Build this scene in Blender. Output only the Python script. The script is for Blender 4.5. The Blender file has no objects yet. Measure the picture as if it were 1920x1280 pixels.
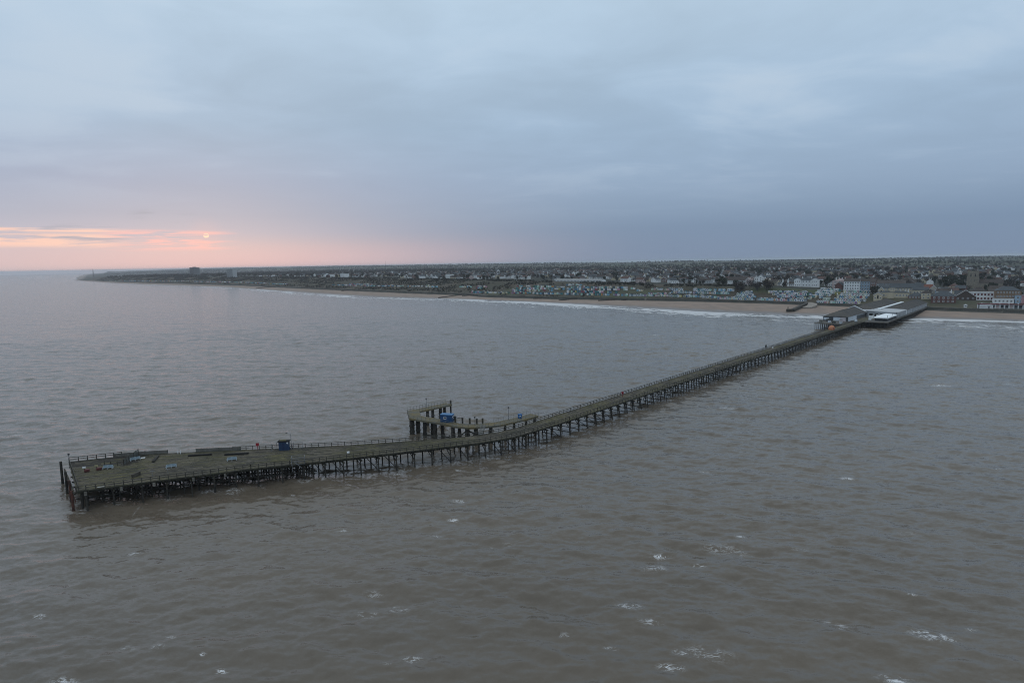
import bpy, bmesh, math, random
import numpy as np
from mathutils import Vector, Matrix

random.seed(11)
rng = np.random.default_rng(7)
scene = bpy.context.scene
COL = scene.collection
rad = math.radians

# ---------------------------------------------------------------- camera
cam_d = bpy.data.cameras.new("camera")
cam = bpy.data.objects.new("camera", cam_d)
COL.objects.link(cam)
cam_d.sensor_width = 36.0
cam_d.lens = 36.0*1173.0/1920.0
cam_d.clip_start = 1.0
cam_d.clip_end = 90000.0
PITCH, ROLL = rad(7.13), rad(1.0)
fwd = Vector((0, math.cos(PITCH), -math.sin(PITCH)))
r0 = Vector((1, 0, 0))
u0 = r0.cross(fwd)
rgt = math.cos(ROLL)*r0-math.sin(ROLL)*u0
upv = math.sin(ROLL)*r0+math.cos(ROLL)*u0
M = Matrix((rgt, upv, -fwd)).transposed().to_4x4()
M.translation = (0, 0, 55)
cam.matrix_world = M
scene.camera = cam

# ---------------------------------------------------------------- exposure / colour
scene.view_settings.view_transform = 'Standard'
scene.view_settings.look = 'None'
scene.view_settings.exposure = 0.12
scene.view_settings.gamma = 1.0
scene.view_settings.use_curve_mapping = False
scene.render.engine = 'CYCLES'
scene.cycles.use_denoising = True
scene.cycles.denoiser = 'OPENIMAGEDENOISE'
scene.cycles.denoising_input_passes = 'RGB_ALBEDO_NORMAL'
scene.cycles.denoising_prefilter = 'NONE'
scene.cycles.use_adaptive_sampling = False
scene.cycles.max_bounces = 6
scene.cycles.filter_width = 1.05
scene.cycles.volume_bounces = 2
scene.cycles.transparent_max_bounces = 8
scene.cycles.sample_clamp_indirect = 4.0

SUN_AZ, SUN_EL = rad(-25.6), rad(2.65)
SUN_DIR = Vector((math.sin(SUN_AZ)*math.cos(SUN_EL), math.cos(SUN_AZ)*math.cos(SUN_EL), math.sin(SUN_EL)))

# ---------------------------------------------------------------- node helpers
class NT:
    def __init__(s, tree):
        s.t = tree
        s.n = tree.nodes
        s.l = tree.links
    def node(s, typ, **kw):
        nd = s.n.new(typ)
        for k, v in kw.items():
            setattr(nd, k, v)
        return nd
    def set(s, sock, v):
        if isinstance(v, bpy.types.NodeSocket):
            s.l.new(v, sock)
        elif v is not None:
            if hasattr(sock.default_value, '__len__') and not hasattr(v, '__len__'):
                v = [v]*len(sock.default_value)
            if hasattr(sock.default_value, '__len__') and len(sock.default_value) == 4 and len(v) == 3:
                v = (*v, 1)
            sock.default_value = v
    def math(s, op, a, b=None, c=None, clamp=False):
        nd = s.node('ShaderNodeMath', operation=op, use_clamp=clamp)
        for i, v in enumerate((a, b, c)):
            if v is not None:
                s.set(nd.inputs[i], v)
        return nd.outputs[0]
    def vmath(s, op, a, b=None):
        nd = s.node('ShaderNodeVectorMath', operation=op)
        s.set(nd.inputs[0], a)
        if b is not None:
            s.set(nd.inputs[1], b)
        return nd.outputs['Value'] if op in ('DOT_PRODUCT', 'LENGTH') else nd.outputs['Vector']
    def mix(s, f, a, b, mode='MIX'):
        nd = s.node('ShaderNodeMix', data_type='RGBA', blend_type=mode)
        s.set(nd.inputs[0], f); s.set(nd.inputs[6], a); s.set(nd.inputs[7], b)
        return nd.outputs[2]
    def ramp(s, f, stops, interp='LINEAR'):
        nd = s.node('ShaderNodeValToRGB')
        cr = nd.color_ramp
        cr.interpolation = interp
        while len(cr.elements) < len(stops):
            cr.elements.new(0.5)
        for e, (p, c) in zip(cr.elements, stops):
            e.position = p
            e.color = (*c, 1) if hasattr(c, '__len__') else (c, c, c, 1)
        s.set(nd.inputs[0], f)
        return nd.outputs[0]
    def noise(s, vec, scale, detail=3, rough=0.55, dist=0.0, out=0):
        nd = s.node('ShaderNodeTexNoise')
        if vec is not None:
            s.set(nd.inputs['Vector'], vec)
        nd.inputs['Scale'].default_value = scale
        nd.inputs['Detail'].default_value = detail
        nd.inputs['Roughness'].default_value = rough
        nd.inputs['Distortion'].default_value = dist
        return nd.outputs[out]
    def smooth(s, v, a, b, lo=0.0, hi=1.0):
        nd = s.node('ShaderNodeMapRange', interpolation_type='SMOOTHSTEP')
        s.set(nd.inputs[0], v)
        for i, x in enumerate((a, b, lo, hi)):
            nd.inputs[i+1].default_value = x
        return nd.outputs[0]
    def mapping(s, vec, loc=(0, 0, 0), rot=(0, 0, 0), scale=(1, 1, 1)):
        nd = s.node('ShaderNodeMapping')
        s.set(nd.inputs[0], vec)
        nd.inputs[1].default_value = loc
        nd.inputs[2].default_value = rot
        nd.inputs[3].default_value = scale
        return nd.outputs[0]

def lin(*c):
    return tuple(((x/255.0)/12.92 if x/255.0 <= 0.04045 else ((x/255.0+0.055)/1.055)**2.4) for x in c)

# ---------------------------------------------------------------- world: overcast dusk sky
world = bpy.data.worlds.new("World")
scene.world = world
world.use_nodes = True
w = NT(world.node_tree)
w.n.clear()
tc = w.node('ShaderNodeTexCoord').outputs['Generated']
dirv = w.vmath('NORMALIZE', tc)
sx = w.node('ShaderNodeSeparateXYZ')
w.l.new(dirv, sx.inputs[0])
X, Y, Z = sx.outputs
azi = w.math('MULTIPLY', w.math('ARCTAN2', X, Y), 180/math.pi)            # degrees from straight ahead
ele = w.math('MULTIPLY', w.math('ARCSINE', Z), 180/math.pi)
daz = w.math('ABSOLUTE', w.math('ADD', azi, 36.0))
near_sun = w.math('SUBTRACT', 1.0, w.smooth(daz, 4.0, 50.0))
zc = w.math('MAXIMUM', Z, 0.0)
cl_left = w.ramp(zc, [(0.0, lin(205, 188, 188)), (0.03, lin(200, 186, 192)), (0.05, lin(180, 181, 196)), (0.075, lin(168, 175, 193)), (0.12, lin(162, 174, 196)), (0.2, lin(165, 186, 208)), (0.36, lin(182, 203, 222)), (0.6, (0.66, 0.76, 0.86)), (1.0, (0.90, 1.0, 1.08))])
cl_right = w.ramp(zc, [(0.0, lin(120, 138, 163)), (0.05, lin(120, 141, 167)), (0.11, lin(142, 163, 188)), (0.2, lin(158, 181, 205)), (0.36, lin(180, 202, 222)), (0.6, (0.66, 0.76, 0.86)), (1.0, (0.90, 1.0, 1.08))])
base = w.mix(near_sun, cl_right, cl_left)
# low pink glow reaching towards the middle under the cloud base
glow_az = w.math('SUBTRACT', 1.0, w.smooth(w.math('ABSOLUTE', w.math('ADD', azi, 24.0)), 2.0, 28.0))
glow_el = w.math('SUBTRACT', 1.0, w.smooth(ele, 0.6, 2.4))
base = w.mix(w.math('MULTIPLY', w.math('MULTIPLY', glow_az, glow_el), 0.52), base, lin(204, 180, 190))
# cloud sheets seen in perspective: project the direction on a high plane
inv = w.math('DIVIDE', 1.0, w.math('ADD', zc, 0.09))
pl = w.node('ShaderNodeCombineXYZ')
w.l.new(w.math('MULTIPLY', X, inv), pl.inputs[0])
w.l.new(w.math('MULTIPLY', Y, inv), pl.inputs[1])
n1 = w.noise(w.mapping(pl.outputs[0], rot=(0, 0, 0.5), scale=(0.8, 1.1, 1)), 0.55, 5, 0.5, 0.6)
n2 = w.noise(w.mapping(pl.outputs[0], loc=(3.1, 1.7, 0), rot=(0, 0, -0.3), scale=(0.9, 1.1, 1)), 1.5, 5, 0.55, 0.5)
nn = w.math('ADD', w.math('MULTIPLY', n1, 0.65), w.math('MULTIPLY', n2, 0.35))
shade = w.smooth(nn, 0.36, 0.64, 0.88, 1.09)
fade = w.smooth(ele, 2.5, 15.0)
shade = w.math('ADD', 1.0, w.math('MULTIPLY', w.math('SUBTRACT', shade, 1.0), fade))
base = w.mix(1.0, base, w.ramp(w.math('MULTIPLY', shade, 0.5), [(0, 0.0), (1, 2.0)]), 'MULTIPLY')
warm = w.smooth(nn, 0.50, 0.62, 0.0, 0.5)
base = w.mix(w.math('MULTIPLY', warm, fade), base, lin(186, 200, 214))
# thin lit streaks beside the sun
st_vec = w.node('ShaderNodeCombineXYZ')
w.l.new(w.math('MULTIPLY', azi, 0.10), st_vec.inputs[0])
w.l.new(w.math('MULTIPLY', ele, 1.4), st_vec.inputs[1])
sn = w.noise(st_vec.outputs[0], 1.6, 5, 0.6, 0.5)
def band(c, half, soft):
    return w.math('SUBTRACT', 1.0, w.smooth(w.math('ABSOLUTE', w.math('SUBTRACT', ele, c)), half, half+soft))
def sector(c, half, soft):
    return w.math('SUBTRACT', 1.0, w.smooth(w.math('ABSOLUTE', w.math('SUBTRACT', azi, c)), half, half+soft))
orange = w.math('MULTIPLY', w.math('MULTIPLY', band(2.25, 0.25, 0.45), sector(-42.0, 8.5, 3.5)), w.smooth(sn, 0.36, 0.56))
orange2 = w.math('MULTIPLY', w.math('MULTIPLY', band(2.98, 0.06, 0.14), sector(-40.0, 6.0, 4.5)), w.smooth(sn, 0.40, 0.58))
base = w.mix(w.math('MULTIPLY', w.math('MAXIMUM', orange, orange2), 0.95), base, lin(240, 202, 188))
pink = w.math('MULTIPLY', w.math('MULTIPLY', band(2.3, 0.4, 0.6), sector(-28.2, 2.6, 3.0)), w.smooth(sn, 0.44, 0.60))
base = w.mix(w.math('MULTIPLY', pink, 0.9), base, lin(240, 186, 184))
dark = w.math('MULTIPLY', w.math('MULTIPLY', band(2.75, 0.35, 0.5), sector(-34.0, 1.4, 2.2)), w.smooth(sn, 0.5, 0.36))
dark2 = w.math('MULTIPLY', w.math('MULTIPLY', band(4.1, 0.3, 0.5), sector(-28.6, 1.2, 1.6)), w.smooth(nn, 0.52, 0.42))
base = w.mix(w.math('MULTIPLY', w.math('MAXIMUM', dark, dark2), 0.75), base, lin(150, 160, 176))
# the veiled sun itself, cut by a strip of cloud
sd = w.math('ARCCOSINE', w.math('MINIMUM', w.vmath('DOT_PRODUCT', dirv, tuple(SUN_DIR)), 1.0))
sdeg = w.math('MULTIPLY', sd, 180/math.pi)
disc = w.math('SUBTRACT', 1.0, w.smooth(sdeg, 0.15, 0.24))
halo = w.math('SUBTRACT', 1.0, w.smooth(sdeg, 0.2, 1.8))
ex = w.math('DIVIDE', w.math('SUBTRACT', azi, -25.63), 0.20)
ey = w.math('DIVIDE', w.math('SUBTRACT', ele, 2.70), 0.085)
hole = w.smooth(w.math('ADD', w.math('MULTIPLY', ex, ex), w.math('MULTIPLY', ey, ey)), 0.5, 1.3)
slit = w.math('MULTIPLY', w.math('MULTIPLY', w.smooth(ele, 2.44, 2.52), w.math('SUBTRACT', 1.0, w.smooth(ele, 2.78, 2.86))), w.math('ADD', 0.15, w.math('MULTIPLY', hole, 0.85)))
base = w.mix(w.math('MULTIPLY', halo, 0.10), base, lin(255, 190, 175))
base = w.mix(w.math('MULTIPLY', disc, slit), base, (1.0, 0.74, 0.54))
# physical sky glimpsed faintly through the cloud cover
nish = w.node('ShaderNodeTexSky', sky_type='NISHITA', sun_disc=False)
nish.sun_elevation = SUN_EL
nish.sun_rotation = SUN_AZ
nish.altitude = 55.0
ns = w.mix(1.0, nish.outputs[0], (0.1, 0.1, 0.1), 'MULTIPLY')
final = w.mix(0.04, base, ns)
bg = w.node('ShaderNodeBackground')
bg.inputs['Strength'].default_value = 1.0
w.l.new(final, bg.inputs['Color'])
wo = w.node('ShaderNodeOutputWorld')
w.l.new(bg.outputs[0], wo.inputs['Surface'])

# ---------------------------------------------------------------- sun (veiled, low)
sun_d = bpy.data.lights.new("sun", 'SUN')
sun_d.energy = 0.015
sun_d.angle = rad(50)
sun_d.color = (1.0, 0.80, 0.68)
sun = bpy.data.objects.new("sun", sun_d)
COL.objects.link(sun)
sun.rotation_euler = SUN_DIR.to_track_quat('Z', 'Y').to_euler()

# ---------------------------------------------------------------- materials
MATS = {}
def mat(name, col, rough=0.8, var=0.25, scale=0.6, col2=None, fine=0.0, metallic=0.0, coords='Object', spec=0.3, rnd=0.0):
    """A procedural surface: two-colour noise at metre scale plus finer speckle."""
    if name in MATS:
        return MATS[name]
    m = bpy.data.materials.new(name)
    m.use_nodes = True
    t = NT(m.node_tree)
    b = t.n['Principled BSDF']
    vec = t.node('ShaderNodeTexCoord').outputs[coords] if coords != 'World' else t.node('ShaderNodeNewGeometry').outputs['Position']
    c2 = col2 if col2 else tuple(x*(1-var) for x in col)
    n = t.smooth(t.noise(vec, scale, 5, 0.6), 0.35, 0.65)
    c = t.mix(n, col, c2)
    if fine:
        f = t.noise(vec, scale*9, 3, 0.6)
        c = t.mix(fine, c, t.ramp(f, [(0.3, 0.35), (0.7, 1.5)]), 'MULTIPLY')
    if rnd:
        r = t.node('ShaderNodeObjectInfo').outputs['Random']
        c = t.mix(1.0, c, t.ramp(r, [(0, 1.0-rnd), (1, 1.0)]), 'MULTIPLY')
    t.set(b.inputs['Base Color'], c)
    b.inputs['Roughness'].default_value = rough
    b.inputs['Metallic'].default_value = metallic
    b.inputs['Specular IOR Level'].default_value = spec
    MATS[name] = m
    return m

# ---------------------------------------------------------------- mesh collector
class MB:
    def __init__(s):
        s.v = []; s.f = []; s.m = []
    def add(s, vs, fs, mi=0):
        o = len(s.v)
        s.v.extend(vs)
        for f in fs:
            s.f.append(tuple(i+o for i in f)); s.m.append(mi)
    def box(s, c, d, rz=0.0, mi=0):
        hx, hy, hz = d[0]/2, d[1]/2, d[2]/2
        ca, sa = math.cos(rz), math.sin(rz)
        vs = []
        for z in (-hz, hz):
            for x, y in ((-hx, -hy), (hx, -hy), (hx, hy), (-hx, hy)):
                vs.append((c[0]+x*ca-y*sa, c[1]+x*sa+y*ca, c[2]+z))
        s.add(vs, [(3, 2, 1, 0), (4, 5, 6, 7), (0, 1, 5, 4), (1, 2, 6, 5), (2, 3, 7, 6), (3, 0, 4, 7)], mi)
    def beam(s, a, b, w, h=None, mi=0):
        """rectangular bar from a to b"""
        h = h or w
        a, b = Vector(a), Vector(b)
        d = (b-a).normalized()
        ref = Vector((0, 0, 1)) if abs(d.z) < 0.9 else Vector((1, 0, 0))
        x = d.cross(ref).normalized(); y = x.cross(d).normalized()
        vs = []
        for p in (a, b):
            for i, j in ((-1, -1), (1, -1), (1, 1), (-1, 1)):
                vs.append(tuple(p+x*(i*w/2)+y*(j*h/2)))
        s.add(vs, [(0, 1, 2, 3), (7, 6, 5, 4), (4, 5, 1, 0), (5, 6, 2, 1), (6, 7, 3, 2), (7, 4, 0, 3)], mi)
    def tube(s, a, b, r1, r2=None, n=8, mi=0):
        r2 = r1 if r2 is None else r2
        a, b = Vector(a), Vector(b)
        d = (b-a).normalized()
        ref = Vector((0, 0, 1)) if abs(d.z) < 0.9 else Vector((1, 0, 0))
        x = d.cross(ref).normalized(); y = d.cross(x).normalized()
        vs = []
        for p, r in ((a, r1), (b, r2)):
            for i in range(n):
                t = 2*math.pi*i/n
                vs.append(tuple(p+x*(r*math.cos(t))+y*(r*math.sin(t))))
        fs = [(i, (i+1) % n, n+(i+1) % n, n+i) for i in range(n)]
        fs += [tuple(range(n-1, -1, -1)), tuple(range(n, 2*n))]
        s.add(vs, fs, mi)
    def prism(s, pts, z0, z1, mi=0):
        n = len(pts)
        vs = [(p[0], p[1], z0) for p in pts]+[(p[0], p[1], z1) for p in pts]
        fs = [(i, (i+1) % n, n+(i+1) % n, n+i) for i in range(n)]+[tuple(range(n-1, -1, -1)), tuple(range(n, 2*n))]
        s.add(vs, fs, mi)
    def mesh(s, name, mats):
        me = bpy.data.meshes.new(name)
        me.from_pydata(s.v, [], s.f)
        for m in (mats if isinstance(mats, (list, tuple)) else [mats]):
            me.materials.append(m)
        me.polygons.foreach_set('material_index', s.m)
        me.update()
        return me
    def obj(s, name, mats, parent=None, smooth=False):
        me = s.mesh(name, mats)
        if smooth:
            me.polygons.foreach_set('use_smooth', [True]*len(me.polygons))
        return link(name, me, parent)

def link(name, me, parent=None, loc=None, rz=0.0):
    o = bpy.data.objects.new(name, me)
    COL.objects.link(o)
    if parent is not None:
        o.parent = parent
    if loc is not None:
        o.location = loc
    if rz:
        o.rotation_euler = (0, 0, rz)
    return o
def tag(o, label=None, cat=None, group=None, kind=None):
    if label: o['label'] = label
    if cat: o['category'] = cat
    if group: o['group'] = group
    if kind: o['kind'] = kind
    return o
def thing(name, label, cat, loc=(0, 0, 0), rz=0.0, group=None):
    o = bpy.data.objects.new(name, None)
    COL.objects.link(o)
    o.empty_display_size = 0.5
    o.location = loc
    o.rotation_euler = (0, 0, rz)
    return tag(o, label, cat, group)
def copy_thing(o, loc, rz, label=None, scale=None):
    """copy a thing with its parts and their sub-parts"""
    c = o.copy(); COL.objects.link(c)
    c.location = loc; c.rotation_euler = (0, 0, rz)
    if scale is not None: c.scale = scale
    if label: c['label'] = label
    for ch in o.children:
        d = ch.copy(); COL.objects.link(d); d.parent = c
        for g in ch.children:
            e = g.copy(); COL.objects.link(e); e.parent = d
    return c
# ---------------------------------------------------------------- terrain functions
TX, TY, NX, NY, OX, OY = -0.68, 0.7332, 0.7332, 0.68, 368.7, 551.5
RE = 7.4e6
def s_q(x, y):
    return (x-OX)*TX+(y-OY)*TY, (x-OX)*NX+(y-OY)*NY
def xy(s, q):
    # T and N are orthonormal (to 3 digits)
    return OX+s*TX+q*NX, OY+s*TY+q*NY
SH_S = [-900,-300,-64,0,74,110,188,284,374,474,610,670,817,1037,1306,1776,2334,2896,3600,4364,4700,6000,8000,12000,16000]
SH_Q = [150,52,16,0,-18,-29,-42,-34,-24,-20,-27,-44,-74,-66,-44,-10,-40,-63,-40,-10,60,240,560,1200,1900]
WL_Q = [230,135,69,66,76,76,79,66,42,14,0,20,12,14,22,42,20,-20,-10,20,90,300,620,1300,2000]
TP_Q = [300,190,140,128,128,122,126,133,138,146,160,168,182,200,210,200,140,60,60,80,150,400,720,1500,2200]
TP_Z = [9,9,9,9,13,16,19,20,20.5,21,22,22,22,22,23,23,23,23,20,12,9,10,12,14,14]
def q_shore(s): return np.interp(s, SH_S, SH_Q)
def q_wall(s): return np.interp(s, SH_S, WL_Q)
def q_top(s): return np.interp(s, SH_S, TP_Q)
def z_top(s): return np.interp(s, SH_S, TP_Z)
def drop(x, y): return (x*x+y*y)/(2*RE)
def hills(s, q):
    a = np.sin(s/900.+q/1400.+.6)*np.sin(q/1100.-s/2100.+1.1)
    b = np.sin(s/430.-q/390.+2.)*np.sin(q/520.+s/610.)
    far = np.clip((q-500)/4000., 0, 1)
    lft = np.clip((s-3000)/3000., 0, 1)*np.clip((q-600)/3000., 0, 1)
    ridge = 15*np.exp(-((q-3600)/1700.)**2)*np.clip((s-300)/2500., 0, 1)*(1+0.6*np.clip((s-3500)/2000., 0, 1))
    return far*(6+6*a)+ridge+np.clip((q-250)/900., 0, 1)*2.5*b+lft*14
def ground(s, q):
    s = np.asarray(s, float); q = np.asarray(q, float)
    qs, w, t, zt = q_shore(s), q_wall(s), q_top(s), z_top(s)
    zb = 2.4*np.clip((q-qs)/np.maximum(w-qs, 5), -1.5, 1)
    u = np.clip((q-(w+10))/np.maximum(t-w-10, 5), 0, 1)
    us = u*u*(3-2*u)
    zs = 5.0+(zt-5.0)*us
    zz = zt+hills(s, q)-hills(s, t)*0
    z = np.where(q < w+0.6, zb, np.where(q < t, zs, zz))
    return z
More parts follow.
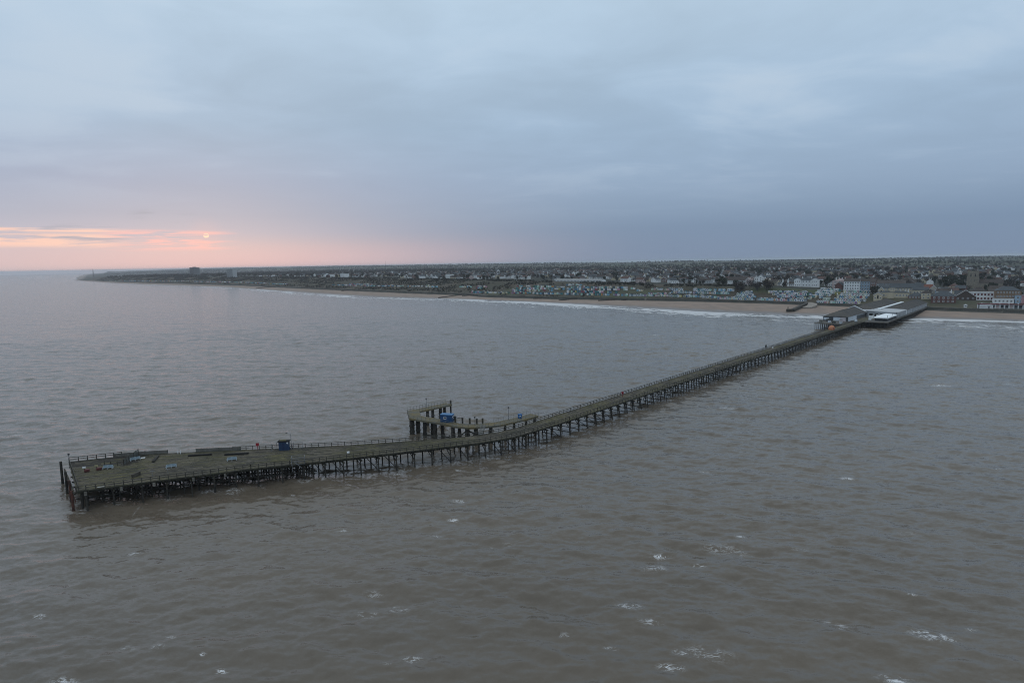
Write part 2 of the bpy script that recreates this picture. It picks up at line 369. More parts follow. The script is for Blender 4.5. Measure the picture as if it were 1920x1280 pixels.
HUT_ROWS = [
 ('front row beside the pier', [(342.4,697.4,4.9,9),(344.1,696.0,4.9,1),(345.7,694.6,5.0,1),(348.1,693.4,4.9,8),(350.0,691.9,4.9,15),(353.3,689.7,4.9,12),(355.4,688.0,4.9,12),(357.5,686.4,4.9,1),(359.6,684.7,5.0,3),(361.6,683.6,4.9,8),(363.4,682.1,4.9,1),(365.5,680.4,5.0,10),(367.9,679.1,4.9,11),(370.2,677.3,4.9,4),(372.4,675.5,5.0,14),(374.8,673.6,5.0,5)]),
 ('second row beside the pier', [(363.0,700.6,7.4,0),(364.9,698.5,7.3,2),(366.7,696.4,7.3,5),(368.6,694.8,7.3,9),(370.7,693.2,7.3,6),(372.5,691.1,7.2,1),(374.5,689.4,7.2,9),(376.6,687.7,7.2,0),(378.6,685.5,7.2,5),(380.6,683.8,7.1,2),(382.5,682.1,7.1,13),(384.7,680.3,7.0,4)]),
 ('third row beside the pier', [(368.3,704.8,10.2,5),(370.0,702.8,10.2,0),(371.6,701.4,10.2,0),(373.5,699.8,10.2,7),(375.3,698.8,10.2,9),(377.6,697.0,10.2,15),(379.7,695.3,10.2,12),(381.7,693.6,10.2,1),(384.0,692.4,10.2,0),(386.2,690.6,10.2,6),(388.5,689.3,10.1,5),(390.7,687.5,10.1,0)]),
 ('fourth row beside the pier', [(373.4,706.8,12.5,4),(375.3,705.2,12.5,10),(377.4,703.5,12.5,1),(379.7,702.3,12.5,5),(381.6,701.3,12.5,9),(383.7,699.6,12.4,6),(386.4,698.1,12.4,7),(388.7,696.8,12.4,4),(390.7,695.1,12.4,10),(392.9,693.8,12.3,12),(395.2,692.5,12.3,9)]),
 ('top row under blue terrace', [(379.7,712.7,15.5,5),(381.6,711.7,15.4,14),(383.5,710.7,15.4,1),(386.5,709.6,15.3,7),(389.6,709.0,15.2,12),(392.6,709.1,15.0,6),(395.9,709.5,14.9,1),(399.2,710.0,14.7,1),(402.0,710.1,14.6,10),(405.3,710.5,14.4,0),(409.0,711.3,14.2,4)]),
 ('uppermost row above concrete slipway', [(365.9,736.8,17.0,1),(367.2,735.0,16.9,1),(368.2,732.8,16.8,10),(369.5,731.0,16.7,3),(370.7,729.3,16.7,0),(372.0,727.5,16.6,12),(374.3,724.1,16.4,4),(375.6,722.3,16.3,1),(376.7,720.5,16.2,1)]),
 ('second row above concrete slipway', [(358.8,729.6,14.9,12),(359.9,727.9,14.8,4),(361.5,726.5,14.7,1),(362.6,724.9,14.6,1),(363.9,723.1,14.5,10),(365.3,721.8,14.4,3),(366.5,720.1,14.3,0),(367.8,718.3,14.2,12),(368.9,716.6,14.2,4),(370.3,715.3,14.1,1)]),
 ('third row above concrete slipway', [(354.8,726.3,12.5,3),(356.0,724.7,12.4,0),(357.2,722.9,12.3,12),(358.4,721.2,12.2,4),(359.7,719.5,12.1,1),(361.1,718.2,12.0,1),(362.3,716.4,11.9,10),(363.6,714.7,11.9,3)]),
 ('lowest row above concrete slipway', [(349.9,723.6,9.9,1),(351.0,721.9,9.8,10),(354.7,716.7,9.4,3),(356.1,714.9,9.3,0)]),
 ('top row below white hotel', [(317.2,768.6,13.3,5),(319.3,766.6,13.3,11),(321.4,764.7,13.4,3),(323.3,762.7,13.4,3),(325.2,760.9,13.4,1),(327.1,758.9,13.4,12),(328.9,756.5,13.5,0),(330.9,754.6,13.5,3),(332.7,752.7,13.5,11),(334.7,750.7,13.6,2),(336.6,748.8,13.6,9),(338.5,746.8,13.6,13),(342.2,742.9,13.7,7),(344.0,741.5,13.7,10),(345.9,739.6,13.7,1),(347.8,737.6,13.8,3)]),
 ('second row below white hotel', [(319.5,761.5,11.3,10),(321.5,759.1,11.3,9),(323.3,757.2,11.4,3),(325.3,755.3,11.4,13),(327.3,753.3,11.4,8),(329.0,750.9,11.5,5),(331.0,749.0,11.5,0),(332.7,747.1,11.6,4),(334.6,745.2,11.6,2),(336.5,743.2,11.6,8),(338.3,741.3,11.7,3),(340.1,739.4,11.7,10),(342.1,737.9,11.7,8),(343.9,736.0,11.8,10),(345.7,734.0,11.8,3),(347.6,732.0,11.8,7),(349.4,730.1,11.9,9)]),
 ('third row below white hotel', [(321.4,753.0,9.1,9),(323.3,751.1,9.1,0),(325.3,749.1,9.1,2),(327.1,746.7,9.2,3),(329.0,744.8,9.2,8),(331.0,742.8,9.3,2),(332.9,740.9,9.3,8),(334.7,738.9,9.3,7),(336.6,737.0,9.3,0),(338.4,735.1,9.4,3),(340.4,733.0,9.4,2),(342.2,731.1,9.4,1)]),
 ('fourth row below white hotel', [(330.6,737.9,7.6,0),(332.5,736.0,7.6,6),(336.2,732.1,7.7,1),(338.1,730.2,7.7,4),(340.0,728.2,7.8,3),(341.8,726.2,7.8,5),(343.6,724.2,7.9,13),(345.4,722.3,7.9,10)]),
 ('promenade row left of slipway', [(300.1,759.3,5.2,4),(302.3,757.4,5.2,2),(304.3,755.5,5.2,12),(306.5,754.1,5.2,10),(308.5,752.2,5.2,2),(310.7,750.2,5.2,2),(312.5,747.8,5.3,2),(314.6,745.9,5.3,15),(316.5,743.9,5.3,3),(318.2,741.6,5.3,6),(320.1,739.7,5.4,3),(322.2,737.7,5.4,8),(323.9,735.8,5.4,6),(325.9,733.9,5.4,9),(327.6,731.4,5.4,1),(329.5,729.5,5.5,10),(331.3,727.6,5.5,3),(333.2,725.6,5.5,4),(335.1,723.6,5.5,3),(336.8,721.7,5.5,3),(338.6,719.8,5.6,4)]),
 ('topmost row below grey terrace', [(291.6,791.4,12.1,0),(293.7,789.0,12.2,10),(296.0,787.1,12.2,3),(298.0,784.7,12.2,4),(300.1,782.9,12.2,9)]),
 ('middle row below grey terrace', [(286.3,789.5,9.8,10),(288.4,787.1,9.8,12),(290.7,785.2,9.8,2),(292.9,783.3,9.9,3),(295.1,781.4,9.9,4),(297.2,779.0,9.9,3),(299.2,777.2,10.0,3)]),
 ('lower row below grey terrace', [(282.5,786.5,7.7,9),(284.7,784.1,7.8,2),(287.0,782.2,7.8,3),(289.1,780.3,7.8,12),(293.7,776.5,7.8,2),(295.8,774.6,7.9,6),(298.0,772.7,7.9,3),(300.0,770.8,7.9,2)]),
 ('promenade row below grey terrace', [(263.3,793.0,5.5,9),(265.4,791.2,5.5,8),(267.5,788.9,5.5,1),(269.7,787.1,5.5,8),(271.9,785.3,5.4,1),(273.9,783.0,5.4,2),(276.2,781.1,5.4,5),(278.4,779.3,5.4,2),(280.5,777.5,5.4,12),(282.5,775.7,5.3,3),(284.5,773.3,5.4,3),(286.5,771.5,5.3,10),(288.7,769.6,5.3,0),(290.7,767.8,5.3,9),(292.9,765.9,5.3,1),(294.8,764.1,5.3,2),(296.7,762.3,5.2,13)]),
 ('upper row below bungalows', [(246.6,842.7,14.3,3),(248.9,840.5,14.4,3),(251.4,838.7,14.3,1),(254.0,836.3,14.4,2),(256.3,834.1,14.4,2),(258.7,831.8,14.4,3),(260.8,829.5,14.4,3),(263.2,827.2,14.4,12),(267.7,822.6,14.5,2),(272.4,818.4,14.5,2),(274.6,816.1,14.5,2),(276.8,813.8,14.6,2),(281.2,809.1,14.6,3),(283.5,807.2,14.6,2),(285.7,804.9,14.6,3)]),
 ('middle row below bungalows', [(243.6,833.0,10.8,14),(246.2,830.6,10.9,0),(248.6,828.9,10.9,1),(251.1,826.6,10.9,10),(253.5,824.8,10.9,3),(255.8,822.5,11.0,1),(258.1,820.2,11.0,4),(260.5,817.9,11.0,15),(262.7,816.1,11.0,4),(265.0,813.8,11.1,3),(267.3,812.0,11.1,1),(269.6,809.7,11.1,1),(271.8,807.3,11.2,12),(274.0,805.5,11.2,3),(276.2,803.2,11.2,12),(278.4,801.4,11.2,1)]),
 ('promenade row below bungalows', [(240.2,820.7,6.8,12),(242.5,818.5,6.8,2),(244.9,816.2,6.7,0),(247.1,813.9,6.6,4),(249.3,811.2,6.6,3),(251.6,808.9,6.5,4),(253.8,806.6,6.5,3),(256.0,804.3,6.4,7),(258.2,802.1,6.4,9),(260.7,799.7,6.3,12)]),
 ('upper row below twin gables', [(199.7,883.3,14.0,12),(202.4,881.1,14.0,8),(205.0,878.5,14.1,10),(207.6,876.8,14.1,4),(210.0,874.2,14.1,3),(215.2,869.8,14.1,10),(218.0,867.6,14.1,8),(220.5,865.4,14.2,13),(222.9,863.3,14.2,9),(225.4,861.1,14.2,9),(227.8,858.9,14.2,2),(230.5,857.1,14.2,10),(232.9,854.9,14.3,3)]),
 ('middle row below twin gables', [(219.9,853.5,11.1,0),(222.4,851.3,11.1,5),(224.9,849.1,11.1,11),(227.5,846.9,11.1,9),(229.9,845.2,11.1,1),(232.3,843.0,11.1,4),(235.0,841.2,11.1,2),(237.3,839.0,11.1,9),(239.7,837.3,11.1,3)]),
 ('promenade row below twin gables', [(166.5,874.0,6.8,3),(169.1,871.9,6.8,0),(171.6,869.9,6.8,3),(174.4,868.4,6.8,3),(177.1,866.3,6.8,3),(179.6,864.2,6.8,9),(182.3,862.6,6.8,3),(184.9,860.6,6.8,14),(187.6,858.9,6.8,10),(190.2,856.8,6.8,12),(192.7,855.2,6.8,9),(197.8,851.5,6.8,8),(200.2,849.4,6.8,4),(202.9,847.7,6.8,10),(205.4,846.1,6.8,3),(207.7,844.0,6.9,5),(210.5,842.3,6.8,8),(212.8,840.7,6.8,4),(215.4,838.9,6.8,3),(217.8,836.8,6.9,1),(220.4,835.1,6.9,1),(222.7,833.4,6.9,3),(225.1,831.7,6.9,5),(230.0,828.3,6.9,10),(232.5,826.6,6.9,9),(234.8,824.9,6.9,3),(237.3,823.1,6.9,12)]),
 ('rear promenade row below twin gables', [(191.5,866.4,8.8,2),(194.2,864.2,8.9,8),(196.7,862.6,8.9,12),(199.5,860.5,8.9,12),(202.1,858.3,8.9,6),(204.8,856.6,8.9,3),(207.4,854.5,9.0,1),(209.9,852.8,9.0,8),(215.1,849.0,9.0,4)]),
]
FAR_HUTS = [(90.8,1011.2,17.3,9),(93.6,1008.5,17.4,3),(96.5,1005.7,17.4,3),(99.1,1002.9,17.4,4),(104.7,997.8,17.5,12),(107.6,995.0,17.5,3),(110.4,992.2,17.5,2),(71.7,1007.1,14.4,9),(74.8,1004.4,14.4,10),(77.6,1001.7,14.5,4),(80.6,998.9,14.5,3),(83.5,995.7,14.6,3),(95.4,984.6,14.7,12),(98.4,981.8,14.8,4),(101.3,979.0,14.8,1),(104.2,976.1,14.8,3),(107.0,973.3,14.9,2),(112.6,968.1,15.0,8),(115.5,965.3,15.0,1),(118.4,962.9,15.0,2),(124.0,958.2,15.1,1),(126.7,955.8,15.1,3),(129.5,953.4,15.1,14),(132.1,951.0,15.2,4),(135.0,948.6,15.2,3),(137.7,946.2,15.2,12),(142.9,941.9,15.3,1),(145.6,939.5,15.3,3),(148.4,937.5,15.3,10),(153.6,932.6,15.4,0),(156.4,930.6,15.4,10),(158.9,928.2,15.4,3),(161.6,925.7,15.5,0),(164.3,923.7,15.5,2),(166.8,921.2,15.5,3),(169.4,919.2,15.5,3),(70.5,992.1,12.3,3),(73.4,989.4,12.3,3),(76.4,986.6,12.4,5),(79.6,983.4,12.4,13),(82.4,981.1,12.5,2),(88.1,975.6,12.5,4),(91.1,972.8,12.6,2),(97.0,967.2,12.6,4),(99.7,964.4,12.7,9),(102.5,962.1,12.7,2),(105.4,959.3,12.8,3),(111.0,954.1,12.8,9),(113.9,952.3,12.8,0),(116.8,949.9,12.8,10),(122.2,945.2,12.9,3),(124.8,943.3,12.9,4),(127.6,941.0,12.9,6),(133.1,936.2,13.0,10),(136.0,934.2,13.0,1),(138.6,931.8,13.0,3),(141.3,929.4,13.1,0),(143.8,927.5,13.1,3),(146.6,925.0,13.1,3),(149.2,923.1,13.1,0),(151.9,921.1,13.1,3),(154.3,918.7,13.2,3),(157.1,916.7,13.2,8),(164.9,910.2,13.2,12),(167.2,908.3,13.3,3),(86.6,955.0,9.7,3),(92.4,949.9,9.7,12),(95.2,947.2,9.8,0),(98.0,944.9,9.8,5),(100.6,943.1,9.8,1),(103.4,940.8,9.8,9),(106.4,938.4,9.8,6),(109.0,936.6,9.8,6),(111.8,934.2,9.8,2),(114.7,931.9,9.8,13),(117.4,930.0,9.8,1),(120.0,927.7,9.8,1),(123.0,925.8,9.8,8),(125.4,923.4,9.9,1),(128.2,921.5,9.8,1),(131.0,919.1,9.9,3),(133.4,917.2,9.9,8),(141.5,911.0,9.9,12),(144.0,909.1,9.9,9),(151.8,903.2,9.9,1),(67.5,949.9,7.0,10),(70.5,947.7,7.0,12),(73.1,945.0,7.0,4),(76.1,942.2,7.1,1),(81.7,937.2,7.1,3),(84.4,935.0,7.1,2),(87.4,932.7,7.1,0),(90.2,930.9,7.1,4),(93.1,928.6,7.1,3),(95.7,926.3,7.1,1),(98.5,924.5,7.1,4),(104.0,920.4,7.1,12),(107.0,918.5,7.0,13),(112.1,914.4,7.0,3),(115.0,912.5,7.0,1),(117.6,910.7,7.0,10),(123.1,906.4,7.0,1),(125.7,904.5,7.0,4),(128.3,902.7,7.0,1),(130.9,900.8,7.0,15),(133.6,898.9,7.0,4),(136.3,896.9,7.0,3),(138.8,895.0,7.0,2),(146.5,889.2,7.0,4),(149.1,887.3,7.0,14),(151.7,885.3,7.0,3),(156.8,881.4,6.9,2),(159.3,879.9,6.9,4),(161.8,877.9,6.9,12),(175.1,908.4,14.6,12),(177.8,905.8,14.6,3),(180.2,891.5,12.2,2),(183.0,889.4,12.2,3),(185.4,886.8,12.2,10),(-67.0,1085.8,5.4,8),(-63.7,1083.0,5.4,1),(-60.2,1079.7,5.5,2),(-56.5,1076.4,5.5,11),(-53.1,1073.1,5.5,2),(-49.8,1068.7,5.6,1),(-46.0,1063.9,5.7,0),(-42.9,1059.5,5.8,10),(-39.4,1055.1,5.9,1),(-36.1,1050.2,6.0,3),(-32.6,1045.8,6.1,3),(-29.2,1040.9,6.2,10),(-25.8,1036.0,6.3,3),(-19.4,1027.2,6.5,4),(-16.4,1023.7,6.5,0),(-13.0,1020.8,6.6,10),(-6.8,1015.8,6.6,10),(-3.8,1012.8,6.6,7),(2.4,1007.3,6.6,11),(5.7,1004.8,6.6,6),(8.6,1002.3,6.7,9),(11.7,999.3,6.7,12),(14.8,996.7,6.7,6),(17.7,994.2,6.7,0),(20.8,991.1,6.7,12),(23.8,988.5,6.8,15),(26.6,986.5,6.8,2),(29.5,983.9,6.8,1),(35.3,978.7,6.8,3),(38.3,976.1,6.8,1),(41.2,973.4,6.8,3),(44.2,970.8,6.9,1),(46.8,968.7,6.9,2),(49.8,966.0,6.9,0),(52.7,963.4,6.9,3),(55.5,960.7,6.9,3),(58.0,958.5,6.9,9),(61.1,955.8,7.0,3),(63.7,953.7,7.0,2),(3.2,1036.5,9.5,11),(6.2,1033.5,9.6,3),(9.2,1031.0,9.6,12),(12.1,1028.4,9.6,1),(15.1,1025.9,9.7,2),(18.2,1023.3,9.7,0),(21.1,1020.3,9.7,1),(24.0,1017.7,9.8,6),(27.1,1015.1,9.8,10),(30.1,1012.5,9.8,3),(36.0,1007.3,9.9,10),(38.9,1004.7,9.9,3),(44.7,999.5,10.0,12),(53.0,992.1,10.1,6),(61.6,984.6,10.2,4),(64.3,981.9,10.2,2),(10.2,1052.1,12.1,1),(16.5,1046.0,12.2,3),(19.4,1043.4,12.2,13),(22.5,1040.4,12.2,1),(28.4,1034.7,12.3,3),(31.6,1031.6,12.3,2),(34.4,1029.0,12.3,8),(37.6,1026.4,12.4,3),(40.5,1023.3,12.4,1),(43.2,1020.7,12.4,12),(49.1,1015.4,12.5,3),(52.0,1012.8,12.5,8),(55.0,1009.6,12.5,3),(60.5,1004.3,12.6,12),(63.5,1001.6,12.6,1),(66.1,998.9,12.7,2),(12.3,1078.2,14.7,6),(15.3,1073.6,14.7,12),(18.5,1069.1,14.8,2),(27.4,1058.4,15.0,3),(30.5,1055.3,15.0,3),(39.3,1046.5,15.1,7),(42.2,1043.9,15.1,1),(45.0,1040.8,15.1,12),(50.6,1035.5,15.1,3),(53.6,1032.3,15.2,10),(56.6,1029.7,15.2,13),(59.2,1027.0,15.2,12),(62.0,1024.4,15.2,3),(64.8,1021.2,15.3,12),(67.6,1018.5,15.3,15),(-60.7,1154.6,12.5,6),(-57.3,1151.3,12.5,3),(-54.3,1147.9,12.5,3),(-51.3,1144.6,12.6,0),(-48.3,1141.7,12.6,10),(-45.3,1138.3,12.6,8),(-61.8,1139.0,10.6,6),(-58.7,1135.6,10.6,2),(-55.6,1132.8,10.6,12),(-52.6,1129.4,10.7,1),(-439.0,1546.7,8.7,9),(-433.9,1540.9,8.7,1),(-419.0,1524.8,8.8,2),(-414.4,1519.8,8.8,3),(-410.1,1515.3,8.8,4),(-405.2,1509.9,8.8,1),(-400.9,1505.4,8.8,9),(-396.1,1499.9,8.9,3),(-391.4,1494.9,8.9,3),(-386.3,1489.5,8.9,4),(-382.2,1484.9,8.9,11),(-377.8,1480.4,8.9,3),(-373.4,1475.3,9.0,4),(-368.9,1470.7,9.0,6),(-363.9,1465.3,9.0,8),(-359.7,1460.7,9.0,3),(-346.6,1446.4,9.1,2),(-342.6,1442.1,9.1,3),(-334.1,1432.9,9.1,6),(-330.1,1428.7,9.2,8),(-325.8,1424.0,9.2,2),(-321.2,1418.9,9.2,3),(-317.3,1414.6,9.2,4),(-313.5,1410.9,9.2,2),(-309.3,1406.2,9.2,1),(-304.8,1401.0,9.3,12),(-300.8,1396.8,9.3,0),(-292.9,1388.2,9.3,3),(-288.8,1383.9,9.3,3),(-285.1,1380.1,9.4,0),(-281.3,1375.8,9.4,2),(-277.3,1371.5,9.4,2),(-273.7,1367.6,9.4,3),(-386.5,1509.2,10.7,2),(-382.5,1505.0,10.7,6),(-377.7,1499.5,10.7,6),(-373.0,1494.5,10.7,1),(-364.5,1485.3,10.7,9),(-359.9,1480.2,10.7,2),(-355.3,1475.2,10.8,3),(-350.6,1470.1,10.8,4),(-346.5,1465.5,10.8,9),(-342.2,1460.8,10.8,10),(-337.8,1456.2,10.8,3),(-333.4,1451.0,10.9,12),(-329.4,1446.8,10.9,3),(-324.8,1441.7,10.9,4),(-320.6,1437.0,10.9,15),(-316.6,1432.8,10.9,3),(-276.0,1372.8,9.6,12),(-271.7,1368.1,9.7,3),(-268.1,1364.2,9.7,0),(-263.6,1359.4,9.7,2),(-259.6,1355.1,9.7,15),(-255.6,1350.8,9.8,9),(-251.5,1346.5,9.8,9),(-247.4,1342.1,9.8,10),(-243.9,1338.2,9.9,0),(-239.7,1333.4,9.9,3),(-235.7,1329.5,9.9,3),(-231.8,1325.1,9.9,12),(-227.8,1320.7,10.0,12),(-212.8,1304.5,10.1,2),(-208.8,1300.1,10.1,15),(-205.0,1296.1,10.1,4),(-201.4,1292.1,10.2,3),(-198.0,1288.6,10.2,1),(-194.1,1284.1,10.2,3),(-190.6,1280.6,10.2,4),(-186.9,1276.6,10.3,3),(-179.6,1268.6,10.3,3),(-176.2,1265.0,10.3,13),(-169.2,1257.4,10.4,3),(-162.2,1249.7,10.5,3),(-158.8,1246.1,10.5,10),(-155.6,1242.5,10.5,2),(-151.8,1238.4,10.5,3),(-148.7,1234.8,10.6,1),(-145.2,1231.2,10.6,2),(-276.6,1388.0,11.0,8),(-261.5,1372.1,11.1,3),(-169.5,1271.0,11.7,12),(-166.2,1267.4,11.7,5),(-95.6,1184.9,11.6,12),(-92.3,1181.6,11.6,12),(-89.5,1178.3,11.6,3),(-86.1,1175.0,11.6,10),(-80.2,1168.9,11.7,2),(-77.5,1166.1,11.7,13),(-74.4,1162.8,11.7,12),(-1235.2,2361.0,8.2,3),(-1227.2,2353.9,8.2,8),(-1222.1,2350.9,8.1,3),(-1214.0,2343.9,8.1,13),(-1206.7,2336.4,8.1,3),(-1198.6,2329.3,8.1,10),(-1191.0,2322.0,8.2,12),(-1183.2,2314.7,8.2,6),(-1175.7,2307.3,8.2,5),(-1155.2,2289.7,8.2,10),(-1147.4,2282.4,8.2,9),(-1140.0,2274.9,8.2,2),(-1132.9,2267.3,8.2,3),(-1125.1,2260.0,8.3,2),(-1117.6,2252.5,8.3,0),(-1112.5,2249.5,8.2,8),(-1103.2,2238.5,8.3,3),(-1095.8,2231.5,8.3,2),(-1088.8,2224.9,8.3,0),(-1074.9,2211.7,8.4,0),(-1067.2,2204.3,8.4,8),(-1060.9,2198.5,8.4,3),(-1053.9,2191.9,8.4,3),(-1046.8,2185.2,8.4,8),(-1041.1,2179.7,8.4,12),(-1033.3,2172.3,8.4,9),(-1027.8,2167.2,8.4,2),(-1019.8,2159.4,8.4,0),(-1014.1,2153.8,8.4,2),(-1006.8,2146.7,8.4,3),(-986.5,2126.9,8.4,8),(-980.4,2120.9,8.4,8),(-968.1,2109.0,8.3,3),(-960.7,2101.9,8.3,10),(-955.0,2096.2,8.3,3),(-948.2,2089.5,8.3,3),(-936.1,2077.9,8.3,9),(-929.7,2071.4,8.3,8),(-923.5,2065.5,8.3,3),(-916.5,2058.7,8.2,12),(-910.8,2053.1,8.2,0),(-898.8,2041.4,8.2,4),(-892.6,2035.4,8.2,12),(-886.9,2029.7,8.2,12),(-881.4,2024.5,8.2,2),(-875.3,2018.4,8.2,10),(-868.8,2011.9,8.2,4),(-862.9,2006.3,8.2,12),(-856.7,2000.3,8.1,3),(-851.3,1995.0,8.1,8),(-845.2,1988.9,8.1,7),(-839.3,1983.2,8.1,15),(-834.2,1978.3,8.1,3),(-828.5,1972.6,8.1,3),(-822.9,1967.3,8.1,2),(-817.3,1961.5,8.1,8),(-811.3,1955.9,8.1,1),(-805.9,1950.5,8.1,12),(-800.9,1945.6,8.0,2),(-794.6,1939.5,8.0,2),(-789.5,1934.6,8.0,13),(-783.8,1928.8,8.0,3),(-775.1,1915.6,7.5,2),(-768.9,1908.4,7.5,15),(-762.3,1900.8,7.5,14),(-755.5,1892.7,7.5,2),(-748.2,1884.3,7.4,2),(-742.5,1877.4,7.4,9),(-735.3,1869.0,7.4,3),(-728.8,1861.3,7.4,3),(-722.6,1854.1,7.4,8),(-703.6,1831.9,7.3,2),(-697.8,1825.1,7.3,5),(-685.5,1810.5,7.3,2),(-679.0,1802.8,7.2,2),(-673.4,1796.3,7.2,4),(-668.0,1789.8,7.2,3),(-662.0,1783.0,7.2,12),(-650.4,1769.1,7.2,2),(-644.8,1762.7,7.2,12),(-638.6,1755.3,7.1,2),(-633.1,1748.8,7.1,3),(-627.2,1741.9,7.1,1),(-622.0,1735.8,7.1,3),(-615.9,1728.4,7.1,14),(-1940.7,3043.6,4.2,3),(-1923.5,3024.9,4.4,3),(-1909.1,3010.3,4.4,3),(-1894.2,2996.1,4.5,7),(-1862.4,2962.9,4.8,12),(-1813.2,2911.1,5.2,3),(-1798.9,2896.5,5.3,4),(-1782.0,2877.6,5.4,4),(-1767.6,2862.9,5.5,8),(-1739.1,2833.5,5.7,2),(-1722.0,2814.7,5.9,2),(-1708.0,2799.8,6.0,12),(-1693.5,2785.2,6.1,2),(-1679.5,2770.3,6.3,8),(-1662.5,2751.4,6.4,2),(-1648.7,2736.3,6.6,3),(-1634.3,2721.7,6.7,3),(-1620.2,2706.8,6.8,2),(-1606.3,2691.8,6.9,2),(-1595.4,2680.8,7.0,13),(-1583.6,2670.4,7.0,0),(-1572.6,2659.5,7.1,2),(-1552.5,2642.3,7.1,9),(-1541.3,2631.5,7.1,3),(-1532.8,2624.9,7.1,2),(-1521.2,2614.2,7.2,10),(-1512.8,2607.5,7.2,14),(-1501.3,2596.9,7.2,2),(-1490.3,2585.9,7.3,9),(-1481.9,2579.2,7.3,3),(-1473.6,2572.4,7.3,15),(-1462.4,2561.6,7.3,5),(-1453.8,2555.0,7.3,12),(-1442.8,2544.0,7.4,8),(-1434.1,2537.4,7.4,2),(-1426.0,2530.5,7.4,3),(-1414.8,2519.6,7.4,9),(-1395.2,2501.9,7.5,2),(-1386.9,2495.0,7.5,1),(-1378.5,2488.3,7.5,15),(-1367.8,2477.1,7.6,12),(-1359.2,2470.4,7.5,8),(-1351.0,2463.5,7.5,1),(-1342.8,2456.5,7.6,9),(-1332.1,2445.3,7.6,15),(-1323.6,2438.6,7.6,10),(-1315.5,2431.5,7.6,9),(-1307.3,2424.6,7.6,3),(-1299.2,2417.6,7.7,7),(-1288.4,2406.4,7.7,12),(-1280.3,2399.4,7.8,3),(-1271.9,2392.5,7.8,1),(-1263.7,2385.6,7.8,2),(-1255.5,2378.6,7.8,13),(-1247.4,2371.5,7.8,9)]
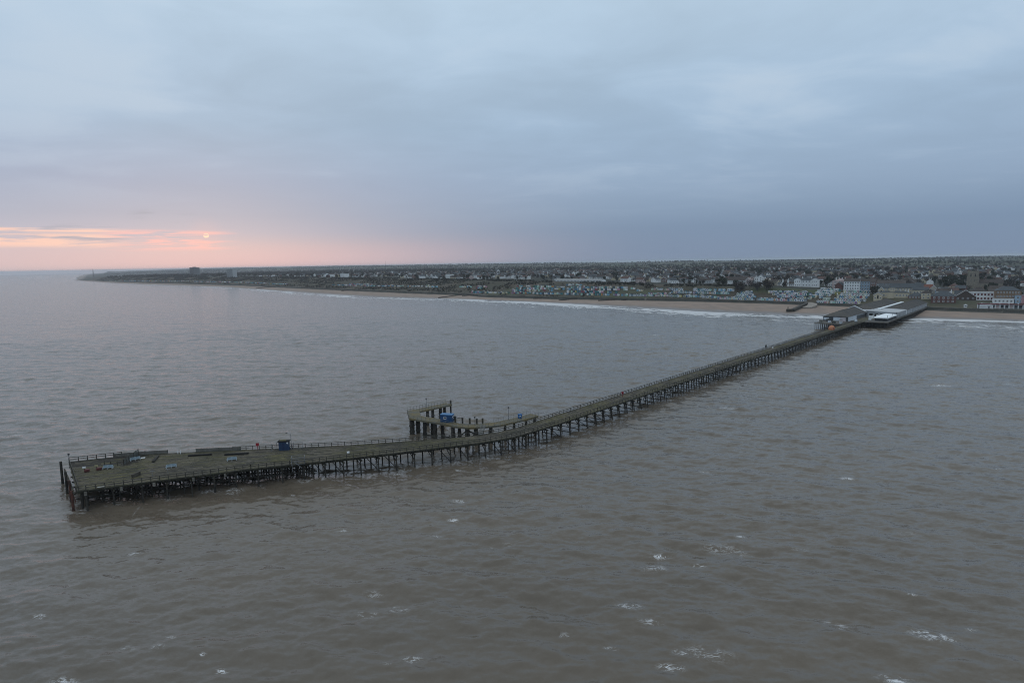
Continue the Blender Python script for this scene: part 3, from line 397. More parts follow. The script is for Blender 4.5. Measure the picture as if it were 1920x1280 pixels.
BUILDINGS = [
 ('tower_block', 'dark grey tower block with rooftop plant room on far cliff', 'tower block', -1415.3, 2797.2, 22.6, 46.3, 37.1, 1.1, 24, 'tower', 'concrete', 'slate', (6, 9), 0, -40),
 ('tower_block', 'pale slimmer tower block right of the darker one', 'tower block', -999.6, 2239.9, 22.0, 30.9, 27.2, 0.8, 18, 'tower', 'palegrey', 'slate', (5, 8), 0, -25),
 ('seaside_house', 'white house leftmost of the far white cluster', 'house', -580.8, 1950.1, 22.9, 19.5, 7.8, 3.8, 14, 'gable', 'white', 'slate', (4, 2), 1, -40),
 ('seaside_house', 'white house second in the far white cluster', 'house', -554.9, 1929.0, 22.9, 19.2, 7.4, 3.6, 14, 'hip', 'white', 'brown', (4, 2), 1, -40),
 ('apartment_block', 'white flat roofed block in far white cluster', 'apartment block', -483.1, 1801.1, 22.9, 17.8, 10.2, 0.6, 18, 'flat', 'white', 'slate', (5, 3), 0, -40),
 ('white_terrace', 'long low white terrace on the far clifftop', 'terrace', -451.1, 1918.9, 22.9, 94.3, 5.0, 2.4, 14, 'gable', 'white', 'slate', (18, 1), 3, -40),
 ('seaside_house', 'small lone white house right of far white terrace', 'house', -379.2, 1896.7, 22.9, 10.1, 4.9, 2.8, 12, 'gable_front', 'white', 'brown', (2, 2), 1, -40),
 ('seaside_house', 'white house with long roof, left of flat white villa', 'house', -338.5, 1863.2, 22.9, 11.5, 5.7, 2.6, 12, 'gable', 'white', 'slate', (3, 2), 1, -40),
 ('villa', 'wide white flat roofed villa with set-back upper floor', 'villa', -294.7, 1826.6, 22.9, 59.5, 7.7, 0.6, 16, 'flat', 'white', 'slate', (10, 2), 0, -40),
 ('seaside_house', 'white gable fronted house between villa and modern block', 'house', -199.5, 1580.1, 22.3, 8.3, 5.4, 3.7, 12, 'gable_front', 'white', 'slate', (2, 2), 1, -40),
 ('seaside_house', 'low white house beside the white gable fronted one', 'house', -189.8, 1574.3, 22.2, 9.0, 3.6, 2.4, 12, 'gable', 'white', 'slate', (3, 1), 1, -40),
 ('villa', 'white modern villa with projecting flat canopy', 'villa', -151.2, 1511.6, 22.0, 15.9, 8.7, 0.5, 15, 'flat', 'white', 'slate', (4, 2), 0, -40),
 ('apartment_block', 'white balconied block standing alone on clifftop lawn', 'apartment block', -88.0, 1452.5, 21.9, 24.0, 6.5, 0.5, 16, 'flat', 'white', 'slate', (7, 2), 0, -40),
 ('seaside_house', 'cream house with yellow gable left of white row', 'house', -31.4, 1400.8, 21.9, 8.5, 5.7, 2.6, 13, 'gable_front', 'cream', 'brown', (2, 2), 1, -40),
 ('seaside_house', 'white house third right of balconied block', 'house', -19.3, 1382.0, 21.9, 10.8, 7.1, 2.4, 13, 'hip', 'white', 'slate', (3, 2), 1, -40),
 ('seaside_house', 'white flat fronted house with two bays above scrub slope', 'house', -4.5, 1352.1, 21.9, 14.1, 6.0, 2.1, 13, 'gable', 'white', 'brown', (4, 2), 1, -40),
 ('seaside_house', 'broad white house with dark hipped roof above scrub', 'house', 11.4, 1331.5, 21.9, 13.9, 6.8, 2.0, 13, 'hip', 'white', 'slate', (4, 2), 2, -40),
 ('seaside_house', 'white house rightmost before the long holiday block', 'house', 26.8, 1285.8, 21.9, 14.5, 4.8, 2.4, 13, 'gable', 'white', 'redtile', (4, 2), 1, -40),
 ('holiday_block', 'very long low white building with pale grey roof', 'holiday block', 114.6, 1075.9, 21.5, 96.9, 2.2, 2.2, 13, 'gable', 'white', 'palegrey', (30, 1), 0, -42),
 ('villa', 'white flat roofed villa with raised white upper storey', 'villa', 210.7, 1067.4, 21.0, 23.7, 4.1, 0.4, 15, 'flat2', 'white', 'slate', (7, 1), 0, -42),
 ('gabled_house', 'cream gable fronted house, left one of a pair', 'house', 221.6, 1036.5, 20.8, 6.0, 4.2, 3.3, 12, 'gable_front', 'cream', 'brown', (1, 2), 1, -40),
 ('gabled_house', 'cream gable fronted house, right one of a pair', 'house', 229.7, 1033.2, 20.8, 6.0, 4.2, 3.2, 12, 'gable_front', 'cream', 'brown', (1, 2), 1, -40),
 ('bungalow', 'low cream wing house beside right cream gable', 'bungalow', 237.6, 1043.2, 20.8, 5.1, 2.6, 1.8, 11, 'gable', 'cream', 'brown', (2, 1), 1, -40),
 ('gabled_house', 'brown roofed house with bright white gable top', 'house', 244.8, 1006.1, 20.6, 9.9, 4.9, 3.0, 12, 'gable_front', 'brick', 'brown', (3, 2), 0, -40),
 ('bungalow', 'white bungalow just right of bright white gable', 'bungalow', 253.7, 1002.3, 20.6, 9.0, 3.3, 2.6, 11, 'gable', 'white', 'brown', (4, 1), 1, -40),
 ('bungalow', 'white bungalow with twin dormers in clifftop row', 'bungalow', 260.9, 994.3, 20.5, 8.9, 3.9, 2.6, 11, 'hip', 'white', 'brown', (4, 1), 1, -40),
 ('bungalow', 'cream bungalow in middle of clifftop row', 'bungalow', 268.0, 986.1, 20.5, 8.9, 3.8, 3.0, 11, 'gable', 'cream', 'redtile', (4, 1), 1, -40),
 ('bungalow', 'white bungalow under a wide flat grey roof', 'bungalow', 277.0, 977.9, 20.4, 13.3, 3.8, 2.6, 12, 'hip', 'white', 'slate', (5, 1), 1, -40),
 ('gabled_house', 'white topped gable house left of green fronted one', 'house', 282.5, 961.2, 20.4, 7.0, 5.1, 2.6, 12, 'gable_front', 'white', 'brown', (2, 2), 0, -40),
 ('bungalow', 'white low house between two white topped gables', 'bungalow', 290.2, 958.4, 20.3, 9.6, 3.6, 2.9, 11, 'gable', 'white', 'brown', (4, 1), 1, -40),
 ('gabled_house', 'steep white gable house with chimney above lawn', 'house', 306.6, 963.8, 20.3, 7.9, 5.1, 4.0, 12, 'gable_front', 'white', 'redtile', (2, 2), 1, -40),
 ('bungalow', 'pinkish low bungalow with long front', 'bungalow', 319.8, 975.3, 20.3, 8.9, 3.2, 2.5, 11, 'gable', 'pinkish', 'brown', (4, 1), 0, -40),
 ('brown_house', 'dark brown roofed house right of pinkish bungalow', 'house', 314.1, 926.6, 20.1, 11.9, 3.8, 4.5, 13, 'hip', 'brick', 'brown', (4, 2), 1, -40),
 ('seafront_terrace', 'white two storey terrace under long brown roof', 'terrace', 310.1, 861.2, 19.8, 25.9, 6.4, 4.5, 13, 'gable', 'white', 'brown', (9, 2), 2, -38),
 ('gabled_house', 'pinkish gable house with tall chimney beside white terrace', 'house', 318.0, 842.3, 19.6, 5.9, 6.8, 3.8, 13, 'gable_front', 'pinkish', 'pinkish', (2, 2), 1, -38),
 ('seaside_house', 'grey house squeezed between pinkish gable and tall house', 'house', 325.5, 847.4, 19.5, 5.5, 5.1, 2.5, 12, 'gable', 'palegrey', 'slate', (2, 2), 1, -38),
 ('tall_house', 'tall white house with gable, left half of pair', 'house', 330.7, 846.0, 19.5, 5.5, 9.6, 3.1, 12, 'gable_front', 'white', 'slate', (2, 3), 1, -38),
 ('tall_house', 'tallest white house on the clifftop, plain right side', 'house', 333.7, 838.9, 19.4, 6.3, 11.4, 3.1, 13, 'gable_front', 'white', 'slate', (1, 4), 1, -38),
 ('twin_gable_villa', 'cream villa with two pointed front gables', 'villa', 338.0, 828.0, 19.3, 9.7, 6.6, 3.2, 13, 'twin', 'cream', 'brown', (4, 2), 2, -36),
 ('seaside_house', 'cream house with low wing right of twin gables', 'house', 352.6, 840.9, 19.3, 8.3, 5.1, 2.3, 12, 'gable', 'cream', 'brown', (3, 2), 1, -36),
 ('seaside_house', 'small white house half hidden by trees, near half-timbered villa', 'house', 355.4, 832.1, 19.2, 3.9, 2.7, 1.7, 10, 'gable', 'white', 'slate', (2, 1), 1, -36),
 ('turreted_villa', 'half timbered villa with two pointed white turrets', 'villa', 353.6, 808.3, 19.1, 7.7, 6.3, 2.7, 12, 'turret', 'brick', 'brown', (2, 2), 0, -36),
 ('bungalow', 'low white building with brown roof beside big hotel', 'bungalow', 361.5, 806.4, 19.0, 9.6, 3.3, 3.0, 12, 'hip', 'white', 'brown', (4, 1), 0, -36),
 ('small_house', 'small white house among trees right of hotel', 'house', 413.7, 822.6, 18.2, 5.6, 3.6, 3.1, 10, 'gable_front', 'white', 'slate', (2, 2), 0, -33),
 ('small_house', 'small white house left of the pink block', 'house', 414.1, 812.3, 17.9, 5.5, 3.4, 2.5, 10, 'gable_front', 'white', 'slate', (2, 1), 1, -33),
 ('pink_block', 'tall pale pink rendered block with white chimneys', 'apartment house', 401.1, 765.4, 16.9, 16.5, 9.7, 2.5, 17, 'hip', 'pinkish', 'pinkish', (3, 3), 4, -33),
 ('seafront_terrace', 'white three storey terrace under brown roof above huts', 'terrace', 406.5, 748.3, 16.3, 17.0, 10.0, 2.9, 14, 'gable', 'white', 'brown', (6, 3), 2, -33),
 ('seafront_terrace', 'pale blue three storey terrace adjoining white one', 'terrace', 421.1, 747.7, 15.8, 17.3, 10.2, 2.9, 14, 'gable', 'paleblue', 'brown', (6, 3), 2, -33),
 ('brick_house', 'narrow brick house at right end of blue terrace', 'house', 424.7, 735.8, 14.9, 5.5, 10.6, 3.5, 13, 'gable', 'brick', 'brown', (2, 3), 1, -33),
 ('grey_terrace', 'long grey terrace with dark windows behind cream halls', 'terrace', 452.2, 752.1, 14.3, 35.9, 8.7, 3.6, 14, 'gable', 'palegrey', 'brown', (10, 2), 3, -33),
 ('cream_house', 'cream gabled house left in front of grey terrace', 'house', 424.2, 712.8, 13.5, 10.1, 6.0, 3.5, 14, 'gable', 'cream', 'slate', (3, 2), 1, -33),
 ('chapel', 'small cream chapel with pointed gable and lancet window', 'chapel', 408.9, 692.1, 13.0, 5.9, 4.8, 3.8, 10, 'gable_front', 'cream', 'slate', (1, 1), 0, -33),
 ('gabled_hall', 'cream gabled hall with arched window by arcade roof', 'hall', 395.2, 674.3, 7.8, 8.2, 6.3, 2.8, 16, 'gable_front', 'cream', 'slate', (3, 1), 0, -33),
 ('entrance_building', 'long cream pier entrance building with little tower', 'entrance building', 412.1, 674.3, 10.6, 28.5, 5.7, 1.8, 12, 'entrance', 'cream', 'slate', (9, 1), 0, -33),
 ('cream_block', 'long cream block with slate roof and end gable', 'apartment block', 452.5, 717.7, 12.4, 33.2, 6.6, 4.8, 15, 'gable', 'cream', 'slate', (10, 2), 0, -33),
 ('pyramid_roofed_house', 'house with big brown pyramid roof behind cream block', 'house', 525.3, 832.9, 15.2, 18.0, 4.4, 7.6, 20, 'hip', 'brick', 'brown', (5, 1), 0, -33),
 ('cream_house', 'cream low block with grey roof right of long block', 'house', 461.5, 705.9, 11.6, 15.4, 5.4, 3.0, 13, 'gable', 'cream', 'slate', (5, 1), 0, -33),
 ('slate_roofed_shed', 'low dark shed with blue grey roof by pier entrance', 'shed', 427.8, 660.9, 10.3, 14.4, 2.7, 3.4, 12, 'hip', 'brick', 'slate', (5, 1), 0, -33),
 ('square_house', 'cream square house with hipped roof at pier entrance', 'house', 433.9, 654.5, 10.0, 8.5, 6.4, 3.2, 11, 'hip', 'cream', 'brown', (2, 2), 0, -33),
 ('half_timbered_house', 'half timbered house with bright orange roof', 'house', 493.5, 744.8, 12.0, 12.8, 5.0, 4.1, 12, 'gable', 'tudor', 'orange', (3, 2), 0, -33),
 ('half_timbered_house', 'half timbered house with dark red roof and white gable', 'house', 495.5, 734.4, 11.5, 7.3, 4.9, 4.1, 11, 'gable_front', 'tudor', 'redtile', (2, 2), 1, -33),
 ('blue_grey_house', 'blue grey gabled house left of two', 'house', 494.5, 723.5, 11.1, 6.9, 4.2, 3.3, 11, 'gable_front', 'paleblue', 'slate', (2, 2), 1, -33),
 ('blue_grey_house', 'blue grey house with wide slate roof right of gabled one', 'house', 499.7, 721.2, 10.8, 8.4, 3.8, 3.6, 11, 'gable', 'paleblue', 'slate', (3, 2), 1, -33),
 ('brick_block', 'red brick block with white windows and slate hipped roof', 'apartment block', 436.8, 631.8, 7.4, 20.7, 6.9, 5.0, 16, 'hip', 'redbrick', 'slate', (5, 2), 0, -33),
 ('yellow_house', 'yellowish cream house left of white chimney house', 'house', 505.5, 718.9, 10.5, 5.3, 5.2, 2.5, 11, 'gable', 'cream', 'redtile', (2, 2), 1, -33),
 ('yellow_house', 'yellowish cream house right neighbour with twin chimneys', 'house', 505.8, 712.0, 10.3, 5.7, 5.2, 2.5, 11, 'gable', 'cream', 'redtile', (2, 2), 2, -33),
 ('dark_gabled_inn', 'dark brown inn with broad sloping gable roof', 'inn', 469.4, 646.2, 9.0, 18.1, 3.3, 6.8, 16, 'gable_front', 'brown', 'brown', (4, 1), 1, -33),
 ('corner_inn', 'white corner inn with red framed windows', 'inn', 480.7, 639.1, 8.9, 20.9, 7.9, 0.3, 16, 'flat', 'white', 'slate', (7, 2), 0, -33),
 ('roofscape_house', 'tall house with red dormer behind white corner inn', 'house', 537.6, 719.1, 9.4, 14.8, 4.3, 4.4, 12, 'hip', 'redbrick', 'brown', (3, 1), 3, -33),
 ('brick_shop', 'narrow brick houses between white inn and brown block', 'house', 509.5, 659.3, 8.9, 10.9, 7.4, 3.0, 12, 'gable', 'brick', 'brown', (4, 2), 2, -33),
 ('brown_brick_block', 'brown brick four storey block with blue grey roof', 'apartment block', 484.1, 609.2, 8.6, 20.0, 11.5, 4.1, 16, 'hip', 'brownbrick', 'slate', (8, 3), 1, -33),
 ('shopfront', 'white single storey shop with wide dark windows', 'shop', 477.4, 606.1, 8.0, 16.1, 4.3, 0.3, 8, 'flat', 'white', 'slate', (5, 1), 0, -33),
 ('painted_house', 'pale blue narrow house beside brown brick block', 'house', 487.1, 601.0, 8.2, 4.4, 7.3, 0.8, 10, 'flat', 'paleblue', 'slate', (1, 2), 0, -33),
 ('painted_house', 'pink house at the right picture edge', 'house', 490.8, 599.3, 8.2, 8.4, 7.4, 0.8, 10, 'flat', 'pink', 'slate', (2, 2), 0, -33),
]
SPEC = {'hotel': [374.4, 796.1, 18.5, 28.3, 9.4, 1.9], 'church': [611.5, 830.8, 11.3, 14.8, 22.9, 0.4], 'nave': [610.1, 809.3, 10.4, 23.8, 4.3, 4.8], 'chalets': [461.6, 576.2, 5.1, 50.1, 5.0, 1.3], 'chaletend': [445.5, 585.6, 4.9, 10.2, 5.3, 0.8], 'kiosk': [436.4, 599.9, 5.1, 2.9, 2.8, 0.8]}
POINTS = {'mast1': (-5117.8, 7723.1, 2.8), 'mast2': (-1198.3, 6037.2, 35.7), 'mast3': (-882.8, 6459.9, 42.0), 'slip0': (334.8, 702.6, 3.5), 'slip1': (312.9, 669.6, 1.5), 'steps': (447.8, 567.1, 2.6), 'greenshed': (370.8, 711.6, 13.2), 'paleshed': (357.1, 708.1, 7.6)}
GROYNES = [((67.2, 883.3, 1.4), (95.4, 885.9, 4.1)), ((118.8, 853.6, 1.7), (146.6, 854.5, 3.7)), ((148.9, 846.9, 2.2), (159.6, 846.0, 3.1)), ((32.6, 923.4, 2.0), (48.0, 917.3, 4.0)), ((-36.7, 990.4, 2.3), (-7.2, 990.7, 5.2)), ((-2.9, 962.1, 2.4), (21.4, 949.9, 4.9)), ((-82.5, 1047.9, 1.8), (-60.1, 1031.0, 4.5)), ((-365.0, 1349.0, 1.9), (-332.2, 1346.7, 4.9)), ((-524.1, 1549.5, 3.7), (-501.0, 1559.8, 5.2)), ((-472.3, 1489.6, 4.5), (-453.3, 1511.2, 5.4)), ((-426.9, 1442.8, 4.8), (-411.6, 1467.6, 5.6)), ((-393.3, 1410.3, 4.8), (-373.9, 1428.0, 5.7)), ((-322.0, 1323.5, 4.9), (-305.4, 1350.0, 5.7)), ((-293.6, 1337.8, 5.8), (-277.5, 1342.8, 7.1)), ((-265.8, 1285.4, 5.1), (-246.4, 1298.4, 6.6)), ((-675.5, 1663.2, 0.5), (-613.1, 1667.1, 4.8)), ((-868.9, 1938.5, 1.9), (-824.3, 1911.7, 4.7)), ((-934.5, 2009.2, 2.3), (-900.7, 1991.2, 4.7))]
SPURS = {'spur': [(-131.5, 1116.0, 1.0), (-106.0, 1097.3, 1.5), (-82.5, 1071.7, 2.2)], 'slant': [(-119.1, 1024.0, 0.2), (-97.5, 1055.8, 1.2), (-82.4, 1069.8, 2.2)], 'slipwall': [(281.8, 639.0, 0.4), (287.7, 638.6, 0.6), (309.8, 670.2, 1.5), (326.1, 690.6, 3.0), (332.1, 707.1, 3.6)], 'ramp': [(330.1, 696.7, 4.9), (332.8, 689.9, 4.4), (324.6, 675.1, 3.2), (314.7, 666.0, 2.0)], 'steps': (448.3, 568.9, 2.2), 'steps2': (177.9, 837.0, 2.2), 'steps3': (253.0, 803.4, 2.2)}
TREE_SPOTS = [(649.5,916.4,13.5,0),(570.7,819.4,12.3,0),(610.6,883.8,13.6,0),(714.5,984.9,14.3,0),(619.3,869.1,12.6,0),(627.9,907.1,14.1,0),(649.1,903.8,12.9,0),(693.8,965.3,14.2,0),(674.9,964.7,15.2,0),(578.0,813.0,11.7,0),(599.8,839.9,12.1,0),(595.2,843.2,12.4,0),(642.4,925.1,14.5,0),(609.5,849.6,12.1,0),(687.9,973.3,15.0,0),(662.2,944.9,14.6,0),(583.2,830.8,12.3,0),(570.9,816.9,12.1,0),(717.5,990.2,14.5,0),(629.3,892.0,13.2,0),(621.2,898.4,14.0,0),(710.3,978.7,14.1,0),(824.7,1073.1,13.8,0),(629.8,818.8,10.1,0),(835.3,1108.4,15.4,0),(686.2,915.0,12.1,0),(800.5,1072.0,15.1,0),(621.8,811.7,10.1,0),(735.3,964.4,12.4,0),(836.4,1086.2,13.9,0),(807.3,1051.1,13.5,0),(618.8,803.3,9.9,0),(681.4,909.8,12.0,0),(816.1,1061.4,13.6,0),(600.0,791.9,10.1,0),(846.1,1079.9,13.3,0),(623.7,805.8,9.8,0),(676.0,894.4,11.6,0),(726.8,971.5,13.0,0),(699.3,905.6,11.2,0),(782.6,961.5,10.6,1),(654.2,819.4,9.3,1),(718.5,890.4,9.9,1),(639.9,799.4,9.1,1),(784.7,973.3,11.0,1),(745.6,914.8,9.9,1),(746.8,932.5,10.6,1),(730.9,911.9,10.3,1),(673.5,854.6,10.0,1),(654.4,829.5,9.7,1),(579.9,1059.7,20.0,1),(698.9,1151.6,20.4,1),(767.9,1281.7,21.3,1),(713.9,1186.9,20.7,1),(557.1,989.4,19.4,1),(703.5,1222.1,21.1,1),(739.7,1211.1,20.8,1),(793.0,1330.8,21.5,1),(774.9,1271.6,21.1,1),(543.3,989.0,19.5,1),(556.7,996.5,19.5,1),(683.2,1100.8,20.0,1),(788.5,1445.0,22.2,1),(684.3,1219.8,21.2,1),(586.5,990.3,18.8,1),(781.5,1366.4,21.8,1),(798.9,1359.2,21.7,1),(632.2,1145.7,20.7,1),(841.8,1407.7,21.7,1),(624.5,1077.1,20.0,1),(728.3,1206.9,20.8,1),(812.2,1325.6,21.3,1),(628.0,1046.5,19.6,1),(704.8,1150.9,20.4,1),(801.5,1451.0,22.1,1),(781.5,1335.2,21.6,1),(482.3,955.0,19.5,0),(470.2,924.7,19.3,0),(461.3,938.7,19.4,0),(432.5,862.5,18.8,0),(468.2,936.9,19.4,0),(405.3,807.2,17.9,0),(406.8,808.1,17.9,0),(393.5,799.6,18.1,0),(442.4,865.8,18.7,0),(435.5,866.0,18.8,0),(489.5,957.5,19.5,0),(437.5,865.5,18.8,0),(386.3,913.6,19.6,1),(447.1,1013.2,20.2,1),(419.4,952.1,19.8,1),(398.9,925.0,19.7,1),(385.2,935.2,19.8,1),(378.8,889.0,19.5,1),(377.3,898.9,19.6,1),(408.3,924.2,19.6,1),(458.8,1023.9,20.3,1),(404.4,927.6,19.7,1),(532.4,996.1,19.6,1),(528.7,1029.1,20.0,1),(545.1,1024.5,19.8,1),(517.8,1008.2,19.8,1),(518.5,983.1,19.6,1),(491.8,959.8,19.5,1),(552.8,926.5,17.8,1),(528.1,910.3,17.9,1),(556.0,911.7,17.2,1),(583.6,926.3,17.0,1),(563.4,963.2,18.6,1),(547.7,926.0,17.9,1),(574.9,975.6,18.7,1),(575.9,984.3,18.9,1),(316.3,775.0,15.1,1),(307.5,786.1,15.7,1),(309.8,786.3,16.5,1),(307.7,786.6,16.1,1),(306.9,792.8,17.4,1),(311.9,788.7,17.7,1),(308.0,783.2,15.0,1),(303.7,797.8,17.9,1),(317.3,785.6,18.3,1),(288.1,799.7,13.7,1),(292.9,803.9,16.5,1),(288.8,807.0,16.2,1),(288.6,800.0,14.0,1),(293.4,795.6,14.1,1),(292.3,794.4,13.5,1),(292.3,795.0,13.6,1),(295.9,802.9,17.1,1),(181.5,1276.8,22.1,1),(197.6,1222.7,22.0,1),(171.4,1189.3,21.9,1),(188.7,1277.7,22.1,1),(173.5,1245.5,22.0,1),(196.5,1212.7,22.0,1),(192.3,1278.7,22.1,1),(186.2,1259.4,22.1,1),(139.7,1326.3,22.0,0),(137.6,1304.3,22.0,0),(151.8,1376.3,22.1,0),(148.3,1349.0,22.1,0),(211.6,1305.6,22.2,0),(212.1,1266.9,22.1,0),(225.7,1351.9,22.2,0),(219.2,1338.8,22.2,0),(295.1,885.5,20.0,0),(288.8,852.7,19.8,0),(288.4,856.0,19.9,0),(317.0,934.6,20.1,0),(311.7,912.6,20.0,0),(318.3,937.9,20.1,0),(-101.3,1367.9,21.9,0),(-117.2,1619.4,22.1,0),(-108.0,1631.6,22.2,0),(-42.8,1308.4,21.9,0),(-62.3,1499.8,21.9,0),(-42.5,1448.5,21.9,0),(-96.9,1430.8,21.9,0),(-87.9,1561.2,21.9,0),(-441.8,2073.7,23.2,0),(-423.9,1967.6,23.0,0),(-400.3,1963.9,23.0,0),(-423.7,1940.0,23.0,0),(-819.3,2435.7,22.9,0),(-671.8,2182.7,23.0,0),(-651.1,2125.3,23.0,0),(-903.0,2755.6,23.0,0),(-714.2,2219.2,23.0,0),(-839.4,2550.2,23.0,0),(-767.6,2463.0,23.2,0),(-731.1,2308.3,23.1,0),(-3058.9,5949.6,13.2,0),(-1333.9,2524.0,21.9,0),(-2989.6,5760.2,11.6,0),(-2845.5,5378.5,10.2,0),(-1288.5,2468.8,19.7,0),(-2846.0,5395.2,10.3,0),(-2339.8,4508.8,8.6,0),(-1254.7,2430.0,18.1,0),(-1296.9,2520.8,22.6,0),(-3089.7,5916.7,12.5,0),(-864.7,2425.2,22.9,0),(-913.4,2332.3,22.8,0),(-763.6,2240.8,22.9,0),(-684.9,1981.8,22.7,0),(-1189.0,2765.0,22.5,0),(-734.5,2107.5,22.9,0),(-875.8,2574.9,22.9,0),(-802.9,2086.1,22.8,0),(-873.0,2274.0,22.8,0),(-879.3,2589.6,22.9,0),(-981.1,2265.5,22.8,0),(-1039.7,2739.2,22.6,0),(-896.1,2530.9,22.8,0),(-1199.8,2820.2,22.5,0),(-1184.6,2723.3,22.5,0),(-857.5,2385.4,22.9,0),(410.6,706.3,13.9,2),(404.1,700.8,13.9,2),(320.3,786.0,18.9,1),(319.6,779.7,17.6,1),(317.0,777.5,16.3,1),(319.6,773.7,16.0,1),(313.0,788.9,18.0,1),(324.4,777.2,18.2,1),(539.2,752.1,10.6,2),(522.2,729.8,10.4,2),(561.0,777.2,10.9,2),(605.8,775.3,9.2,2),(591.7,766.7,9.3,2),(615.5,788.1,9.4,2),(612.2,797.0,9.8,2)]
MASTSPOT = (570.4, 911.6, 16.9)
HAZE_DENSITY = 7e-5
# ---------------------------------------------------------------- numpy mesh helper
def grid_mesh(name, V, nr, nc, mats, attrs=None, smooth=True, midx=None):
    me = bpy.data.meshes.new(name)
    i = np.arange(nr-1)[:, None]*nc+np.arange(nc-1)[None, :]
    F = np.stack([i, i+1, i+nc+1, i+nc], -1).reshape(-1, 4)
    me.vertices.add(len(V)); me.vertices.foreach_set('co', V.astype(np.float32).ravel())
    me.loops.add(F.size); me.loops.foreach_set('vertex_index', F.astype(np.int32).ravel())
    me.polygons.add(len(F)); me.polygons.foreach_set('loop_start', np.arange(0, F.size, 4, dtype=np.int32))
    me.polygons.foreach_set('use_smooth', np.full(len(F), smooth))
    for m in mats: me.materials.append(m)
    for k, a in (attrs or {}).items():
        at = me.attributes.new(k, 'FLOAT', 'POINT'); at.data.foreach_set('value', a.astype(np.float32).ravel())
    me.update(calc_edges=True)
    return me

def vnoise(x, y, seed=0):
    """cheap smooth value noise, vectorised"""
    xi = np.floor(x).astype(np.int64); yi = np.floor(y).astype(np.int64)
    fx, fy = x-xi, y-yi
    fx = fx*fx*(3-2*fx); fy = fy*fy*(3-2*fy)
    def h(a, b):
        n = (a*374761393+b*668265263+seed*974711) & 0x7fffffff
        n = ((n ^ (n >> 13))*1274126177) & 0x7fffffff
        return ((n ^ (n >> 16)) & 0xffff)/65535.0
    return (h(xi, yi)*(1-fx)+h(xi+1, yi)*fx)*(1-fy)+(h(xi, yi+1)*(1-fx)+h(xi+1, yi+1)*fx)*fy

# ---------------------------------------------------------------- sea
def water_material():
    m = bpy.data.materials.new("muddy_sea_water")
    m.use_nodes = True
    t = NT(m.node_tree)
    b = t.n['Principled BSDF']
    pos = t.node('ShaderNodeNewGeometry').outputs['Position']
    flat = t.vmath('MULTIPLY', pos, (1, 1, 0))
    big = t.noise(t.mapping(flat, rot=(0, 0, 0.5), scale=(1, 2.2, 1)), 0.006, 4, 0.55)
    mid = t.noise(t.mapping(flat, rot=(0, 0, 0.25), scale=(1, 2.0, 1)), 0.06, 4, 0.6)
    c = t.mix(t.smooth(big, 0.35, 0.65), (0.112, 0.092, 0.070), (0.100, 0.085, 0.068))
    c = t.mix(t.math('MULTIPLY', t.smooth(mid, 0.4, 0.7), 0.3), c, (0.088, 0.073, 0.056))
    # foam: a vertex field says where it may lie, noise breaks it into lace
    WDIR = rad(14)
    fo = t.node('ShaderNodeAttribute', attribute_name='foam').outputs['Fac']
    su = t.node('ShaderNodeAttribute', attribute_name='surf').outputs['Fac']
    lace = t.noise(t.mapping(flat, rot=(0, 0, WDIR), scale=(0.6, 1.0, 1.0)), 0.85, 6, 0.70, 1.1)
    ridge = t.math('ABSOLUTE', t.math('SUBTRACT', lace, 0.5))
    vein = t.math('SUBTRACT', 1.0, t.smooth(ridge, 0.01, 0.055))
    lace2 = t.noise(flat, 0.55, 5, 0.7, 0.3)
    fm = t.math('MULTIPLY', t.math('MULTIPLY', t.smooth(fo, 0.05, 0.75), vein), t.smooth(lace2, 0.40, 0.58))
    fm = t.math('MAXIMUM', fm, t.smooth(t.math('ADD', t.math('MULTIPLY', fo, 0.9), t.math('MULTIPLY', lace, 0.5)), 1.08, 1.2))
    sl = t.noise(t.mapping(flat, rot=(0, 0, rad(47)), scale=(1.0, 0.3, 1)), 0.16, 5, 0.65, 0.4)
    sm = t.smooth(t.math('ADD', su, t.math('MULTIPLY', t.math('SUBTRACT', sl, 0.5), 2.6)), 0.5, 0.95)
    fm = t.math('MAXIMUM', t.math('MULTIPLY', fm, 0.82), t.math('MULTIPLY', sm, 0.62), clamp=True)
    c = t.mix(fm, c, (0.72, 0.74, 0.76))
    t.set(b.inputs['Base Color'], c)
    t.set(b.inputs['Roughness'], t.math('ADD', 0.20, t.math('MULTIPLY', fm, 0.5)))
    b.inputs['IOR'].default_value = 1.33
    b.inputs['Specular IOR Level'].default_value = 0.5
    # ripples too small for the mesh: facet slopes straight from noise, so they hold at any distance
    WD = rad(14)
    def slopes(scale, stretch, k_along, k_across, seed):
        v = t.mapping(t.vmath('ADD', flat, (seed, seed*1.7, 0)), rot=(0, 0, WD), scale=(1.0/stretch, 1.0, 1.0))
        nd = t.node('ShaderNodeTexNoise')
        t.set(nd.inputs['Vector'], v)
        nd.inputs['Scale'].default_value = scale; nd.inputs['Detail'].default_value = 3.0; nd.inputs['Roughness'].default_value = 0.6
        c_ = t.vmath('SUBTRACT', nd.outputs['Color'], (0.5, 0.5, 0.5))
        return t.vmath('MULTIPLY', c_, (k_across, k_along, 0.0))
    sl_ = t.vmath('ADD', t.vmath('ADD', slopes(0.50, 2.4, 0.60, 0.24, 13.0), slopes(1.7, 2.0, 0.60, 0.32, 57.0)), slopes(0.12, 3.0, 0.09, 0.03, 91.0))
    rotn = t.node('ShaderNodeVectorRotate', rotation_type='Z_AXIS')
    t.set(rotn.inputs['Vector'], sl_); rotn.inputs['Angle'].default_value = -WD
    geo = t.node('ShaderNodeNewGeometry').outputs['Normal']
    t.set(b.inputs['Normal'], t.vmath('NORMALIZE', t.vmath('ADD', geo, rotn.outputs[0])))
    return m

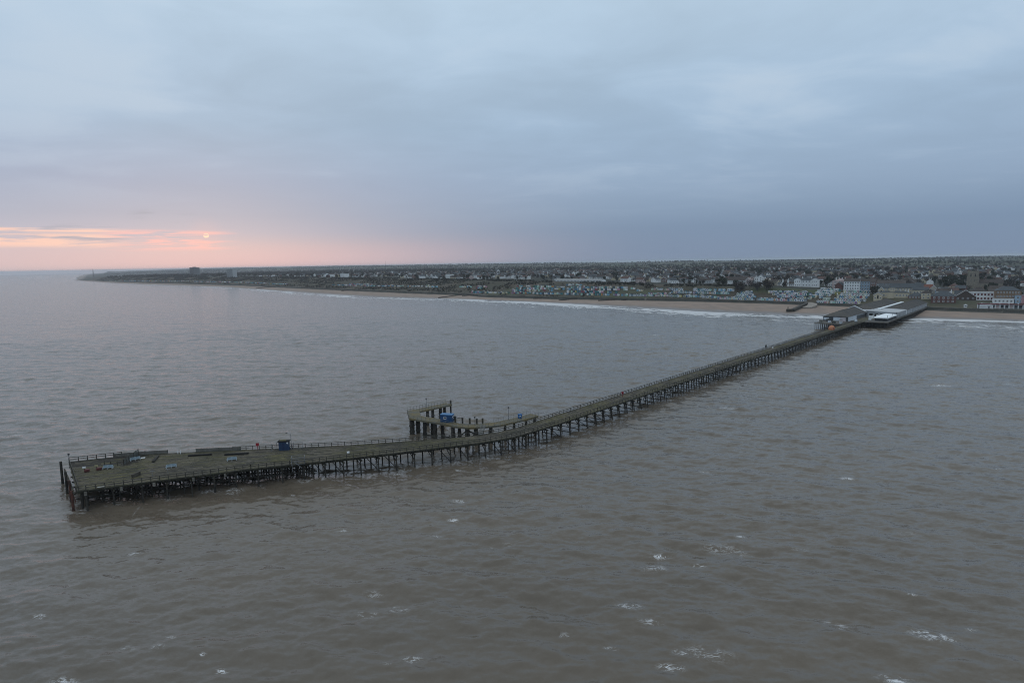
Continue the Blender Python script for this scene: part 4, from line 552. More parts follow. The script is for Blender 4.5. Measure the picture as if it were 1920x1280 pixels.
WHITECAPS = [(60.6, 85.0, 2.62, 1.0), (27.0, 111.5, 1.74, 0.95), (18.1, 94.6, 1.89, 0.75), (24.5, 106.8, 2.51, 0.6), (-40.9, 80.2, 0.9, 1.1), (-45.3, 83.6, 0.66, 0.8), (20.9, 79.1, 1.68, 0.8), (23.4, 82.4, 1.21, 1.0), (-75.0, 116.5, 1.53, 0.75), (-14.6, 81.6, 1.53, 0.8), (-31.0, 160.3, 1.47, 1.0), (-13.2, 141.4, 1.82, 0.7), (-13.4, 129.7, 1.33, 0.75), (183.0, 263.1, 3.88, 1.0), (83.2, 151.2, 1.7, 0.9), (33.2, 107.5, 1.07, 1.0), (48.3, 88.9, 1.77, 0.65), (-76.7, 94.5, 1.14, 0.8), (-16.5, 121.8, 1.38, 0.6), (-14.6, 162.4, 1.61, 0.8), (-23.7, 93.6, 1.89, 0.6), (-19.3, 95.0, 1.71, 0.75), (-36.4, 125.2, 1.45, 0.55), (40.1, 113.6, 4.52, 0.45), (45.2, 119.3, 1.18, 0.6), (-53.8, 146.4, 0.99, 0.9), (-61.3, 78.3, 1.94, 0.7), (-57.1, 85.5, 1.39, 0.5), (-52.8, 85.7, 1.37, 0.5), (49.5, 75.6, 2.16, 0.7), (13.4, 83.5, 1.03, 0.6), (27.0, 81.9, 3.49, 0.45), (54.1, 113.1, 1.87, 0.4), (49.5, 157.8, 1.49, 0.5), (79.5, 228.2, 3.38, 0.6), (403.7, 529.0, 5.69, 0.5), (-24.2, 99.8, 1.79, 0.5), (20.6, 90.0, 1.83, 0.55), (67.2, 86.5, 1.04, 0.6), (-52.1, 88.0, 0.99, 0.5), (-1.2, 117.6, 1.55, 0.4), (-169.3, 207.6, 2.8, 0.5), (-84.2, 257.2, 1.18, 0.8), (-188.0, 239.5, 2.64, 0.5), (48.5, 87.1, 1.36, 0.6), (107.4, 463.0, 4.08, 0.7), (157.3, 555.6, 4.95, 0.7), (172.3, 542.9, 3.9, 0.7), (15.1, 576.8, 4.94, 0.5), (-18.2, 80.8, 0.85, 0.4), (7.2, 86.9, 1.23, 0.4), (-64.7, 133.4, 1.62, 0.4), (211.8, 262.8, 2.62, 0.6), (293.3, 502.6, 3.99, 0.3), (124.7, 155.9, 1.77, 0.4), (78.3, 119.2, 2.08, 0.35), (18.8, 157.3, 1.29, 0.4), (-248.9, 334.9, 3.23, 0.4), (-99.9, 137.9, 1.53, 0.5), (-266.1, 477.1, 3.74, 0.4), (-94.1, 319.5, 2.01, 0.4)]

def build_sea():
    r = [38.0]
    while r[-1] < 32000:
        x = r[-1]
        g = 0.0029 if x < 620 else (0.0048 if x < 1250 else (0.012 if x < 6000 else 0.05))
        r.append(x*(1+g))
    r = np.array(r)
    a = np.concatenate([np.linspace(-80, -46, 40, endpoint=False), np.linspace(-46, 46, 560), np.linspace(46, 80, 41)[1:]])*math.pi/180
    R, A = np.meshgrid(r, a, indexing='ij')
    x = R*np.sin(A); y = R*np.cos(A)
    z = np.zeros_like(x)
    main = np.radians(14.0)                                  # direction the wind sea runs (towards the shore)
    g = np.random.default_rng(3)
    spacing = np.where(R < 620, 0.003*R, 0.0048*R)
    for k in range(64):
        lam = 1.1*(24/1.1)**(k/63.0)
        th = main+g.normal(0, 0.42)
        kk = 2*math.pi/lam
        s = 0.027*(0.75+0.5*g.random())
        amp = s/kk*(1.0 if lam < 9 else max(0.3, 1-(lam-9)/12))
        ph = g.random()*6.283
        wgt = np.clip((lam/spacing-2.2)/2.0, 0, 1)
        rows = np.where(wgt[:, 0] > 0)[0]
        if len(rows) == 0: continue
        n = rows[-1]+1
        wv = np.sin(kk*(x[:n]*math.sin(th)+y[:n]*math.cos(th))+ph)
        z[:n] += amp*wgt[:n]*wv
    sharp = np.clip(z, -1, 1)
    z = z+0.35*sharp*np.abs(sharp)
    # groups of steeper and flatter water
    grp = 0.7+0.6*vnoise(x/38.0+5, y/26.0+9, 4)
    z *= grp
    crest = z.copy()
    foam = np.zeros_like(x)
    # scattered whitecaps on the higher crests
    patch = vnoise(x/9.0, y/5.0, 8)*0.6+vnoise(x/70.0, y/50.0, 9)*0.4
    foam += 0.7*np.clip((crest-0.40)/0.25, 0, 1)*np.clip((patch-0.63)/0.10, 0, 1)
    for (cx, cy, rad_, st) in WHITECAPS:
        dx, dy = x-cx, y-cy
        m = (np.abs(dx) < rad_*4) & (np.abs(dy) < rad_*4)
        if not m.any(): continue
        u = dx[m]*0.97-dy[m]*0.24; v = dx[m]*0.24+dy[m]*0.97
        foam[m] = np.maximum(foam[m], st*np.exp(-(u/rad_)**2-(v/(rad_*0.55))**2))
    # broken water round the legs of the pier
    hp_ = [(-100.6, 138.5), (-66.3, 152.6), (-37.5, 161.9), (-9.5, 172.0), (12.8, 190.0), (145, 339.7), (275, 487)]
    for (ax, ay), (bx, by) in zip(hp_[:-1], hp_[1:]):
        nn_ = int(math.hypot(bx-ax, by-ay)/4)
        for k in range(nn_):
            if g.random() < 0.45: continue
            cx, cy = ax+(bx-ax)*k/nn_+g.normal(0, 1.2), ay+(by-ay)*k/nn_+g.normal(0, 1.2)
            rr_ = 0.9+g.random()*1.3
            m = (np.abs(x-cx) < 6) & (np.abs(y-cy) < 6)
            foam[m] = np.maximum(foam[m], 0.5*np.exp(-((x[m]-cx)/(rr_*1.5))**2-((y[m]-cy)/rr_)**2))
    s, q = s_q(x, y)
    d = q_shore(s)-q
    surf = np.where(d > -25, np.exp(-np.clip(d-4, 0, None)/np.where(s < 60, 70.0, 50.0)), 1.0)*0.95
    surf *= np.clip(1.25-(s-200)/3000.0, 0.35, 1.2)
    brk = vnoise(d/11.0+3, s/60.0, 12)
    surf = surf*(0.55+0.75*np.clip((brk-0.35)/0.3, 0, 1))
    surf = np.where((d < 9) & (d > -30), np.maximum(surf, 0.30+0.34*vnoise(s/35.0, d/6.0, 19)), surf)
    surf = np.where((R > 7000), 0, surf)
    z = z*np.clip(d/40.0, 0.12, 1.0)-drop(x, y)
    V = np.stack([x, y, z], -1).reshape(-1, 3)
    me = grid_mesh('sea', V, len(r), len(a), [water_material()], {'foam': foam, 'surf': surf})
    # orient upwards
    me.flip_normals() if me.polygons[0].normal.z < 0 else None
    return tag(link('sea', me), kind='structure')
build_sea()

# ---------------------------------------------------------------- land
def land_material(name, a, b, c, scale, lawn=(0.062, 0.075, 0.038), rough=0.95):
    m = bpy.data.materials.new(name); m.use_nodes = True
    t = NT(m.node_tree); bs = t.n['Principled BSDF']
    pos = t.node('ShaderNodeNewGeometry').outputs['Position']
    n1 = t.noise(pos, scale, 6, 0.62)
    n2 = t.noise(t.vmath('ADD', pos, (311, 77, 9)), scale*0.22, 5, 0.6)
    n3 = t.noise(pos, scale*7, 4, 0.65)
    col = t.mix(t.smooth(n1, 0.38, 0.62), a, b)
    col = t.mix(t.smooth(n2, 0.46, 0.62), col, c)
    lw = t.node('ShaderNodeAttribute', attribute_name='lawn').outputs['Fac']
    col = t.mix(lw, col, lawn)
    col = t.mix(0.6, col, t.ramp(n3, [(0.3, 0.55), (0.7, 1.4)]), 'MULTIPLY')
    t.set(bs.inputs['Base Color'], col)
    bs.inputs['Roughness'].default_value = rough
    bs.inputs['Specular IOR Level'].default_value = 0.15
    return m
def inland_material():
    m = bpy.data.materials.new("fields_and_gardens"); m.use_nodes = True
    t = NT(m.node_tree); bs = t.n['Principled BSDF']
    pos = t.vmath('MULTIPLY', t.node('ShaderNodeNewGeometry').outputs['Position'], (1, 1, 0))
    vo = t.node('ShaderNodeTexVoronoi')
    t.set(vo.inputs['Vector'], t.mapping(pos, rot=(0, 0, 0.4), scale=(1, 0.7, 1))); vo.inputs['Scale'].default_value = 0.0042
    sepc = t.node('ShaderNodeSeparateColor'); t.l.new(vo.outputs['Color'], sepc.inputs[0])
    fld = t.ramp(sepc.outputs[0], [(0.0, (0.038, 0.046, 0.028)), (0.3, (0.058, 0.066, 0.034)), (0.55, (0.082, 0.072, 0.052)), (0.8, (0.048, 0.058, 0.03)), (1.0, (0.10, 0.092, 0.066))])
    n1 = t.noise(pos, 0.02, 6, 0.65)
    town = t.mix(t.smooth(n1, 0.4, 0.62), (0.034, 0.038, 0.030), (0.054, 0.052, 0.044))
    lw = t.node('ShaderNodeAttribute', attribute_name='lawn').outputs['Fac']
    col = t.mix(lw, town, fld)
    col = t.mix(0.5, col, t.ramp(t.noise(pos, 0.11, 5, 0.6), [(0.3, 0.6), (0.7, 1.35)]), 'MULTIPLY')
    t.set(bs.inputs['Base Color'], col); bs.inputs['Roughness'].default_value = 0.95
    bs.inputs['Specular IOR Level'].default_value = 0.1
    return m
def sand_material():
    m = bpy.data.materials.new("wet_and_dry_sand"); m.use_nodes = True
    t = NT(m.node_tree); bs = t.n['Principled BSDF']
    pos = t.node('ShaderNodeNewGeometry').outputs['Position']
    we = t.node('ShaderNodeAttribute', attribute_name='lawn').outputs['Fac']
    n = t.noise(t.mapping(pos, rot=(0, 0, rad(47)), scale=(1, 0.35, 1)), 0.09, 6, 0.6)
    c = t.mix(t.smooth(n, 0.35, 0.65), (0.255, 0.192, 0.152), (0.205, 0.160, 0.130))
    wet = t.smooth(t.math('ADD', we, t.math('MULTIPLY', t.math('SUBTRACT', n, 0.5), 0.35)), 0.05, 0.38)
    c = t.mix(wet, (0.125, 0.100, 0.085), c)
    t.set(bs.inputs['Base Color'], c)
    t.set(bs.inputs['Roughness'], t.math('ADD', 0.35, t.math('MULTIPLY', wet, 0.55)))
    bs.inputs['Specular IOR Level'].default_value = 0.25
    return m

S = np.concatenate([np.arange(-700, 1500, 9.0), np.arange(1500, 5000, 35.0), np.arange(5000, 16001, 250.0)])
QS, QW, QT, ZT = q_shore(S), q_wall(S), q_top(S), z_top(S)
def strip(name, qcols, zcols, mats, attr=None, smooth=True):
    """qcols, zcols: arrays (stations, columns)"""
    SS = np.repeat(S[:, None], qcols.shape[1], 1)
    x, y = xy(SS, qcols)
    z = zcols-drop(x, y)
    V = np.stack([x, y, z], -1).reshape(-1, 3)
    me = grid_mesh(name, V, len(S), qcols.shape[1], mats, {'lawn': attr if attr is not None else np.zeros_like(x)}, smooth)
    if me.polygons[len(me.polygons)//2].normal.z < 0: me.flip_normals()
    return tag(link(name, me), kind='structure')
# beach
f = np.concatenate([[-0.6, -0.15], np.linspace(0, 1, 9)])
qc = QS[:, None]+(QW-QS)[:, None]*f[None, :]
bn = 0.25*(vnoise(np.repeat(S[:, None]/16.0, len(f), 1), qc/9.0, 2)-0.5)*np.clip(f, 0, 0.6)[None, :]
strip('beach', qc, 2.4*np.clip(f, -0.7, 1)[None, :]+bn, [sand_material()], np.repeat(f[None, :], len(S), 0))
# sea wall: sloping stone apron, upright face, kerb
wall_m = mat('weedy_sea_wall', (0.052, 0.060, 0.050), 0.9, 0.45, 0.12, (0.085, 0.080, 0.070), 0.5, coords='World')
off = np.array([-3.2, -1.4, -0.25, -0.05, 0.75, 0.78])
zz = np.array([1.2, 3.0, 3.25, 5.55, 5.55, 4.6])
strip('sea_wall', QW[:, None]+off[None, :], np.repeat(zz[None, :], len(S), 0), [wall_m], smooth=False)
# promenade
prom_m = mat('promenade_concrete', (0.185, 0.155, 0.14), 0.9, 0.3, 0.08, (0.14, 0.12, 0.115), 0.3, coords='World')
strip('promenade', QW[:, None]+np.array([0.76, 5, 10.0])[None, :], np.full((len(S), 3), 5.0), [prom_m])
# slope
u = np.linspace(0, 1, 19)
qc = (QW+10)[:, None]+(QT-QW-10)[:, None]*u[None, :]
SS = np.repeat(S[:, None], len(u), 1)
zc_ = ground(SS, np.minimum(qc, QT[:, None]-0.02))
zc_[:, 0] = 5.0
bump = np.sin(u*math.pi)[None, :]*((vnoise(SS/22.0, qc/14.0, 5)-0.5)*2.2+(vnoise(SS/60.0, qc/30.0, 6)-0.5)*2.0)*np.clip((SS-250)/200.0, 0, 1)
lawn = np.clip(((SS > 120) & (SS < 222)).astype(float)*np.clip((u-0.5)*6, 0, 1)[None, :]+0.35*(SS < 110)+((SS > 335) & (SS < 420))*0.6*(u < 0.55)[None, :]+((SS > 560) & (SS < 640))*0.5*(u < 0.5)[None, :], 0, 1)
lawn *= 0.5+0.7*vnoise(SS/14.0, qc/9.0, 14)
strip('grass_slope', qc, zc_+bump, [land_material('scrub_slope', (0.042, 0.040, 0.028), (0.060, 0.055, 0.036), (0.074, 0.062, 0.046), 0.07)], np.clip(lawn, 0, 1))
# plateau and the country behind
dq = np.concatenate([[0, 6, 14, 26, 42, 62, 90, 125], 160*1.085**np.arange(57)])
qc = QT[:, None]+dq[None, :]
SS = np.repeat(S[:, None], len(dq), 1)
fieldmask = np.clip((qc-1500)/600.0+1.6*(vnoise(SS/420.0, qc/420.0, 3)-0.55), 0, 1)
zpl = ground(SS, qc+0.02)
wgt = np.clip(dq/60.0, 0, 1)[None, :]
zpl = ZT[:, None]*(1-wgt)+zpl*wgt
strip('inland_ground', qc, zpl, [inland_material()], fieldmask)

# ---------------------------------------------------------------- pier
wood = [mat('weathered_deck_timber', (0.098, 0.086, 0.058), 0.9, 0.4, 0.13, (0.044, 0.042, 0.030), 0.7, coords='World'),
        mat('mossy_deck_timber', (0.104, 0.094, 0.046), 0.95, 0.4, 0.11, (0.060, 0.058, 0.030), 0.7, coords='World'),
        mat('grey_deck_timber', (0.118, 0.104, 0.082), 0.9, 0.35, 0.16, (0.058, 0.052, 0.042), 0.7, coords='World'),
        mat('dark_deck_timber', (0.042, 0.038, 0.031), 0.9, 0.4, 0.3, None, 0.5, coords='World')]
pile_m = mat('sea_stained_pile', (0.030, 0.028, 0.025), 0.8, 0.5, 0.5, (0.050, 0.046, 0.038), 0.5, coords='World')
beam_m = mat('dark_pier_beam', (0.034, 0.033, 0.027), 0.85, 0.5, 0.4, (0.058, 0.056, 0.038), 0.5, coords='World')
rail_m = mat('weathered_rail_timber', (0.070, 0.066, 0.055), 0.85, 0.35, 0.5, None, 0.4, coords='World')
conc_m = mat('stained_concrete', (0.20, 0.19, 0.17), 0.9, 0.45, 0.35, (0.10, 0.095, 0.08), 0.4, coords='World')
rust_m = mat('rusty_red_pile', (0.11, 0.045, 0.032), 0.85, 0.5, 0.8, (0.045, 0.03, 0.025), 0.5, coords='World')
white_m = mat('white_paint', (0.72, 0.74, 0.75), 0.6, 0.12, 1.5)
blue_m = mat('blue_painted_boards', (0.022, 0.048, 0.105), 0.6, 0.2, 1.2, None, 0.2)
bblue_m = mat('bright_blue_steel', (0.022, 0.115, 0.30), 0.45, 0.2, 0.8, None, 0.2)
black_m = mat('black_tarred_timber', (0.012, 0.012, 0.012), 0.8, 0.3, 1.0)
steel_m = mat('galvanised_steel', (0.26, 0.27, 0.28), 0.5, 0.25, 2.0, metallic=0.6)
red_m = mat('red_plastic', (0.42, 0.03, 0.04), 0.5, 0.2, 2.0)

P0 = Vector((12.8, 189.9))
Dv = Vector((0.662, 0.749)).normalized()
Rv = Vector((Dv.y, -Dv.x))
DANG = math.atan2(Dv.y, Dv.x)
def AB(a, b, z=0.0):
    p = P0+Dv*a+Rv*b
    return (p.x, p.y, z)
ZD = 4.8
NEAR = [(-100.6, 138.5), (-85.1, 145.1), (-66.3, 152.6), (-50.4, 157.4), (-37.5, 161.9), (-23.9, 166.6), (-9.5, 172.0), (-0.5, 176.8), (6.0, 183.2), (12.8, 190.0)]
FAR = [(-118.0, 160.7), (-103.5, 166.0), (-78.0, 168.7), (-60.3, 170.3), (-46.0, 171.8), (-31.0, 174.6), (-13.5, 178.5), (-4.5, 182.8), (1.5, 188.0), (7.4, 194.8)]
for a in range(8, 600, 8):
    NEAR.append(AB(a, 0)[:2]); FAR.append(AB(a, -7.2)[:2])
NEAR = [Vector(p) for p in NEAR]; FAR = [Vector(p) for p in FAR]
NHEAD = 9
pier = thing('pier', 'long narrow timber pier on dark piles running from broad seaward head to shore', 'pier', (0, 0, 0))

def station(i, t):
    return NEAR[i].lerp(NEAR[i+1], t), FAR[i].lerp(FAR[i+1], t)
# decking: long boards in lanes, staggered and uneven
def build_decking():
    mb = MB()
    R_ = random.Random(3)
    for i in range(len(NEAR)-1):
        seg = ((NEAR[i+1]-NEAR[i]).length+(FAR[i+1]-FAR[i]).length)/2
        width = (NEAR[i]-FAR[i]).length
        near_view = i < 22
        lanes = max(10, int(width/(0.34 if near_view else 0.6)))
        parts = max(1, round(seg/(4.2 if near_view else 8)))
        for l in range(lanes):
            u0, u1 = l/lanes, (l+0.90)/lanes
            off_ = R_.uniform(0.15, 0.85)
            cuts = [0.0]+[(k+off_)/parts for k in range(parts)]+[1.0]
            for k in range(parts+1):
                t0, t1 = cuts[k], cuts[k+1]-(0.004 if k < parts else 0.0)
                a0, b0 = station(i, t0); a1, b1 = station(i, t1)
                q = [a0.lerp(b0, u0), a1.lerp(b1, u0), a1.lerp(b1, u1), a0.lerp(b0, u1)]
                if R_.random() < 0.006 and i < NHEAD: continue
                z = ZD+R_.uniform(-0.025, 0.025)
                pn = vnoise(np.array([q[0].x/9.0]), np.array([q[0].y/9.0]), 31)[0]
                r = R_.random()*0.55+pn*0.45
                mi = 3 if r > 0.80 else (1 if r < 0.36 else (2 if r > 0.62 else 0))
                if q[0].x < -100.5 and q[0].y > 156 and R_.random() < 0.75: mi = 3
                vs = [(p.x, p.y, z) for p in q]+[(p.x, p.y, z-0.09) for p in q]
                mb.add(vs, [(0, 1, 2, 3), (7, 6, 5, 4), (4, 5, 1, 0), (6, 7, 3, 2), (5, 6, 2, 1), (7, 4, 0, 3)], mi)
    o = mb.obj('decking', wood, pier)
    # boards wind either way: make normals consistent
    bm = bmesh.new(); bm.from_mesh(o.data); bmesh.ops.recalc_face_normals(bm, faces=bm.faces); bm.to_mesh(o.data); bm.free()
    tag(o, kind='stuff')
build_decking()
def polyline_beam(name, side, inset, z, w_, h_, m, i0=0, i1=None):
    mb = MB()
    P, Q = (NEAR, FAR) if side == 'near' else (FAR, NEAR)
    n = len(P) if i1 is None else i1
    pts = []
    for i in range(i0, n):
        d = (Q[i]-P[i]).normalized()
        pts.append(P[i]+d*inset)
    for a, b in zip(pts[:-1], pts[1:]):
        mb.beam((a.x, a.y, z), (b.x, b.y, z), w_, h_)
    return mb.obj(name, m, pier)
polyline_beam('edge_beam', 'near', -0.06, ZD-0.09, 0.10, 0.26, beam_m)
polyline_beam('edge_beam', 'far', -0.06, ZD-0.06, 0.10, 0.26, beam_m)
for k in (0.8, 2.8):
    polyline_beam('stringer', 'near', k, ZD-0.62, 0.3, 0.36, beam_m)
    polyline_beam('stringer', 'far', k, ZD-0.62, 0.3, 0.36, beam_m)
def joists():
    mb = MB()
    for i in range(len(NEAR)-1):
        seg = (NEAR[i+1]-NEAR[i]).length
        n = max(1, int(seg/1.5))
        for k in range(n):
            a, b = station(i, (k+0.5)/n)
            d = (b-a).normalized()
            a = a-d*random.uniform(0.0, 0.25)
            mb.beam((a.x, a.y, ZD-0.26), (b.x, b.y, ZD-0.26), 0.2, 0.3)
    tag(mb.obj('joist', beam_m, pier), kind='stuff')
joists()

# bents: piles, cross beams, bracing
pm = MB(); pm.tube((0, 0, -7.0), (0, 0, 0), 0.21, 0.19, 8)
pile_me = pm.mesh('pile', pile_m)
N_PILE = 0
far_piles = MB()
brace = MB()
def pile(x, y, ztop, rx=0.0, ang=0.0, r=1.0):
    """one pile; rx leans its foot away along direction ang"""
    global N_PILE
    if N_PILE < 300:
        o = link('pile', pile_me, pier)
        d = Vector((math.cos(ang)*math.sin(rx), math.sin(ang)*math.sin(rx), -math.cos(rx)))
        o.rotation_mode = 'QUATERNION'
        o.rotation_quaternion = (-d).to_track_quat('Z', 'Y')
        o.location = (x, y, ztop)
        o.scale = (r, r, 1)
        N_PILE += 1
    else:
        far_piles.tube((x+math.cos(ang)*math.sin(rx)*6.5, y+math.sin(ang)*math.sin(rx)*6.5, ztop-6.5), (x, y, ztop), 0.2*r, None, 6)
def bent(a, b, nm, rake, cap=True):
    d = (b-a); L = d.length; d = d/L
    ang_n = math.atan2(-d.y, -d.x)
    cb = MB(); cb.beam((a.x-d.x*0.3, a.y-d.y*0.3, ZD-0.98), (b.x+d.x*0.3, b.y+d.y*0.3, ZD-0.98), 0.32, 0.36)
    cb.obj('crossbeam', beam_m, pier)
    for k in range(nm):
        u = 0.35+(L-0.7)*k/(nm-1)
        p = a+d*u
        lean = rake if k == 0 else (-rake if k == nm-1 else random.uniform(-0.02, 0.02))
        pile(p.x+random.uniform(-.15, .15), p.y+random.uniform(-.15, .15), ZD-1.1, abs(lean), ang_n if lean > 0 else ang_n+math.pi, random.uniform(0.85, 1.15))
    p, q = a+d*0.4, b-d*0.4
    if rake > 0.05:
        brace.beam((p.x-d.x*.3, p.y-d.y*.3, 0.75), (q.x+d.x*.3, q.y+d.y*.3, 0.75), 0.16, 0.2)
    m1 = a.lerp(b, 0.22); 
    brace.beam((p.x, p.y, 2.3), (m1.x, m1.y, ZD-1.1), 0.14, 0.16)
    if random.random() < 0.5:
        brace.beam((p.x, p.y, 0.5), (q.x, q.y, ZD-1.2), 0.12, 0.16)
dist = 0.0
for i in range(NHEAD):
    seg = (NEAR[i+1]-NEAR[i]).length
    n = max(1, round(seg/5.2))
    for k in range(n):
        a, b = station(i, (k+0.3)/n)
        bent(a, b, 4 if i < 5 else 3, 0.03)
for k in range(74):
    a = 3.0+k*5.0
    p, q = AB(a, 0), AB(a, -7.2)
    bent(Vector(p[:2]), Vector(q[:2]), 3, 0.12)
for i in range(3):
    seg = (NEAR[i+1]-NEAR[i]).length
    n = max(1, round(seg/3.2))
    for k in range(n):
        a, b = station(i, (k+0.65)/n)
        for u_ in (0.14, 0.28, 0.44, 0.58, 0.72, 0.88):
            p = a.lerp(b, u_+random.uniform(-.03, .03))
            brace.tube((p.x+random.uniform(-.2, .2), p.y, -2), (p.x, p.y, ZD-0.6), 0.18, None, 6)
            q = p+(NEAR[i+1]-NEAR[i]).normalized()*3.4
            if random.random() < 0.3: brace.beam((p.x, p.y, 0.9), (q.x, q.y, ZD-1.0), 0.16, 0.2)
        p, q = a.lerp(b, .05), a.lerp(b, .95)
        brace.beam((p.x, p.y, 1.4), (q.x, q.y, 1.4), 0.2, 0.3)
for u_ in (0.16, 0.34, 0.52, 0.70, 0.88):
    for i in range(NHEAD):
        p, q = NEAR[i].lerp(FAR[i], u_), NEAR[i+1].lerp(FAR[i+1], u_)
        brace.beam((p.x, p.y, ZD-0.62), (q.x, q.y, ZD-0.62), 0.3, 0.4)
        if i < 3: brace.beam((p.x, p.y, 1.6), (q.x, q.y, 1.6), 0.22, 0.3)
tag(brace.obj('brace', pile_m, pier), kind='stuff')

# railings in runs
def railing(parent, pts, z, h=1.1, gap=1.8, post=0.15, rails=(1.0, 0.55), m=None, lean=0.0, name='railing'):
    mb = MB()
    for a, b in zip(pts[:-1], pts[1:]):
        a, b = Vector(a), Vector(b)
        L = (b-a).length; n = max(1, round(L/gap))
        for k in range(n):
            p = a.lerp(b, k/n)
            mb.box((p.x, p.y, z+h/2), (post, post, h))
        for rz in rails:
            mb.beam((a.x, a.y, z+h*rz), (b.x, b.y, z+h*rz), post*0.8, post*0.9)
    p = Vector(pts[-1]); mb.box((p.x, p.y, z+h/2), (post, post, h))
    return mb.obj(name, m or rail_m, parent)
def inset(P, Q, i, d=0.15):
    return P[i]+(Q[i]-P[i]).normalized()*d
for i in range(0, 46, 2):
    ids = [k for k in (i, i+1, i+2)]
    railing(pier, [inset(NEAR, FAR, k) for k in ids], ZD)
    if i not in (0,):
        railing(pier, [inset(FAR, NEAR, k) for k in ids], ZD)
for i in range(46, len(NEAR)-28, 4):
    ids = [i, i+2, i+4]
    railing(pier, [inset(NEAR, FAR, k) for k in ids], ZD, gap=2.4)
    railing(pier, [inset(FAR, NEAR, k) for k in ids], ZD, gap=2.4)
f0, f1, f2 = FAR[0], FAR[1], FAR[2]
railing(pier, [f0+Vector((0.3, -0.1)), f0.lerp(f1, 0.55), f1+Vector((-3, -1.0))], ZD, h=1.25, gap=1.9, post=0.16)
railing(pier, [NEAR[0]+Vector((0.3, 0.3)), NEAR[0].lerp(FAR[0], 0.5)+Vector((0.3, 0.1)), FAR[0]+Vector((0.4, -0.3))], ZD, h=1.2, gap=1.9, post=0.15)
# boarded wind screens on the far edge of the head
panel_m = mat('grey_screen_boards', (0.115, 0.117, 0.104), 0.9, 0.35, 0.8, (0.075, 0.076, 0.066), 0.5, coords='World')
def screen(p, q, h=1.0):
    mb = MB()
    p, q = Vector(p), Vector(q)
    for k in range(4):
        z = ZD+0.14+k*h/4
        mb.beam((p.x, p.y, z), (q.x, q.y, z), 0.05+0.01*(k % 2), h/4-0.03)
    for t in np.linspace(0, 1, max(2, int((q-p).length/2.2))):
        r = p.lerp(q, float(t)); mb.box((r.x, r.y+0.08, ZD+h/2), (0.12, 0.12, h+0.1))
    mb.obj('wind_screen', panel_m, pier)
fa = FAR[1].lerp(FAR[2], 0.0); 
screen(FAR[1]+Vector((-4.5, -1.9)), FAR[1]+Vector((2.6, 0.05)))
screen(FAR[1]+Vector((2.8, 0.1)), FAR[1].lerp(FAR[2], 0.33))
screen(FAR[1].lerp(FAR[2], 0.62), FAR[2]+Vector((2.2, -0.05)))
# pale bearing blocks and fender piles at the head
for t in (0.10, 0.52, 0.92):
    p, q = station(0, t); d = (q-p).normalized()
    mb = MB(); mb.box((p.x-d.x*0.35, p.y-d.y*0.35, ZD-0.75), (0.55, 0.4, 0.85), 0.4)
    mb.obj('bearing_block', conc_m, pier)
for t in (0.35, 0.7):
    p, q = station(1, t); d = (q-p).normalized()
    mb = MB(); mb.box((p.x-d.x*0.3, p.y-d.y*0.3, ZD-0.75), (0.5, 0.4, 0.8), 0.4)
    mb.obj('bearing_block', conc_m, pier)
for (x, y, z1, m, r) in ((-117.9, 157.8, 5.9, pile_m, 0.33), (-102.2, 139.2, 4.7, rust_m, 0.3), (-101.0, 140.6, 4.6, pile_m, 0.3), (-106.5, 144.6, 5.3, rust_m, 0.3), (-111.5, 150.4, 5.6, pile_m, 0.3)):
    mb = MB(); mb.tube((x+random.uniform(-.1, .1), y-0.1, -3), (x, y, z1), r*1.05, r*0.95, 10); mb.obj('fender_pile', m, pier)
mb = MB(); mb.beam((-117.6, 158.4, 3.6), (-102.0, 139.8, 3.6), 0.3, 0.4); mb.obj('fender_beam', beam_m, pier)
mb = MB(); mb.beam((-117.6, 158.4, 1.9), (-102.0, 139.8, 1.9), 0.25, 0.35); mb.obj('fender_beam', rust_m, pier)

# broad platform under the pavilion
def plat(name, a0, a1, b0, b1, z=ZD-0.01, th=0.5, m=None):
    mb = MB(); mb.prism([AB(a0, b0)[:2], AB(a0, b1)[:2], AB(a1, b1)[:2], AB(a1, b0)[:2]][::-1], z-th, z); 
    o = mb.obj(name, m or mat('pavilion_decking', (0.115, 0.105, 0.09), 0.9, 0.35, 0.2, (0.075, 0.07, 0.06), 0.4, coords='World'), pier)
    bm = bmesh.new(); bm.from_mesh(o.data); bmesh.ops.recalc_face_normals(bm, faces=bm.faces); bm.to_mesh(o.data); bm.free()
    return o
plat('platform', 397, 590, 0.15, 16.2)
plat('platform', 368, 590, -28.2, -7.4)
for a in np.arange(399, 590, 4.5):
    for b in (15.8, 11, 6, 1.0):
        x, y, _ = AB(a, b); far_piles.tube((x, y, -2), (x, y, ZD-0.5), 0.22, None, 6)
for a in np.arange(369, 590, 5):
    for b in (-27.8, -23.5, -18, -12.5, -8):
        x, y, _ = AB(a, b); far_piles.tube((x, y, -2), (x, y, ZD-0.5), 0.2, None, 6)
for a in np.arange(374, 590, 5.0):
    for b in (-0.4, -3.6, -6.8):
        x, y, _ = AB(a, b); far_piles.tube((x, y, -2), (x, y, ZD-0.6), 0.2, None, 6)
tag(far_piles.obj('pile', pile_m, pier), kind='stuff')
for (a0, b0, a1, b1) in ((397.3, 1.0, 397.3, 16), (397.3, 16, 443, 16.0), (443, 16, 515, 16), (515, 16, 588, 16), (368.3, -28, 368.3, -8)):
    railing(pier, [AB(a0, b0)[:2], AB(a1, b1)[:2]], ZD, gap=2.2, m=steel_m, post=0.09)

